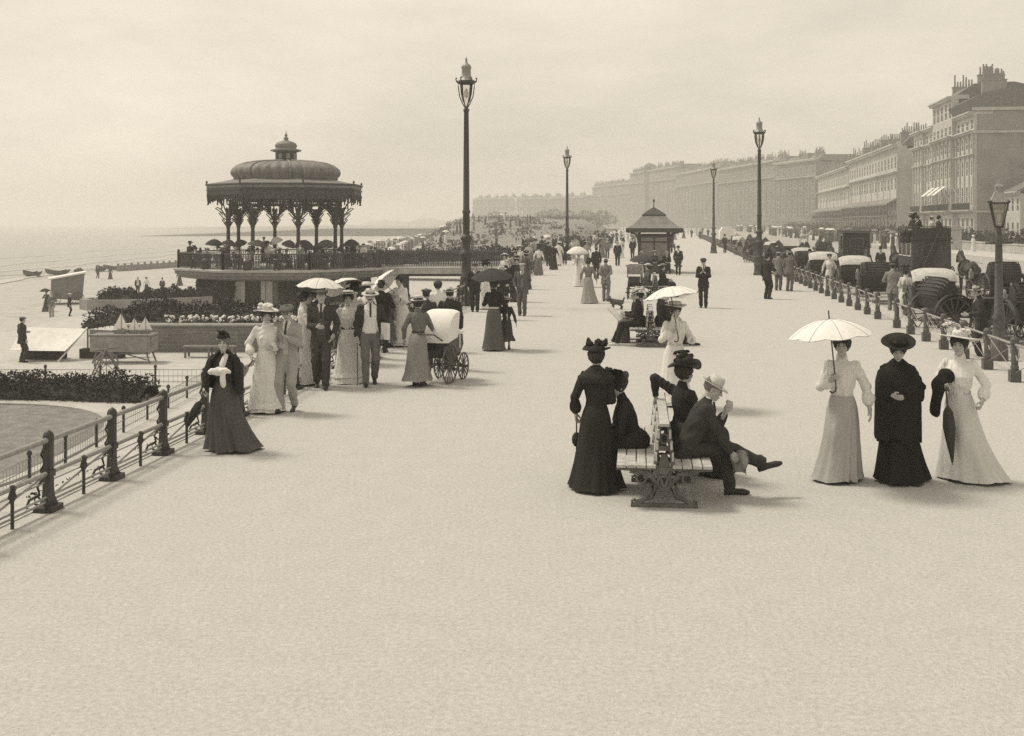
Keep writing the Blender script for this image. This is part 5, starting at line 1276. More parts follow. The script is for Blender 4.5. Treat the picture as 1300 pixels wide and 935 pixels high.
# covered wagon far along the fence
x, y, z = atY(922, 140)
r = thing('covered_wagon', 'white canvas covered wagon far along the roadside fence', 'wagon', (x, y, z), -RA)
part(Geo().box(0, 0, .8, 1.5, 2.6, .5), 'body', M_CARR, r); part(Geo().prism([(-.85, 1.05), (.85, 1.05), (.8, 2.0), (.5, 2.5), (-.5, 2.5), (-.8, 2.0)], 2.7, 0, 'y'), 'tilt', M_CANVAS, r)
for s in (-1, 1):
    for yy in (-.9, .9): link('wheel', _cache['wh52'], M_TYRE, r, (s * .85, yy, .52))
bus = cab(atY(1173, 57), -RA, 'horse omnibus with passengers on its open top on the road', 2.3, 3.2, mat('bus_panel', .06, .5, 4, .4), True, 'omnibus', 'omnibus')
for s in (-1, 1): horse((atY(1173, 57)[0] + s * .5 + .55, 61.2, -.13), -RA, 'omnibus horse on the %s of the pair' % ('left' if s < 0 else 'right'))
vR = victoria(atY(1262, 46.5), -RA + .12, 'open carriage on the road behind the short gas lamp', False)
horse((atY(1262, 46.5)[0] + .2, 49.6, -.13), -RA + .12, 'dark horse drawing the carriage behind the gas lamp')
vd(1290, 31, -RA + .2, 'carriage cut off at the right edge behind the fence', False)
vd(1044, 92, -RA, 'tall dark carriage out on the road in the distance', False)

# perambulators, bath chair
def pram(loc, rz, label, v=.78):
    r = thing('perambulator', label, 'pram', loc, rz)
    part(Geo().prism([(-.45, .62), (-.30, .46), (.30, .46), (.50, .66), (.46, .86), (-.48, .86)], .44, 0, 'x'), 'body', M_CARR, r)
    rows = []
    for a in np.linspace(-.15, 1.75, 9):
        rows.append([(x, .02 - .52 * math.cos(a) * (1 - .10 * (abs(x) / .31) ** 4), .84 + .52 * math.sin(a) * (1 - .10 * (abs(x) / .31) ** 4)) for x in np.linspace(-.31, .31, 11)])
    V = np.array(rows); 
    gg = Geo().grid(V[:, ::-1]).grid((V - np.array((0, .02, .84))) * np.array((.95, .96, .96)) + np.array((0, .02, .84)))
    for s in (-1, 1): gg.raw(np.array([(s * .305, .02, .84)] + [tuple(V[i, 0 if s < 0 else -1]) for i in range(9)]), [[0, i, i + 1] for i in range(1, 9)])
    gg.box(0, .25, .90, .46, .5, .05); part(gg, 'hood', cloth(v), r)
    part(Geo().box(0, .28, .78, .48, .03, .34), 'cover', cloth(v), r)
    w1 = cached('pw', lambda: wheel(.36, 16, .03, .03).mesh('wheel')); w2 = cached('pw2', lambda: wheel(.25, 14, .03, .03).mesh('wheel'))
    for s in (-1, 1): link('wheel', w1, M_TYRE, r, (s * .27, -.28, .36)); link('wheel', w2, M_TYRE, r, (s * .25, .42, .25))
    part(Geo().tube([(-.22, -.28, .36), (-.22, 0, .48), (-.22, .42, .25)], .014, 5).tube([(.22, -.28, .36), (.22, 0, .48), (.22, .42, .25)], .014, 5).tube([(-.27, -.28, .36), (.27, -.28, .36)], .014, 5).tube([(-.25, .42, .25), (.25, .42, .25)], .014, 5), 'chassis', M_IRON, r)
    part(Geo().tube([(-.2, -.45, .8), (-.2, -.85, .95), (.2, -.85, .95), (.2, -.45, .8)], .014, 6), 'handle', M_IRON, r)
    return r
pp = at(562, 484); pram(pp, R(-20), 'perambulator with a large white hood pushed by the nursemaid')
pp2 = at(806, 379); pram(pp2, R(170), 'white hooded perambulator standing beside the third bench')
bp = at(852, 320)
r = thing('bath_chair', 'three wheeled bath chair with a dark hood far along the promenade', 'bath chair', bp, R(180))
part(Geo().prism([(-.4, .5), (.5, .4), (.55, .6), (-.1, .75), (-.25, 1.3), (-.45, 1.3)], .6, 0, 'x'), 'body', M_CARR, r); part(Geo().prism([(-.5, 1.2), (-.45, 1.65), (.1, 1.75), (.25, 1.6), (-.2, 1.25)], .66, 0, 'x'), 'hood', M_LEATH, r)
for s in (-1, 1): link('wheel', _cache['wh38'], M_TYRE, r, (s * .4, -.25, .4))
link('wheel', _cache['pw2'], M_TYRE, r, (0, .85, .25))
# ================================================================== terraces (local +x runs away along the street, +y faces the sea)
BD = (.151, .9885); BA = math.atan2(BD[1], BD[0])
def window_mesh(w, h, key, bars=True, arch=False):
    def mk():
        g = Geo()
        for s in (-1, 1): g.box(s * (w / 2 - .04), -.035, 0, .08, .05, h)
        g.box(0, -.035, h / 2 - .04, w - .16, .05, .08).box(0, -.035, -h / 2 + .05, w - .16, .05, .10).box(0, -.04, 0, w - .16, .04, .06)
        if bars: g.box(0, -.045, h / 4, .035, .03, h / 2 - .1).box(0, -.045, -h / 4, .035, .03, h / 2 - .1)
        return g.mesh('window')
    def mk2(): return Geo().box(0, -.07, 0, w - .10, .02, h - .06).mesh('pane')
    return cached(('win', key, w, h), mk), cached(('pane', key, w, h), mk2)
def facade(r, x0, y0, L, storeys, nb, wm, ww=1.1, piers=None, depth=.35, frames=None):
    """front with real openings: storeys [(z0, z1, sill, head, bars)], nb bays; wall built as piers and bands butted together"""
    g = Geo(); bw = L / nb
    for z0, z1, s, hd in storeys:
        g.box(x0 + L / 2, y0 - depth / 2, (z0 + s) / 2, L, depth, s - z0); g.box(x0 + L / 2, y0 - depth / 2, (hd + z1) / 2, L, depth, z1 - hd)
        for k in range(nb + 1):
            a = x0 + (k - .5) * bw + ww / 2 if k else x0; b = x0 + (k + .5) * bw - ww / 2 if k < nb else x0 + L
            g.box((a + b) / 2, y0 - depth / 2, (s + hd) / 2, b - a, depth, hd - s)
        for k in range(nb):
            m1, m2 = window_mesh(ww, hd - s, 'a')
            w = link('window', m1, M_FRAME, r, (x0 + (k + .5) * bw, y0, (s + hd) / 2)); p = link('pane', m2, M_GLASSD, w)
    part(g, 'front_wall', wm, r)
def chimney(r, x, y, z, n, w=.5, h=1.6, m=None, seed=0):
    q = random.Random(seed); c = part(Geo().box(x, y, z + h / 2 - .6, .7, n * .42 + .3, h + 1.2).box(x, y, z + h + .06, .85, n * .42 + .45, .14), 'chimney', m or M_BRICK, r)
    g = Geo()
    for k in range(n): hh = q.choice((.9, 1.2, 1.6, 1.9)); g.lathe([(.13, z + h + .12), (.15, z + h + .2), (.11, z + h + hh), (.14, z + h + hh + .06)], 8, 0, (x, y + (k - (n - 1) / 2) * .42, 0))
    part(g, 'chimney_pots', mat('terracotta', .26, .9, 6, .35), c)

# --- hotel nearest the camera
hy = (62.6, 160.0)
ht = thing('hotel', 'tall stuccoed corner hotel with giant columns, nearest of the seafront terraces', 'hotel', (hy[0], hy[1], 0), BA)
def ent(r, x0, L, z, y=0, h=.45, d=.5, name='cornice', m=None): part(Geo().box(x0 + L / 2, y + d / 2 - .02, z + h * .3, L, d, h * .6).box(x0 + L / 2, y + d / 2 + .1, z + h * .8, L + .2, d + .25, h * .4), name, m or M_STUCCO, r)
part(Geo().box(21, -8.36, 9.2, 41.98, 16, 18.4), 'side_wall', M_BRICK, ht)
for (x0, y0, L, top_, nb) in ((0, 0, 11, 19, 4), (11, .6, 14, 21.4, 5), (25, 0, 9, 17.6, 3), (34, .4, 8, 18.4, 3)):
    st = [(0, 4.4, 1.0, 3.6), (4.4, 8.6, 5.2, 7.9), (8.6, 12.2, 9.3, 11.5), (12.2, 15.2, 12.9, 14.7), (15.2, 17.6, 15.6, 17.0)]
    if top_ > 18: st.append((17.6, top_ - .6, 18.0, top_ - 1.0)) if top_ > 20 else None
    facade(ht, x0, y0, L, st, nb, M_STUCCO, 1.6)
    z_top = st[-1][1]
    part(Geo().box(x0 + L / 2, y0 - 1.2, z_top + .3, L, 2.4, .6), 'parapet', M_STUCCO, ht)
    ent(ht, x0, L, 15.0, y0); ent(ht, x0, L, z_top - .1, y0, .5, .55); ent(ht, x0, L, 4.3, y0, .35, .6, 'balcony'); ent(ht, x0, L, 12.0, y0, .25, .2, 'string_course')
    if y0 > 0: part(Geo().box(x0 + .2, y0 / 2 - .2, z_top / 2, .38, y0 + .3, z_top - .02).box(x0 + L - .2, y0 / 2 - .2, z_top / 2, .38, y0 + .3, z_top - .02), 'return_wall', M_STUCCO, ht)
    for k in range(nb + 1):
        x = x0 + k * L / nb; x = min(max(x, x0 + .35), x0 + L - .35)
        part(Geo().lathe([(.20, 4.75), (.20, 5.0), (.15, 5.1), (.14, 9), (.13, 13.9), (.18, 14.2), (.22, 14.6), (.22, 14.98)], 10, 0, (x, y0 + .10, 0)), 'column', M_STUCCO, ht)
    g = Geo()
    for k in range(int(L / .22)): g.box(x0 + .1 + k * .22, y0 + .62, 5.1, .05, .05, .9)
    g.box(x0 + L / 2, y0 + .62, 5.58, L, .08, .07); part(g, 'balcony_railing', M_IRON, ht)
part(Geo().prism([(1.2, 19.3), (-1, 20.4), (-5, 21.2), (-12, 21.2), (-16.2, 18.3), (-16.2, 18.0), (.3, 18.0)], 11, 0, 'x', 5.5), 'roof', M_SLATE, ht)
part(Geo().prism([(.2, 21.2), (-2.5, 23), (-8, 23.2), (-13, 22), (-16, 18.4), (0.2, 18.4)], 13, 0, 'x', 17.7), 'mansard_roof', M_SLATE, ht)
part(Geo().box(33, -8.2, 18.2, 17.6, 15.6, .8), 'flat_roof', M_LEAD, ht)
chimney(ht, 4, -3.5, 20.6, 7, h=2.0, seed=1); chimney(ht, 12, -5, 22.0, 8, h=2.2, seed=2); chimney(ht, 25, -4, 21.5, 7, h=2.4, seed=3); chimney(ht, 3, -11, 20.4, 8, h=1.5, seed=4); chimney(ht, 38, -5, 18.4, 6, h=1.6, seed=5)
# end wall windows and bands
part(Geo().box(-.10, -8, 15.2, .2, 16.4, .35), 'string_course', M_STUCCO, ht); part(Geo().box(-.12, -8, 18.3, .24, 16.6, .45), 'cornice', M_STUCCO, ht); part(Geo().box(-.08, -8, 4.4, .16, 16.2, .3), 'string_course', M_STUCCO, ht)
for k, (yy, zz) in enumerate(((-5.2, 11.5), (-9.0, 11.5), (-9.0, 7.0), (-12.6, 11.5), (-12.6, 7), (-5.2, 16.6), (-9, 16.6))):
    m1, m2 = window_mesh(1.0, 1.9, 'a'); w = link('window', m1, M_FRAME, ht, (-.30, yy, zz), R(90)); w.location.x = .10; link('pane', m2, M_GLASSD, w).location.y = .08
for k in range(5):
    x = 3 + 7.2 * k; part(Geo().tube([(x, .9, 5.6), (x, 3.2, 9.4)], .05, 5), 'flagpole', M_FRAME, ht)
for k in range(3): 
    x = 13 + 4 * k; part(Geo().raw([(x - 1.2, 1.3, 8.2), (x + 1.2, 1.3, 8.2), (x + 1.2, 2.9, 6.9), (x - 1.2, 2.9, 6.9)], [[0, 1, 2, 3]]).raw([(x - 1.2, 1.3, 8.18), (x + 1.2, 1.3, 8.18), (x + 1.2, 2.9, 6.88), (x - 1.2, 2.9, 6.88)], [[3, 2, 1, 0]]), 'awning', M_CANVAS, ht)
# --- annex house at the right edge
ax = thing('annex_house', 'small pale annex house beside the hotel behind the gas lamp', 'house', (64.5, 150.0, 0), BA)
facade(ax, 0, 0, 7, [(0, 3.6, 1.0, 3.0), (3.6, 6.6, 4.3, 6.1)], 3, M_STUCCO); part(Geo().box(3.5, -4.36, 3.3, 6.98, 8, 6.6), 'wall', M_STUCCO, ax); ent(ax, 0, 7, 6.5, 0, .4, .4)
part(Geo().prism([(.5, 6.9), (-4, 9.2), (-8.6, 6.9)], 7.2, 0, 'x', 3.5), 'roof', M_SLATE, ax); chimney(ax, 5.5, -4, 8.8, 4, seed=8)
for yy in (-2.2, -5.6): m1, m2 = window_mesh(1.0, 1.7, 'a'); w = link('window', m1, M_FRAME, ax, (.08, yy, 4.9), R(90)); link('pane', m2, M_GLASSD, w).location.y = .08

# --- long terrace and the rows beyond
def terrace(label, t0, L, H, nb, nst, off, depth, seed, wm=M_STUCCO, veranda=True, ang=0., centre=None, name='terrace', pots=True, turret=0):
    q = random.Random(seed)
    X = 62.6 + BD[0] * t0 + off * -BD[1]; Y = 160 + BD[1] * t0 + off * BD[0]
    if centre: X, Y = centre
    r = thing(name, label, 'terrace', (X, Y, 0), BA + ang)
    hs = H / (nst + .25); st = []
    for k in range(nst): z0 = k * hs; st.append((z0, z0 + hs, z0 + hs * .22, z0 + hs * .80))
    facade(r, 0, 0, L, st, nb, wm, min(1.9, L / nb * .52))
    part(Geo().box(L / 2, -depth / 2 - .36, H * .485, L - .02, depth, H * .97), 'side_wall', wm if q.random() < .5 else M_BRICK, r)
    part(Geo().box(L / 2, -.9, st[-1][1] + (H - st[-1][1]) / 2, L, 1.8, H - st[-1][1] - .01), 'parapet', wm, r)
    ent(r, 0, L, H - .3, 0, .7, .8); ent(r, 0, L, st[-2][1] - .1 if nst > 3 else H * .6, 0, .4, .5, 'string_course')
    if veranda:
        part(Geo().box(L / 2, .9, hs * 1.02, L, 1.8, .16).prism([(.05, hs * 1.75), (1.9, hs * 1.52), (1.9, hs * 1.60), (.05, hs * 1.84)], L, 0, 'x', L / 2), 'veranda', M_LEAD, r)
        g = Geo()
        for k in range(nb + 1): g.tube([(k * L / nb, 1.75, 0.05), (k * L / nb, 1.75, hs * 1.55)], .07, 6)
        for k in range(int(L / .5)): g.box(k * .5 + .2, 1.72, hs * 1.02 + .5, .06, .05, .85)
        g.box(L / 2, 1.72, hs * 1.02 + .95, L, .07, .08); part(g, 'veranda_railing', M_IRON, r)
    for k in range(0, nb + 1, 1 if nb < 16 else 2): 
        x = min(max(k * L / nb, .3), L - .3); part(Geo().box(x, .06, (hs + st[-2][1]) / 2, .42, .12, st[-2][1] - hs - .5), 'pilaster', wm, r)
    part(Geo().prism([(-.8, H), (-2.5, H + 1.8), (-depth + 2, H + 1.9), (-depth - .3, H - .4)], L - .4, 0, 'x', L / 2), 'roof', M_SLATE, r)
    if pots:
        n_ = max(3, int(L / 6.5))
        for k in range(n_): chimney(r, (k + .5) * L / n_, -3 - 3 * (k % 2), H + .8, q.choice((5, 6, 8)), h=q.choice((1.4, 1.8, 2.2)), seed=seed + k)
    for k in range(int(L / 8)):
        x = (k + .5 + q.uniform(-.2, .2)) * L / max(1, int(L / 8)); hh_ = q.choice((.0, .5, .9, 1.5, 2.1))
        if hh_ and name == 'terrace' and not veranda: part(Geo().box(x, -2.6, H + hh_ / 2 + .3, q.uniform(3, 7), 2.6, hh_ + .6).box(x, -1.35, H + hh_ + .2, 1.0, .2, .7), 'attic', wm, r)
    if turret: part(Geo().lathe([(3.2, 0), (3.2, H + turret), (3.5, H + turret + .2), (2.6, H + turret + 2), (.8, H + turret + 3), (.001, H + turret + 3.4)], 16, 0, (L * .6, -1, 0)), 'turret', wm, r)
    return r
terrace('long columned terrace with a veranda and rows of chimney pots, next beyond the hotel', 61, 68, 17.2, 17, 4, 0, 14, 11)
terrace('low gabled end of the columned terrace, farther along', 129.3, 72, 16.2, 18, 4, 0, 14, 12)
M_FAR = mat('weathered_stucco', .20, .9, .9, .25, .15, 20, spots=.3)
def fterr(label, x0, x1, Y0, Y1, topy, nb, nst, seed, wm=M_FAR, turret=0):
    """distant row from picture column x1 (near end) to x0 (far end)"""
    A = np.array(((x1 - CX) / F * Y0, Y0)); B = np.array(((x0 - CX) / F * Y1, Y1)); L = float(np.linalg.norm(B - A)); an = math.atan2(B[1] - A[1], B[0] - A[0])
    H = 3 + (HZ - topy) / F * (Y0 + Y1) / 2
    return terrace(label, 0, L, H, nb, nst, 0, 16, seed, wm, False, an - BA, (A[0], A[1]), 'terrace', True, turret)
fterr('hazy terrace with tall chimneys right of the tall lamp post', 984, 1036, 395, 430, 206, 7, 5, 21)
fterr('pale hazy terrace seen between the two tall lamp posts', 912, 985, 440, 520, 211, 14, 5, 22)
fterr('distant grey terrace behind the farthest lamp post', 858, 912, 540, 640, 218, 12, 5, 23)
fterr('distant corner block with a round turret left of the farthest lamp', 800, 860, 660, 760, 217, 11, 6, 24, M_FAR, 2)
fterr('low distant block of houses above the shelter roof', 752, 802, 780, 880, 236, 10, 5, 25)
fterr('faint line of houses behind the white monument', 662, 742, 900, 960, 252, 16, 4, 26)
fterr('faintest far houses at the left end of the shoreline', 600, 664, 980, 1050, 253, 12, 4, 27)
# far low cliffs and trees
P = [(-330, 1500), (-160, 1300), (-40, 1200), (60, 1150)]
g = Geo(); rows = []
for i in range(40):
    f = i / 39; x = -190 + 330 * f; y = 1500 - 360 * f; hh = 1 + 9 * f + 2 * math.sin(i * .9) + 1.5 * math.sin(i * 2.3)
    rows.append([(x, y, -4.5), (x, y + 12, hh), (x + 10, y + 120, hh + 2)])
g.grid(np.array(rows)); setting(g, 'far_shore', M_GROUND)
def dtree(px, Y, H_, w, seed, lab, z=0., n=900):
    X = (px - CX) / F * Y; r = thing('tree', lab, 'tree', (X, Y, z), 0, 'distant trees'); q = np.random.RandomState(seed)
    th = q.normal(size=(n, 3)); th /= np.linalg.norm(th, axis=1)[:, None]; c = np.array([(0, 0, H_ * .62), (w * .3, 0, H_ * .55), (-w * .32, .4, H_ * .5), (.1, 0, H_ * .8)])[q.randint(0, 4, n)]
    pts = c + th * np.array((w * .33, w * .33, H_ * .24)) * np.sqrt(q.uniform(.3, 1, (n, 1)))
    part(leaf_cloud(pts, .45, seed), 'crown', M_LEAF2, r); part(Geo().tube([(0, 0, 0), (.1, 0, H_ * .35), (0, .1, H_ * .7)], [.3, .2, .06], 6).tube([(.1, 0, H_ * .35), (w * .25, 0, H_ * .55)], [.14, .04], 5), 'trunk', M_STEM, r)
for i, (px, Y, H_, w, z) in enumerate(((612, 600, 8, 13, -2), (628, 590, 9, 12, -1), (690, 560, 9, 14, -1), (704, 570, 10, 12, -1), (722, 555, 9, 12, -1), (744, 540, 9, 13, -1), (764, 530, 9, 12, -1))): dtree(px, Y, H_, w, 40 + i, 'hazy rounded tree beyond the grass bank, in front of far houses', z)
# white monument beyond the grass bank
mx, my = (655 - CX) / F * 480, 480
r = thing('monument', 'small white stone monument on a long base beyond the grass bank', 'monument', (mx, my, 0))
part(Geo().box(-1.0, 0, 3.6, 7.5, 2.5, 7.2), 'base', M_WHITE, r); part(Geo().box(0, 0, 9.4, 1.3, 1.3, 4.6, 0, 0, .7).ball((0, 0, 12.0), (.5, .5, .7)), 'statue', M_WHITE, r)

# hedges and gardens on the far side of the road
for i, (a, b, h_, lab) in enumerate(((100, 152, 1.9, 'dark hedge in front of the hotel across the road'), (165, 232, 2.2, 'long dark hedge below the columned terrace'), (245, 340, 2.6, 'hazy line of bushes along the far side of the road'))):
    y = np.linspace(a, b, 5); hedge('hedge', lab, [(XP(t) + 7.2, t, 0) for t in y], 2.6, h_, 3600, .20, 60 + i, lump=.5)
r = thing('garden_pier', 'pale stone gate pier between hedges across the road', 'gate pier', atY(1212, 128, 0)); part(Geo().box(0, 0, 1.1, 1.1, 1.1, 2.2), 'shaft', M_STONE, r); part(Geo().box(0, 0, 2.3, 1.4, 1.4, .2).box(0, 0, 2.5, 1.0, 1.0, .2), 'cap', M_STONE, r)
r = thing('boundary_wall', 'low pale wall below the hedge across the road', 'wall', (XP(110) + 5.8, 110, 0), -RA); part(Geo().box(0, 10, .4, .4, 46, .8), 'wall', M_STONE, r); part(Geo().box(0, 10, .85, .55, 46.2, .1), 'coping', M_STONE, r)
# ================================================================== the people
def foot(top, h): t = h + .05; return (top - HZ * t / 3) / (1 - t / 3)
def va(p): return math.degrees(math.atan2(p[0], p[1]))
def W(x, y, label, hd=180, sex='m', **kw): return person(label, at(x, y), hd + va(at(x, y)), sex, **kw)
def T(x, ytop, label, hd=180, sex='m', h=1.66, **kw): return person(label, at(x, foot(ytop, h)), hd + va(at(x, foot(ytop, h))), sex, h=h, **kw)
def shade(palms, i, label, d=(0, 0, 1), **kw): return parasol(label, palms[i], d, **kw)

# --- three ladies walking abreast on the right
_, pm = W(1069, 611, 'woman in white blouse and grey skirt walking under a large white parasol', 184, 'f', h=1.66, top=.74, low=.40, hat='toque', hatc=.035, arms=('down', (.10, .27, -.16)), stride=-.06, puff=.022, fold=.19, grip=(0, 1), belt=.6, shoe=SHOE, skirt=dict(w=.74), sway=(.06, 0))
parasol('large white parasol tilted over the woman in the grey skirt', pm[1], (-.10, .0, 1), .76, .47, L=.48, depth=.19, handle=.10)
W(1140, 611, 'woman in long black coat and drooping black hat between two ladies in white', 176, 'f', h=1.60, top=.022, low=.022, hat='wide', hatc=.03, trim=.05, arms=((.20, .06, -.40), (.07, .29, -.30)), stride=.07, puff=.03, fold=.22, cape=(.022, -.40, .285, None, .03), skirt=dict(w=.86), nod=16, htilt=(-14, 0), sway=(-.05, 0))
_, pm = W(1218, 609, 'woman in white dress and wide flowered hat, black shawl over her arm', 190, 'f', h=1.66, top=.76, low=.62, hat='flowerwide', hatc=.62, trim=.74, arms=((.27, .10, -.42), (.15, .22, -.26)), stride=.10, puff=.024, fold=.19, grip=(1, 1), belt=.5, sway=(-.08, -.02), skirt=dict(w=.84, flare=-.12), htilt=(4, -5))
furled('dark closed parasol hanging point down from the arm of the lady in white', pm[1] + (0, -.04, -.02), pm[1] + (.03, -.16, -.86), .06, 'parasol', .065)
def shawl_(p):
    c = np.array(pm[1], np.float32) + np.array((-.04, .10, .02), np.float32); q = p - c
    d = smin(cap(q, (.10, 0, .10), (-.02, -.03, .0), .075, .07), cap(q, (.0, -.03, -.02), (-.03, .02, -.32), .07, .05), .06)
    return d + wav(q, .014, .12, 5, (1.3, 1.3, .35))
v, q = snet(shawl_, pm[1] - .6, pm[1] + .5, .011); whole(Geo().raw(v, q, 0, True), 'shawl', cloth(.022), 'black shawl hanging over the right forearm of the lady in white', 'shawl')

# --- people at the nearest bench
def bl(B, x, y): c, s = math.cos(PA), math.sin(PA); return (B[0] + x * c + y * s, B[1] - x * s + y * c, 0)
b1 = tuple(B1.location)
_, pm = person('man in dark suit and pale felt hat hunched on the nearest bench, legs crossed', bl(b1, .26, .50), 92, 'm', h=1.74, top=.05, low=.055, sit=((0, 0), (0, 0)), crossed=True, hat='panama', trim=.35, arms=((.03, .22, .02), 'knee'), lean=26, nod=28, hair=HAIRG, shirt=.6, grip=(1, 1), look=6)
nb = Geo(); rr = random.Random(3)
rows = [[(.02 * math.sin(9 * f + k), -.17 + .34 * f, .02 * math.sin(5 * f) - .24 * k / 6) for f in np.linspace(0, 1, 9)] for k in range(7)]
V = np.array(rows); nb.grid(V).grid(V[::-1] + np.array((.012, 0, 0)))
whole(nb, 'newspaper', cloth(.30), 'folded newspaper on the knee of the man hunched on the nearest bench', 'newspaper', tuple(pm[1] + np.array((.02, 0, .10))), .3)
person('woman in dark jacket and huge feathered hat, arm along the nearest bench back', bl(b1, .24, 1.42), 62, 'f', h=1.72, top=.035, low=.045, sit=((0, 0), (0, 0)), hat='feather', hatc=.04, trim=.03, arms=((.40, -.10, -.12), 'lap'), look=-12, lean=2, elbow=((-.6, -.5, .5), None), seat_drop=0)
person('woman in black leaning forward on the nearest bench beside the standing lady', bl(b1, -.30, 1.02), 268, 'f', h=1.62, top=.03, low=.03, sit=((0, 0), (0, 0)), hat='loops', hatc=.03, trim=.02, arms=('lap', 'lap'), lean=20, nod=15, look=-20)
_, pm = W(757, 620, 'woman in long black dress and winged hat standing with her back turned by the bench', 14, 'f', h=1.56, top=.032, low=.03, hat='loops', hatc=.045, trim=.03, arms=((.27, .05, -.50), 'waist'), fold=.16, grip=(1, 0), skirt=dict(w=.84), puff=.02, cape=(.035, .37, .215, None))
g = Geo(); a = np.linspace(0, 2 * math.pi, 25)
g.tube([(.0, .055 * math.cos(t), -.23 + .23 * math.sin(t)) for t in a], .006, 6); 
r = thing('handbag', 'small dark handbag on a long looped strap held by the standing woman in black', 'handbag', tuple(pm[0]))
part(g, 'strap', cloth(.05), r); part(Geo().ball((0, 0, -.22), (.055, .09, .085)), 'pouch', cloth(.03), r)

# --- woman in white between the first two benches
_, pm = W(857, 515, 'woman in white dress and brimmed straw hat carrying a tilted white parasol', 158, 'f', h=1.64, top=.72, low=.70, hat='straw', hatc=.60, trim=.30, arms=('bent', (.12, .20, -.10)), ruffle=1, belt=.5, grip=(0, 1), fold=.09, nod=10, puff=.02, skirt=dict(w=.8))
parasol('white parasol tilted back over the woman between the benches', pm[1], (-.16, .10, 1), .76, .46, L=.50, depth=.17)
# --- second bench
b2w = tuple(B2.location)
_, pm = person('man in dark suit, boater and white shoes reading a newspaper on the second bench', bl(b2w, -.27, .45), 274, 'm', h=1.72, top=.035, low=.03, sit=((0, .06), (0, .14)), hat='boater', arms=('read', 'read'), lean=8, nod=18, shoe=SHOEW, grip=(1, 1), lod=0)
c = (pm[0] + pm[1]) / 2; rows = [[(-.02 - .06 * abs(f), .33 * f, z) for f in np.linspace(-1, 1, 9)] for z in np.linspace(-.14, .28, 6)]
V = np.array(rows); whole(Geo().grid(V).grid(V[::-1] + np.array((.010, 0, 0))), 'newspaper', PAPER, 'open white newspaper held by the man on the second bench', 'newspaper', tuple(c + np.array((-.04, 0, .0))), -.25).rotation_euler.y = -.75
person('man in dark suit seated on the far side of the second bench, leg stretched out', bl(b2w, .27, .60), 92, 'm', h=1.70, top=.03, low=.035, sit=((0, .1), (0, .25)), hat='bowler', hatc=.03, arms=('lap', 'lap'), lean=8, nod=10, lod=1)
person('woman in pale dress and flowered hat beside the man reading on the second bench', bl(b2w, -.26, 1.15), 268, 'f', h=1.62, top=.30, low=.12, sit=((0, 0), (0, 0)), hat='flower', hatc=.5, trim=.62, arms=('lap', 'lap'), lod=1, nod=8)
person('woman in dark dress at the far end of the second bench', bl(b2w, -.26, 1.95), 270, 'f', h=1.62, top=.06, low=.05, sit=((0, 0), (0, 0)), hat='flower', hatc=.4, trim=.5, arms=('lap', 'lap'), lod=1)
person('woman in black with a small hat on the far side of the second bench', bl(b2w, .27, 1.7), 85, 'f', h=1.60, top=.03, low=.03, sit=((0, 0), (0, 0)), hat='toque', hatc=.03, arms=('lap', 'lap'), lod=1)
# --- third bench
b3w = tuple(B3.location)
for x_, y_, hd_, tp_, hat_, hc_, tr_, lab_ in ((-.27, .4, 255, .10, 'straw', .62, .2, 'woman in a broad straw hat on the third bench beside the perambulator'), (.27, .45, 110, .03, 'straw', .45, .05, 'woman in black and grey straw hat on the third bench, facing the road'), (-.27, 1.2, 262, .06, 'straw', .7, .05, 'woman in dark dress and white straw hat on the third bench'), (.27, 1.3, 95, .04, 'feather', .05, .04, 'woman in black feathered hat at the far end of the third bench')):
    person(lab_, bl(b3w, x_, y_), hd_, 'f', h=1.64, top=tp_, low=tp_, sit=((0, 0), (0, 0)), hat=hat_, hatc=hc_, trim=tr_, arms=('lap', 'lap'), lod=1)
cpt = bl(b3w, -.5, 1.6); parasol('dark umbrella held low over the ladies on the third bench', (cpt[0], cpt[1], 1.05), (-.1, -.2, 1), .07, .5, 'umbrella', L=.42, depth=.2, lod=1)
for i, (dx_, hat_, tp_, hc_) in enumerate(((-.75, 'boater', .05, .6), (0, 'straw', .06, .7), (.7, 'boater', .03, .65))):
    c_, s_ = math.cos(-.09), math.sin(-.09); lx, ly = dx_, -1.52
    person(('person in dark clothes and boater at the sea end of the shelter seat', 'woman in a white straw hat in the middle of the shelter seat', 'person in black and pale boater at the road end of the shelter seat')[i], (shx + lx * c_ - ly * s_, shy + lx * s_ + ly * c_, 0), 180, 'f' if i == 1 else 'm', h=1.66, top=tp_, sit=((0, 0), (0, 0)), hat=hat_, hatc=hc_, arms=('lap', 'lap'), lod=1)

# --- left foreground
old_, pm = W(284, 572, 'elderly woman in dark cape and full grey skirt walking along the railing', 186, 'f', h=1.50, top=.04, low=.10, hat='toque', hatc=.03, trim=.03, hair=HAIRG, arms=((-.02, .24, -.20), (.27, .08, -.46)), stride=.10, fold=.18, cape=(.028, -.05, .285, (R(130), R(405)), .02), sway=(-.16, .05), skirt=dict(w=.92), grip=(1, 1), look=6, lean=4)
def bundle(p):
    c = np.array(pm[0], np.float32) + np.array((.02, -.03, .02), np.float32); q = p - c
    d = smin(ell(q, (.02, 0, .0), (.15, .07, .048)), cap(q, (.06, -.03, -.03), (.085, -.02, -.17), .035, .032), .03)
    return d + wav(q, .009, .09, 8)
v, q = snet(bundle, pm[0] - .4, pm[0] + .4, .010); whole(Geo().raw(v, q, 0, True), 'shawl', cloth(.72), 'white shawl bundled in the arms of the elderly woman in the cape', 'shawl')
g = Geo().tube([(-.05, .07, 1.43), (-.03, .11, 1.38), (.0, .15, 1.30), (.01, .185, 1.20)], [.03, .045, .05, .03], 8); part(g, 'scarf', cloth(.72), old_)
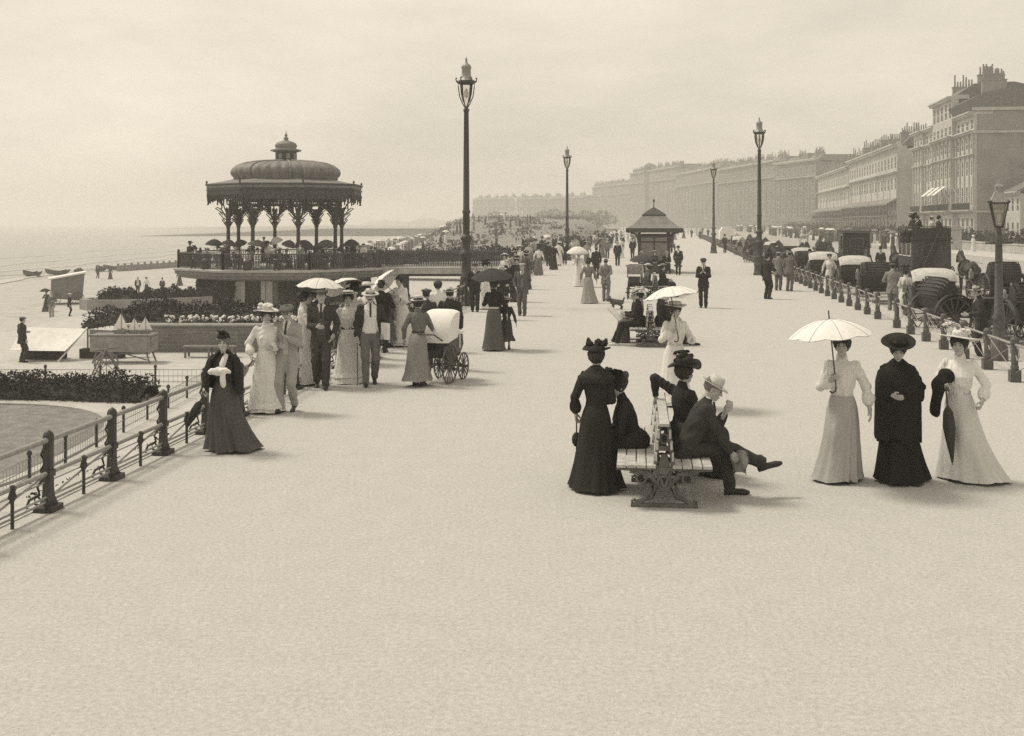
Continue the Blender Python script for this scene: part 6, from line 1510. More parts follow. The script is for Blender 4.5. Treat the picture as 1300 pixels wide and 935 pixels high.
furled('dark furled umbrella carried low by the elderly woman in the cape', pm[1] + (0, 0, .02), pm[1] + (-.20, -.10, -.42), .04, 'umbrella', .055)
_, pm = W(338, 524, 'woman in white dress and big flowered hat beside the man in a pale suit', 172, 'f', h=1.62, top=.74, low=.72, hat='flower', hatc=.62, trim=.74, arms=('waist', (.25, .06, -.44)), stride=.05, ruffle=1, fold=.08, puff=.02, skirt=dict(w=.78), nod=8, belt=.65, grip=(1, 1))
furled('pale closed parasol carried by the woman in the flowered hat', pm[1], pm[1] + (-.32, .15, -.45), .35, 'parasol', .04)
W(365, 523, 'young man in pale suit and flat cap looking down beside the woman in white', 196, 'm', h=1.66, top=.34, low=.36, hat='cap', hatc=.13, arms=('chest', 'waist'), stride=-.10, shirt=.72, openc=.06, nod=18, waistcoat=.5)
W(408, 493, 'man in dark suit and cap walking with hands at his waistcoat pockets', 184, 'm', h=1.76, top=.06, low=.07, hat='cap', hatc=.09, arms=('pocket', 'waist'), stride=.16, shirt=.7, waistcoat=.10, openc=.11)
_, pm = W(442, 486, 'woman in white dress with dark belt bow and straw hat', 180, 'f', h=1.66, top=.72, low=.74, hat='straw', hatc=.66, trim=.06, arms=('behind', 'down'), ruffle=2, fold=.07, puff=.018, belt=.04, skirt=dict(w=.78))
_, pm = W(470, 489, 'man in open dark jacket, white waistcoat and boater with a walking stick', 178, 'm', h=1.74, top=.055, low=.17, hat='boater', arms=((.24, .12, -.46), 'down'), stride=-.20, shirt=.74, waistcoat=.72, openc=.20, tache=True, nod=8, grip=(1, 1))
a_ = at(452, 487); stick('thin walking stick in the hand of the man in the boater', pm[1], (pm[1][0] + .02, pm[1][1] - .10, .01))
g = Geo().box(0, 0, 0, .05, .22, .30, 0, .2); whole(g, 'paper_parcel', PAPER, 'white paper parcel under the arm of the man in the open jacket', 'parcel', tuple(pm[0] + np.array((.04, -.02, .12))), .5)
_, pm = W(386, 489, 'woman in white blouse in profile under a white parasol by the railing', 100, 'f', h=1.70, top=.70, low=.72, hat=None, arms=('chest', (.10, .24, -.06)), fold=.06, puff=.02, skirt=dict(w=.7), lod=0, grip=(0, 1))
parasol('white parasol above the woman in profile and the man in the bowler', pm[1], (.05, .0, 1), .70, .44, L=.42, depth=.17)
W(399, 482, 'man in black coat and bowler hat turned towards the bandstand', 40, 'm', h=1.70, top=.028, low=.03, hat='bowler', hatc=.025, arms=('bent', 'bent'), shirt=.72, lean=6)
_, pm = W(450, 461, 'woman in dark feathered hat under a white parasol in the left crowd', 195, 'f', h=1.58, top=.45, low=.4, hat='feather', hatc=.03, trim=.03, arms=('down', (.12, .22, -.12)), lod=0, grip=(0, 1))
parasol('white parasol leaning back behind the woman in the dark feathered hat', pm[1], (-.35, .35, 1), .68, .44, L=.42, depth=.19)
W(465, 455, 'woman in white with a broad pale hat seen from behind the man in the boater', 170, 'f', h=1.60, top=.74, low=.7, hat='wide', hatc=.68, trim=.7, arms=('chest', 'down'), lod=0)
W(484, 448, 'man in black coat standing behind the lady with the broad pale hat', 20, 'm', h=1.62, top=.03, low=.04, hat='bowler', hatc=.04, arms=('bent', 'bent'), lod=1)
_, pm = W(509, 440, 'tall woman in white dress reaching out under a tilted white parasol', 222, 'f', h=1.68, top=.73, low=.72, hat=None, arms=((.10, .20, -.12), 'reach'), ruffle=1, fold=.06, puff=.02, skirt=dict(w=.72), belt=.6, grip=(1, 0), lean=3)
parasol('white parasol tilted behind the head of the tall woman in white', pm[0], (-.85, .25, .75), .74, .48, L=.34, depth=.20)
W(494, 441, 'girl in dark pinafore and sun hat holding the tall lady\'s attention', 60, 'f', h=1.22, top=.07, low=.14, hat='straw', hatc=.4, trim=.1, arms=('chest', 'down'), lod=1, skirt=dict(hem=.25, w=.8), cat='girl')
_, pm = W(531, 490, 'nursemaid in grey striped dress and boater pushing the perambulator', 22, 'f', h=1.60, top=.17, low=.27, hat='boater', arms=('down', 'push'), stride=.08, fold=.10, belt=.06, skirt=dict(w=.72, hem=.12), grip=(0, 1))
W(571, 470, 'man in dark jacket and boater walking beyond the white perambulator', 8, 'm', h=1.64, top=.045, low=.05, hat='boater', arms=('bent', 'down'), stride=.12, lod=0)
W(541, 467, 'man in cap and dark jacket walking ahead of the nursemaid', 20, 'm', h=1.60, top=.08, low=.07, hat='cap', hatc=.12, arms=('down', 'down'), lod=1)
W(556, 447, 'bareheaded dark haired woman in white blouse beyond the perambulator', 350, 'f', h=1.62, top=.72, low=.3, hat=None, arms=('bent', 'down'), lod=1)

# --- around the first lamp post
_, pm = W(627, 445, 'woman in black jacket walking away beneath a dark umbrella', 6, 'f', h=1.62, top=.03, low=.12, hat='toque', hatc=.03, arms=(( .10, .22, -.10), 'down'), belt=.6, fold=.08, lod=0, skirt=dict(w=.7), grip=(1, 0))
parasol('dark open umbrella carried by the woman walking away', pm[0], (-.05, -.15, 1), .06, .50, 'umbrella', L=.42, depth=.20)
W(643, 444, 'child in dark coat and straw hat walking beside the dark umbrella', 10, 'f', h=1.20, top=.05, low=.06, hat='straw', hatc=.5, trim=.1, arms=('down', 'down'), lod=1, skirt=dict(hem=.30, w=.8), cat='child')
W(663, 401, 'man in grey suit and cap strolling alone towards us right of the umbrella', 186, 'm', h=1.66, top=.12, low=.13, hat='cap', hatc=.32, arms=('behind', 'pocket'), stride=.08, lod=0, openc=.07, shirt=.7, waistcoat=.2)
W(603, 396, 'man in dark suit and cap by the foot of the lamp post', 180, 'm', h=1.60, top=.035, low=.035, hat='cap', hatc=.06, arms=('bent', 'down'), lod=0, stride=.06)
W(616, 393, 'woman in white dress beside the man in the cap at the lamp post', 178, 'f', h=1.58, top=.74, low=.72, hat='feather', hatc=.05, arms=('bent', 'down'), lod=1, skirt=dict(w=.75))
T(637, 337, 'man in boater facing us just behind the dark umbrella', 176, 'm', 1.62, top=.04, low=.04, hat='boater', lod=1, arms=('bent', 'bent'))
T(647, 327, 'man in boater, farther of the two behind the umbrella', 190, 'm', 1.62, top=.03, low=.04, hat='boater', lod=1)
T(684, 312, 'woman in white blouse and long grey skirt walking away near the railing', 14, 'f', 1.62, top=.72, low=.17, hat='feather', hatc=.05, lod=1, skirt=dict(w=.75))
T(710, 307, 'woman in white dress striding alone between the strolling groups', 20, 'f', 1.60, top=.74, low=.72, hat='straw', hatc=.7, trim=.6, arms=('up', 'down'), lod=1, stride=.1, skirt=dict(w=.8, hem=.12))
far = 'people strolling along the left side of the promenade'
for x, t, hd, sx_, tp_, lw_, hat_, hc_, lab in (
    (660, 312, 170, 'f', .66, .3, 'wide', .7, 'woman in a broad white hat by the railing above the boaters'), (654, 318, 185, 'f', .3, .1, 'flower', .5, 'woman in flowered hat nearest the footbridge end'),
    (671, 308, 160, 'f', .5, .2, 'flower', .66, 'woman in pale hat leaning at the railing'), (696, 307, 10, 'm', .03, .03, 'bowler', .03, 'man in black walking with the white bloused lady'),
    (703, 309, 5, 'f', .03, .03, 'toque', .03, 'woman in black seen from behind left of the white dress'), (717, 306, 185, 'm', .03, .04, 'bowler', .03, 'man in dark suit just right of the striding white dress'),
    (688, 301, 175, 'f', .06, .06, 'feather', .05, 'woman in dark plumed hat above the white blouse'), (676, 303, 200, 'f', .4, .3, 'straw', .6, 'woman in straw hat in the thick of the railing crowd'),
    (704, 299, 180, 'm', .05, .05, 'cap', .1, 'man in cap at the back of the railing crowd'), (727, 303, 180, 'f', .5, .4, 'feather', .06, 'woman in pale dress under the second lamp post'),
    (666, 300, 180, 'm', .04, .04, 'bowler', .05, 'man at the far edge of the shrubs by the railing')):
    T(x, t, lab, hd, sx_, 1.62, top=tp_, low=lw_, hat=hat_, hatc=hc_, lod=2, group=far, skirt=dict(w=.75))
_, pm = W(735, 364, 'woman in white under a frilled white parasol, left of the grey dress', 175, 'f', h=1.56, top=.7, low=.7, hat='straw', hatc=.6, lod=1, arms=('down', 'hold'), skirt=dict(w=.75))
parasol('frilled white parasol with a dark lining over the strolling couple', pm[1], (.0, -.08, 1), .66, .50, L=.42, depth=.26, frill=1, lod=1)
W(747, 385, 'woman in pale grey dress walking away with the man in a grey suit', 8, 'f', h=1.60, top=.22, low=.30, hat='toque', hatc=.03, lod=0, stride=.06, fold=.08, skirt=dict(w=.85), sway=(.06, -.05), belt=.12)
W(769, 383, 'man in light grey suit and straw hat walking away', 6, 'm', h=1.60, top=.24, low=.22, hat='boater', arms=('behind', 'behind'), lod=0, stride=.10)
for x, t, hd, sx_, tp_, lw_, hat_, hc_, lab in (
    (757, 313, 8, 'm', .035, .035, 'cap', .2, 'man in dark suit walking just ahead of the grey suited man'), (784, 306, 180, 'm', .03, .035, 'boater', .55, 'man in black suit walking towards us left of the shelter'),
    (803, 302, 180, 'm', .028, .03, 'cap', .05, 'man in black standing at the left corner of the shelter'), (740, 300, 180, 'm', .03, .03, 'bowler', .03, 'man in black bowler behind the frilled parasol'),
    (749, 296, 185, 'm', .04, .04, 'cap', .06, 'taller man at the back of the group behind the parasol'), (763, 300, 178, 'f', .05, .04, 'wide', .04, 'woman under a dark hat behind the man in the dark suit'),
    (771, 302, 182, 'm', .2, .1, 'boater', .6, 'man with pale jacket between the two dark suited men'), (731, 300, 175, 'f', .6, .5, 'straw', .5, 'woman in pale dress at the second lamp post')):
    T(x, t, lab, hd, sx_, 1.66, top=tp_, low=lw_, hat=hat_, hatc=hc_, lod=1, stride=.05 if sx_ == 'm' else 0, group=far, skirt=dict(w=.75))
p_ = at(767, foot(297, 1.66)); parasol('dark umbrella raised above the group left of the shelter', (p_[0], p_[1], 1.15), (.1, 0, 1), .05, .52, 'umbrella', L=.42, depth=.2, lod=1)

for x, t, hd, sx_, tp_, lw_, hat_, hc_, lab in (
    (650, 309, 190, 'm', .05, .06, 'boater', .6, 'man in dark jacket and boater squeezed against the footbridge end'), (668, 320, 30, 'f', .1, .08, 'flower', .3, 'woman in dark dress and grey flowered hat walking up behind the boaters'),
    (679, 297, 180, 'f', .66, .6, 'straw', .7, 'woman in white near the end of the shrubs'), (692, 304, 15, 'm', .06, .06, 'boater', .55, 'man in boater walking away among the black dresses'),
    (713, 298, 175, 'f', .05, .05, 'toque', .04, 'small woman in black beyond the striding white dress'), (722, 299, 10, 'm', .03, .03, 'bowler', .03, 'man in black walking away under the second lamp post'),
    (734, 296, 180, 'm', .04, .04, 'bowler', .04, 'man in bowler at the back right of the second lamp post'), (745, 306, 170, 'f', .3, .2, 'flower', .5, 'woman in grey dress half hidden behind the frilled parasol'),
    (756, 295, 185, 'f', .05, .05, 'feather', .04, 'woman in black plumed hat at the back of the middle group'), (776, 297, 178, 'm', .03, .03, 'cap', .05, 'man in cap behind the man in black suit'),
    (790, 298, 182, 'm', .05, .05, 'bowler', .04, 'man in bowler passing the left side of the shelter'), (797, 293, 180, 'f', .55, .5, 'straw', .6, 'woman in pale dress far back beside the shelter'),
    (641, 322, 200, 'f', .55, .3, 'straw', .68, 'woman in pale blouse and straw hat behind the two boatered men'), (656, 327, 175, 'f', .06, .06, 'flower', .4, 'woman in black with a pale flowered hat right of the boatered men'),
    (861, 312, 180, 'm', .04, .04, 'bowler', .03, 'man in black just right of the bath chair'), (845, 306, 5, 'm', .05, .05, 'cap', .08, 'man walking away past the right side of the shelter')):
    T(x, t, lab, hd, sx_, 1.62, top=tp_, low=lw_, hat=hat_, hatc=hc_, lod=2, group=far, skirt=dict(w=.75), stride=.08 if sx_ == 'm' else 0)
for px_, t, v_, lab in ((672, 305, .05, 'dark umbrella in the crowd by the footbridge end'), (690, 300, .62, 'small pale parasol among the women in black'), (726, 300, .05, 'dark umbrella beside the second lamp post')):
    p_ = at(px_, foot(t, 1.66)); parasol(lab, (p_[0] + .25, p_[1], 1.2), (-.2, -.1, 1), v_, .5, 'umbrella' if v_ < .2 else 'parasol', L=.42, depth=.22, lod=1)
q = random.Random(41)
for i in range(26):
    Y = q.uniform(95, 230); X = XL(Y) + .6 + (q.random() ** 1.6) * 6.5; tp_ = q.choice((.03, .04, .06, .2, .6, .7)); fm = q.choice('fm')
    person('small background stroller in the dense crowd around the second lamp post', (X, Y, 0), q.choice((0, 180, 170, 190)), fm, h=q.uniform(1.52, 1.74), top=tp_, low=tp_ if fm == 'f' else .05, hat=q.choice(('straw', 'feather', 'flower')) if fm == 'f' else q.choice(('bowler', 'boater', 'cap')), hatc=q.choice((.03, .05, .6)), lod=2, group='background strollers', skirt=dict(w=.75), stride=.06)
# --- middle and right of the promenade
W(893, 391, 'man in dark suit and cap walking towards us alone in mid promenade', 182, 'm', h=1.70, top=.035, low=.035, hat='cap', hatc=.05, arms=('chest', 'chest'), nod=16, stride=.07, lod=0)
W(974, 380, 'man in dark uniform and peaked cap, nearest of three by the fence', 38, 'm', h=1.72, top=.04, low=.035, hat='peaked', hatc=.04, arms=('down', 'bent'), lod=0)
W(988, 369, 'man in light jacket with his back turned, middle of three by the fence', 10, 'm', h=1.66, top=.24, low=.14, hat='cap', hatc=.3, arms=('bent', 'bent'), lod=0)
W(1002, 370, 'man in grey suit leaning towards the carriages, rightmost of three', 20, 'm', h=1.70, top=.15, low=.15, hat='cap', hatc=.2, arms=('bent', 'bent'), lod=0, lean=8)
W(920, 321, 'policeman in dark tunic and helmet beside the far fence', 150, 'm', h=1.74, top=.025, low=.025, hat='helmet', hatc=.025, lod=1)
W(851, 322, 'dark figure walking behind the bath chair beyond the shelter', 180, 'm', h=1.66, top=.03, low=.03, hat='bowler', hatc=.03, arms=('push', 'push'), lod=2)
for x, f_, sx_, tp_, lab in ((868, 303, 'f', .06, 'distant woman in dark dress walking in the far promenade'), (878, 302, 'm', .04, 'distant man in black beside the dark dressed woman'), (884, 300, 'f', .5, 'distant woman in pale dress far along the promenade'), (906, 306, 'm', .04, 'distant man in dark coat close to the far fence'), (899, 301, 'm', .05, 'smallest dark figure near the far end of the fence'), (861, 299, 'm', .04, 'tiny distant man in black right of the shelter roof edge'), (873, 298, 'f', .6, 'tiny distant woman in white far along the promenade'), (889, 304, 'm', .05, 'distant man in dark suit between the strollers and the far fence'), (857, 305, 'f', .3, 'distant woman in grey just beyond the bath chair'), (892, 297, 'm', .04, 'faintest tiny figure where the promenade meets the fence')):
    W(x, f_, lab, 180, sx_, h=1.66, top=tp_, hat='bowler' if sx_ == 'm' else 'straw', hatc=.05, lod=2)

# --- by the carriages
def R_(px, Y, label, hd, sex, z=-.13, **kw): return person(label, atY(px, Y, z), hd + va(atY(px, Y)), sex, **kw)
R_(1133, 40.0, 'man in light grey jacket standing behind the fence facing the carriages', 8, 'm', h=1.70, top=.26, low=.2, hat='cap', hatc=.10, arms=('bent', 'bent'), lod=0)
R_(1150, 38.5, 'woman in white behind the fence beside the man in light grey', 30, 'f', h=1.58, top=.66, low=.6, hat='feather', hatc=.08, arms=('bent', 'bent'), lod=0)
R_(1246, 26.4, 'man in dark jacket and boater leaning on the roadside fence', 260, 'm', h=1.68, top=.05, low=.05, hat='boater', hatc=.45, arms=('bent', 'down'), lean=10, lod=0)
cx_, cy_, _ = atY(1228, 33.2); an_ = -(-RA - 1.25)
person('coachman in black coat and bowler driving the side on carriage', (cx_ + 1.0 * math.sin(an_) - .1, cy_ + 1.0 * math.cos(an_), .52), math.degrees(an_), 'm', h=1.70, top=.025, low=.03, sit=((0, -.1), (0, -.1)), hat='bowler', hatc=.04, arms=('bent', 'bent'), lean=8, lod=0)
bx_, by_, _ = atY(1173, 57)
person('omnibus driver in black on the high front seat', (bx_ + .27, by_ + 2.0, 2.05), 8, 'm', h=1.72, top=.025, low=.03, sit=((0, 0), (0, 0)), hat='tophat', hatc=.03, arms=('bent', 'bent'), lod=1)
for i, (dx_, dy_, tp_, ht_, lab) in enumerate(((-.55, -1.1, .03, 'bowler', 'omnibus passenger in black at the back left of the top deck'), (.5, -.9, .06, 'bowler', 'omnibus passenger in dark grey at the back right of the top deck'), (.45, .3, .5, 'boater', 'omnibus passenger in pale jacket on the top deck'), (-.5, .2, .04, 'feather', 'omnibus passenger in a feathered hat on the top deck'))):
    person(lab, (bx_ + dx_ + .13 * dy_, by_ + dy_, 1.98), 90 if dx_ > 0 else 270, 'f' if ht_ == 'feather' else 'm', h=1.66, top=tp_, sit=((0, 0), (0, 0)), hat=ht_, hatc=.05 if ht_ != 'boater' else .6, arms=('lap', 'lap'), lod=1)
for x, Y_, sx_, tp_, hat_, hc_, lab in ((1000, 64, 'm', .04, 'bowler', .03, 'cabman beside the sideways white covered carriage'), (983, 76, 'm', .04, 'tophat', .03, 'cabman in a tall hat in the cab rank'), (969, 84, 'm', .05, 'bowler', .04, 'cabman standing below the tall lamp post'), (1028, 61, 'm', .03, 'bowler', .03, 'cabman in black behind the third white covered carriage'), (1053, 53, 'f', .66, 'straw', .7, 'woman in white among the parked carriages'), (959, 110, 'f', .6, 'straw', .7, 'woman in pale dress in the distant cab rank'), (1100, 62, 'm', .04, 'bowler', .04, 'man in the road right of the tall black cab'), (1118, 66, 'm', .05, 'tophat', .03, 'man in tall hat standing out in the road')):
    R_(x, Y_, lab, 180, sx_, h=1.68, top=tp_, hat=hat_, hatc=hc_, lod=1, skirt=dict(w=.8))

# --- bandstand audience
aud = 'audience seated round the bandstand'
q = random.Random(5)
spots = [(-6.1, -.4), (-5.4, -2.6), (-4.4, -3.8), (-3.2, -4.9), (-2.0, -5.4), (-.7, -5.7), (.6, -5.6), (1.9, -5.3), (3.1, -4.9), (4.2, -4.0), (5.2, -2.9), (5.9, -1.2), (2.5, -3.6), (-1.4, -4.0), (.4, -4.2), (4.9, 1.0)]
desc = ['in white blouse', 'in black', 'in grey', 'in pale dress', 'in dark brown tones', 'in white', 'in black jacket', 'in pale grey', 'in dark dress', 'in white dress', 'in black dress', 'in mid grey', 'in black coat', 'in light dress', 'in dark coat', 'in grey dress']
place = ['at the far left of the bandstand deck', 'second from the left on the bandstand deck', 'behind the left balustrade panel', 'left of the deck beside the second column', 'in front of the third column', 'above the ivy wall left of the door', 'directly above the base door', 'right of the base door', 'before the middle right column', 'beside the right hand columns', 'near the footbridge end of the deck', 'last on the right of the deck', 'in the second row on the right', 'in the second row on the left', 'in the second row centre', 'beyond the right column']
for i, (x, y) in enumerate(spots):
    tp_ = [.7, .03, .2, .6, .07, .7, .04, .4, .05, .7, .03, .2, .03, .5, .05, .2][i]
    person('seated listener ' + desc[i] + ' ' + place[i], (bx + x, by + y, 0), 180 if i % 3 else 350, 'f' if i % 3 != 1 else 'm', h=1.66, top=tp_, low=tp_, sit=((0, 0), (0, 0)), hat=['feather', 'bowler', 'straw', 'flower'][i % 4] if i % 3 != 1 else 'bowler', hatc=[.04, .04, .5, .4][i % 4], arms=('lap', 'lap'), lod=2, group=aud)
    g = Geo().box(0, 0, .43, .42, .42, .04).box(0, -.2, .75, .40, .04, .35)
    for a in (-.18, .18):
        for b_ in (-.18, .18): g.box(a, b_, .21, .04, .04, .42)
    r = thing('chair', 'chair under the listener ' + desc[i] + ' ' + ' '.join(place[i].split()[:6]), 'chair', (bx + x, by + y, 0), math.pi if i % 3 else 0, 'audience chairs'); part(g, 'seat_frame', M_TIMB, r)
for i, (px, dy_, v_, r_, lab) in enumerate(((272, -1.5, .04, .62, 'dark umbrella at the far left of the bandstand'), (290, -3.2, .05, .5, 'dark umbrella beside the left columns of the bandstand'), (326, -4.8, .09, .66, 'broad grey umbrella left of centre on the bandstand'), (352, -4, .45, .46, 'pale parasol standing highest in the bandstand crowd'), (366, -5.3, .045, .5, 'dark umbrella right of the pale parasol'), (386, -5, .035, .6, 'black umbrella above the bandstand balustrade centre'), (414, -4.4, .07, .64, 'round dark umbrella before the right columns'), (446, -2.2, .04, .55, 'dark umbrella at the right end of the bandstand deck'), (306, -2, .05, .5, 'small dark umbrella deep in the bandstand audience'))):
    Y_ = by + dy_; parasol(lab, ((px - CX) / F * Y_, Y_, 1.34 + (.2 if i == 3 else 0)), (q.uniform(-.35, .35), q.uniform(-.5, .0), 1), v_, r_, 'umbrella' if i != 3 else 'parasol', L=.16, depth=.36, lod=1, group='umbrellas in the bandstand')
person('bandsman in a dark cap standing above the seated audience', (bx - 1.6, by + .5, .2), 180, 'm', h=1.74, top=.03, hat='peaked', hatc=.03, arms=('chest', 'chest'), lod=2)

# --- lower walk and beach
def Hh(px, py, label, hd, sex, **kw): return person(label, hit(px, py), hd + va(hit(px, py)), sex, **kw)
Hh(66, 404, 'man in grey jacket standing on the lower walk by the hut', 200, 'm', h=1.72, top=.16, low=.35, hat='cap', hatc=.2, lod=1, arms=('bent', 'down'))
_, pm = Hh(59, 396, 'woman in black with an open dark umbrella beside the hut', 180, 'f', h=1.60, top=.03, low=.05, hat='toque', hatc=.03, lod=1, arms=('down', 'hold'))
parasol('small black umbrella held beside the beach hut', pm[1], (0, -.1, 1), .03, .42, 'umbrella', L=.42, depth=.2, lod=1)
Hh(88, 402, 'boy in dark jersey and white cap near the bathing hut', 90, 'm', h=1.35, top=.04, low=.05, hat='cap', hatc=.66, lod=1, cat='boy')
Hh(175, 375, 'man in dark open jacket strolling on the shingle', 180, 'm', h=1.72, top=.03, low=.03, hat='boater', hatc=.4, lod=1, openc=.16, waistcoat=.7, shirt=.7)
Hh(186, 374, 'woman in white blouse and dark skirt beside the man on the shingle', 182, 'f', h=1.62, top=.7, low=.04, hat='straw', hatc=.4, lod=1, skirt=dict(w=.75))
Hh(124, 354, 'figure in dark clothes walking on the upper beach', 160, 'm', h=1.7, top=.04, hat='bowler', hatc=.04, lod=2, stride=.1); Hh(140, 355, 'small dark figure right of the walker on the upper beach', 180, 'f', h=1.5, top=.06, hat='straw', hatc=.2, lod=2)
Hh(228, 363, 'woman in dark dress standing on the beach next to the bandstand base', 180, 'f', h=1.7, top=.04, low=.05, hat='wide', hatc=.04, lod=1)
Hh(206, 374, 'small figure in dark coat near the shrubs on the curved wall', 180, 'm', h=1.5, top=.05, hat='bowler', hatc=.05, lod=2)
Hh(28, 461, 'man in dark jacket beside the canvas awning at the left edge', 60, 'm', h=1.66, top=.05, low=.06, hat='cap', hatc=.15, lod=1, arms=('bent', 'down'))
# far crowd on the shingle: too many and too small to count
q = random.Random(23)
for i in range(22):
    a = R(200 + 7.4 * i); r_ = 4.6 if i % 2 else 6.3; tp_ = q.choice((.03, .04, .06, .2, .6))
    person('listener deep in the bandstand audience, half hidden by the balustrade', (bx + r_ * math.cos(a), by + r_ * math.sin(a), 0), q.choice((0, 180, 150, 210)), q.choice('fm'), h=q.uniform(1.55, 1.72), top=tp_, low=.05, sit=None if i % 3 == 0 else ((0, 0), (0, 0)), hat=q.choice(('bowler', 'straw', 'feather', 'flower')), hatc=q.choice((.03, .05, .5)), arms=('lap', 'lap'), lod=2, group='half hidden bandstand listeners', skirt=dict(w=.7))
g = Geo(); q = random.Random(17)
def mini(g, X, Y, z, s, v, um):
    h_ = q.uniform(1.4, 1.75); g.lathe([(.28, 0), (.22, .5), (.16, .95), (.22, 1.25), (.16, 1.42), (.06, 1.47)], 6, v, (X, Y, z)); g.ball((X, Y, z + 1.58), .13, 3, 6, 4); g.lathe([(.26, 1.66), (.12, 1.68), (.10, 1.78), (.001, 1.8)], 7, v, (X, Y, z))
    if um: g.lathe([(.55, 1.85), (.42, 2.0), (.2, 2.1), (.001, 2.12)], 8, q.choice((0, 1, 1, 2)), (X, Y, z))
for i in range(420):
    Y = q.uniform(140, 420) if i < 300 else q.uniform(300, 480); X = q.uniform(-36, -10 if Y < 220 else -2) - (Y - 200) * .02; X = min(X, XL(Y) - 20 - .16 * (Y - 120))
    mini(g, X, Y, zt(X, Y), 1, q.choice((0, 0, 0, 1, 2)), q.random() < .25)
for i in range(46):
    Y = q.uniform(170, 330); f = q.uniform(.03, .6); p_ = mound(Y, f); mini(g, p_[0], p_[1], p_[2] - .1, 1, q.choice((0, 0, 1, 2)), q.random() < .3)
whole(g, 'crowd', [cloth(.05), cloth(.66), cloth(.2), SKIN], 'dense distant holiday crowd on shingle and grass beyond the bandstand', 'crowd').__setitem__('kind', 'stuff')
g = Geo()
for i in range(200):
    Y = q.uniform(120, 400); X = XP(Y) + q.uniform(-4, 5.5); mini(g, X, Y, -.1, 1, q.choice((0, 0, 0, 1, 2)), q.random() < .2)
whole(g, 'crowd', [cloth(.05), cloth(.66), cloth(.2), SKIN], 'far off crowd on the pavement below the terraces', 'crowd').__setitem__('kind', 'stuff')
# small dog
x, y, _ = at(783, 393)
def fd(p):
    d = smin(cap(p, (0, -.16, .24), (0, .14, .26), .085, .095), cap(p, (0, .16, .28), (0, .26, .36), .07, .055), .05)
    d = smin(d, cap(p, (0, .27, .37), (0, .36, .33), .062, .035), .03); d = smin(d, cap(p, (0, -.22, .28), (0, -.28, .42), .03, .018), .03)
    for s in (-1, 1):
        d = smin(d, chain(p, [(s * .06, .13, .22), (s * .06, .13, .10), (s * .06, .15, .02)], (.04, .026, .028), .02), .03); d = smin(d, chain(p, [(s * .06, -.15, .22), (s * .065, -.10, .16), (s * .06, -.19, .10), (s * .06, -.16, .02)], (.055, .035, .024, .028), .02), .03)
        d = smin(d, cap(p, (s * .045, .25, .41), (s * .06, .24, .46), .025, .012), .015)
    return d + wav(p, .006, .05, 2)
v, q_ = snet(fd, (-.16, -.36, -.01), (.16, .44, .5), .012)
whole(Geo().raw(v, q_, 0, True), 'dog', mat('dog_fur', .09, .9, 30, .5, .6, 120), 'small shaggy dark dog trotting behind the man in the light grey suit', 'dog', (x, y, 0), R(100))

qr = np.random.RandomState(77); tp = []
for i in range(150):
    Y = qr.uniform(150, 445); p_ = np.array(mound(Y, qr.uniform(.05, .98))); m_ = qr.randint(14, 40); tp.append(p_ + qr.normal(0, 1, (m_, 3)) * (1.1, 1.1, .28) + (0, 0, .25))
o = whole(leaf_cloud(np.concatenate(tp) , .34, 5), 'bank_scrub', M_LEAF2, 'rough scrub and tufts scattered over the long grass bank', 'scrub'); o['kind'] = 'stuff'
# ================================================================== air, light, camera
hz = bpy.data.materials.new('haze_air'); hz.use_nodes = True; N = hz.node_tree.nodes; L_ = hz.node_tree.links
N.remove(N['Principled BSDF']); pv = N.new('ShaderNodeVolumePrincipled'); pv.inputs['Color'].default_value = (.90, .89, .86, 1); pv.inputs['Density'].default_value = HAZE; pv.inputs['Anisotropy'].default_value = .2
L_.new(pv.outputs[0], N['Material Output'].inputs['Volume'])
g = Geo().box(0, 1190, 12, 3000, 2480, 36); o = setting(g, 'haze', hz, 'stuff'); o.display_type = 'WIRE'

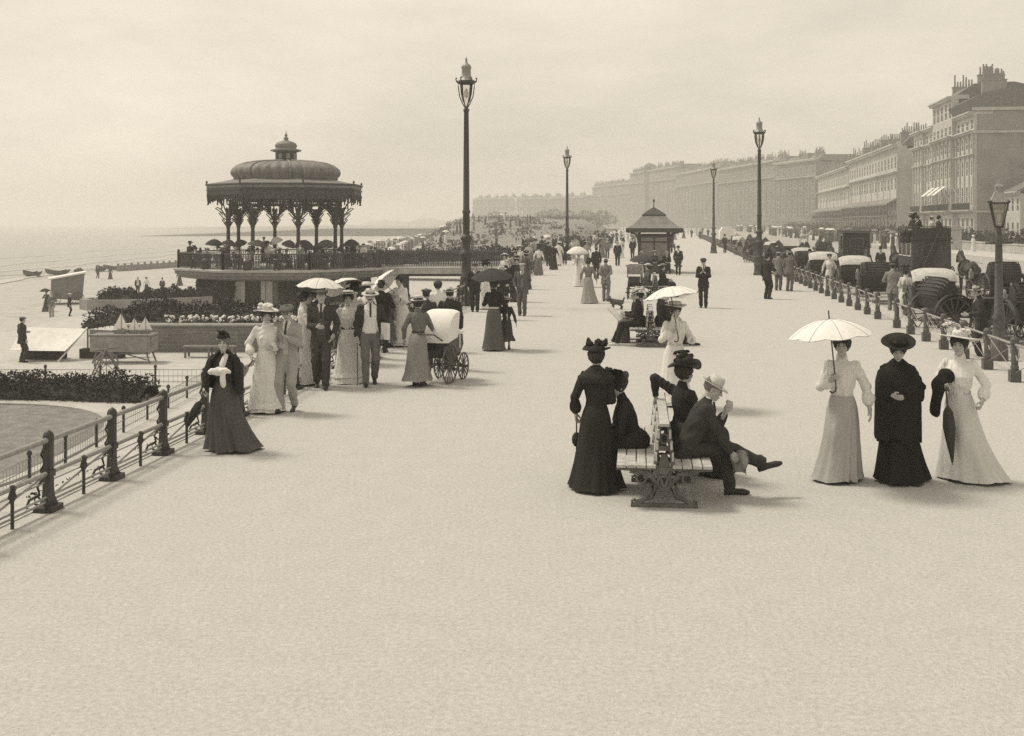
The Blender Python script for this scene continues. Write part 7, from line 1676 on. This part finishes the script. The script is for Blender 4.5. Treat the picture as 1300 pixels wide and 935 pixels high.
w = bpy.data.worlds.new('World'); sc.world = w; w.use_nodes = True; N = w.node_tree.nodes; L_ = w.node_tree.links
bg = N['Background']; sky = N.new('ShaderNodeTexSky'); sky.sky_type = 'NISHITA'; sky.sun_disc = False
SE, SA = 58., -64.          # sun elevation; azimuth from the view direction (negative = left)
sky.sun_elevation = R(SE); sky.sun_rotation = R(SA); sky.air_density = 1.6; sky.dust_density = 3.5; sky.ozone_density = 1
bw = N.new('ShaderNodeRGBToBW'); L_.new(sky.outputs[0], bw.inputs[0])
tc = N.new('ShaderNodeTexCoord'); mp = N.new('ShaderNodeMapping'); mp.inputs['Scale'].default_value = (1, 1, 3.2); L_.new(tc.outputs['Generated'], mp.inputs[0])
nz_ = N.new('ShaderNodeTexNoise'); nz_.inputs['Scale'].default_value = 2.6; nz_.inputs['Detail'].default_value = 9; nz_.inputs['Roughness'].default_value = .62; L_.new(mp.outputs[0], nz_.inputs['Vector'])
rp = N.new('ShaderNodeMapRange'); rp.inputs[1].default_value = .3; rp.inputs[2].default_value = .7; rp.inputs[3].default_value = CLOUD[0]; rp.inputs[4].default_value = CLOUD[1]; L_.new(nz_.outputs[0], rp.inputs[0])
mu = N.new('ShaderNodeMix'); mu.data_type = 'FLOAT'; mu.inputs[0].default_value = OVER; L_.new(bw.outputs[0], mu.inputs[2]); L_.new(rp.outputs[0], mu.inputs[3])
tn = N.new('ShaderNodeMix'); tn.data_type = 'RGBA'; tn.blend_type = 'MULTIPLY'; tn.inputs[0].default_value = 1; tn.inputs[7].default_value = (1, .906, .75, 1)
L_.new(mu.outputs[0], tn.inputs[6]); L_.new(tn.outputs[2], bg.inputs['Color']); bg.inputs['Strength'].default_value = SKYS
sd = bpy.data.lights.new('sun', 'SUN'); sd.energy = SUNS; sd.angle = R(SUNA); sd.color = (1, .921, .77)
so = bpy.data.objects.new('sun', sd); COL.objects.link(so)
dv = np.array((math.sin(R(SA)) * math.cos(R(SE)), math.cos(R(SA)) * math.cos(R(SE)), math.sin(R(SE))))
from mathutils import Vector
so.rotation_euler = Vector(dv).to_track_quat('Z', 'Y').to_euler()
cd = bpy.data.cameras.new('camera'); cd.sensor_fit = 'HORIZONTAL'; cd.sensor_width = 36; cd.lens = 36 * F / 1300; cd.shift_y = -(467.5 - HZ) / 1300; cd.clip_end = 6000; cd.clip_start = .1
co = bpy.data.objects.new('camera', cd); COL.objects.link(co); co.location = (0, 0, EYE); co.rotation_euler = (math.pi / 2, 0, 0); sc.camera = co
sc.view_settings.view_transform = 'Standard'; sc.view_settings.look = 'None'; sc.view_settings.gamma = 1; sc.view_settings.exposure = EXPO
sc.cycles.use_denoising = DENOISE; sc.cycles.volume_bounces = 1; sc.cycles.max_bounces = 6; sc.cycles.transparent_max_bounces = 16; sc.cycles.diffuse_bounces = 3
sc.cycles.volume_step_rate = 1
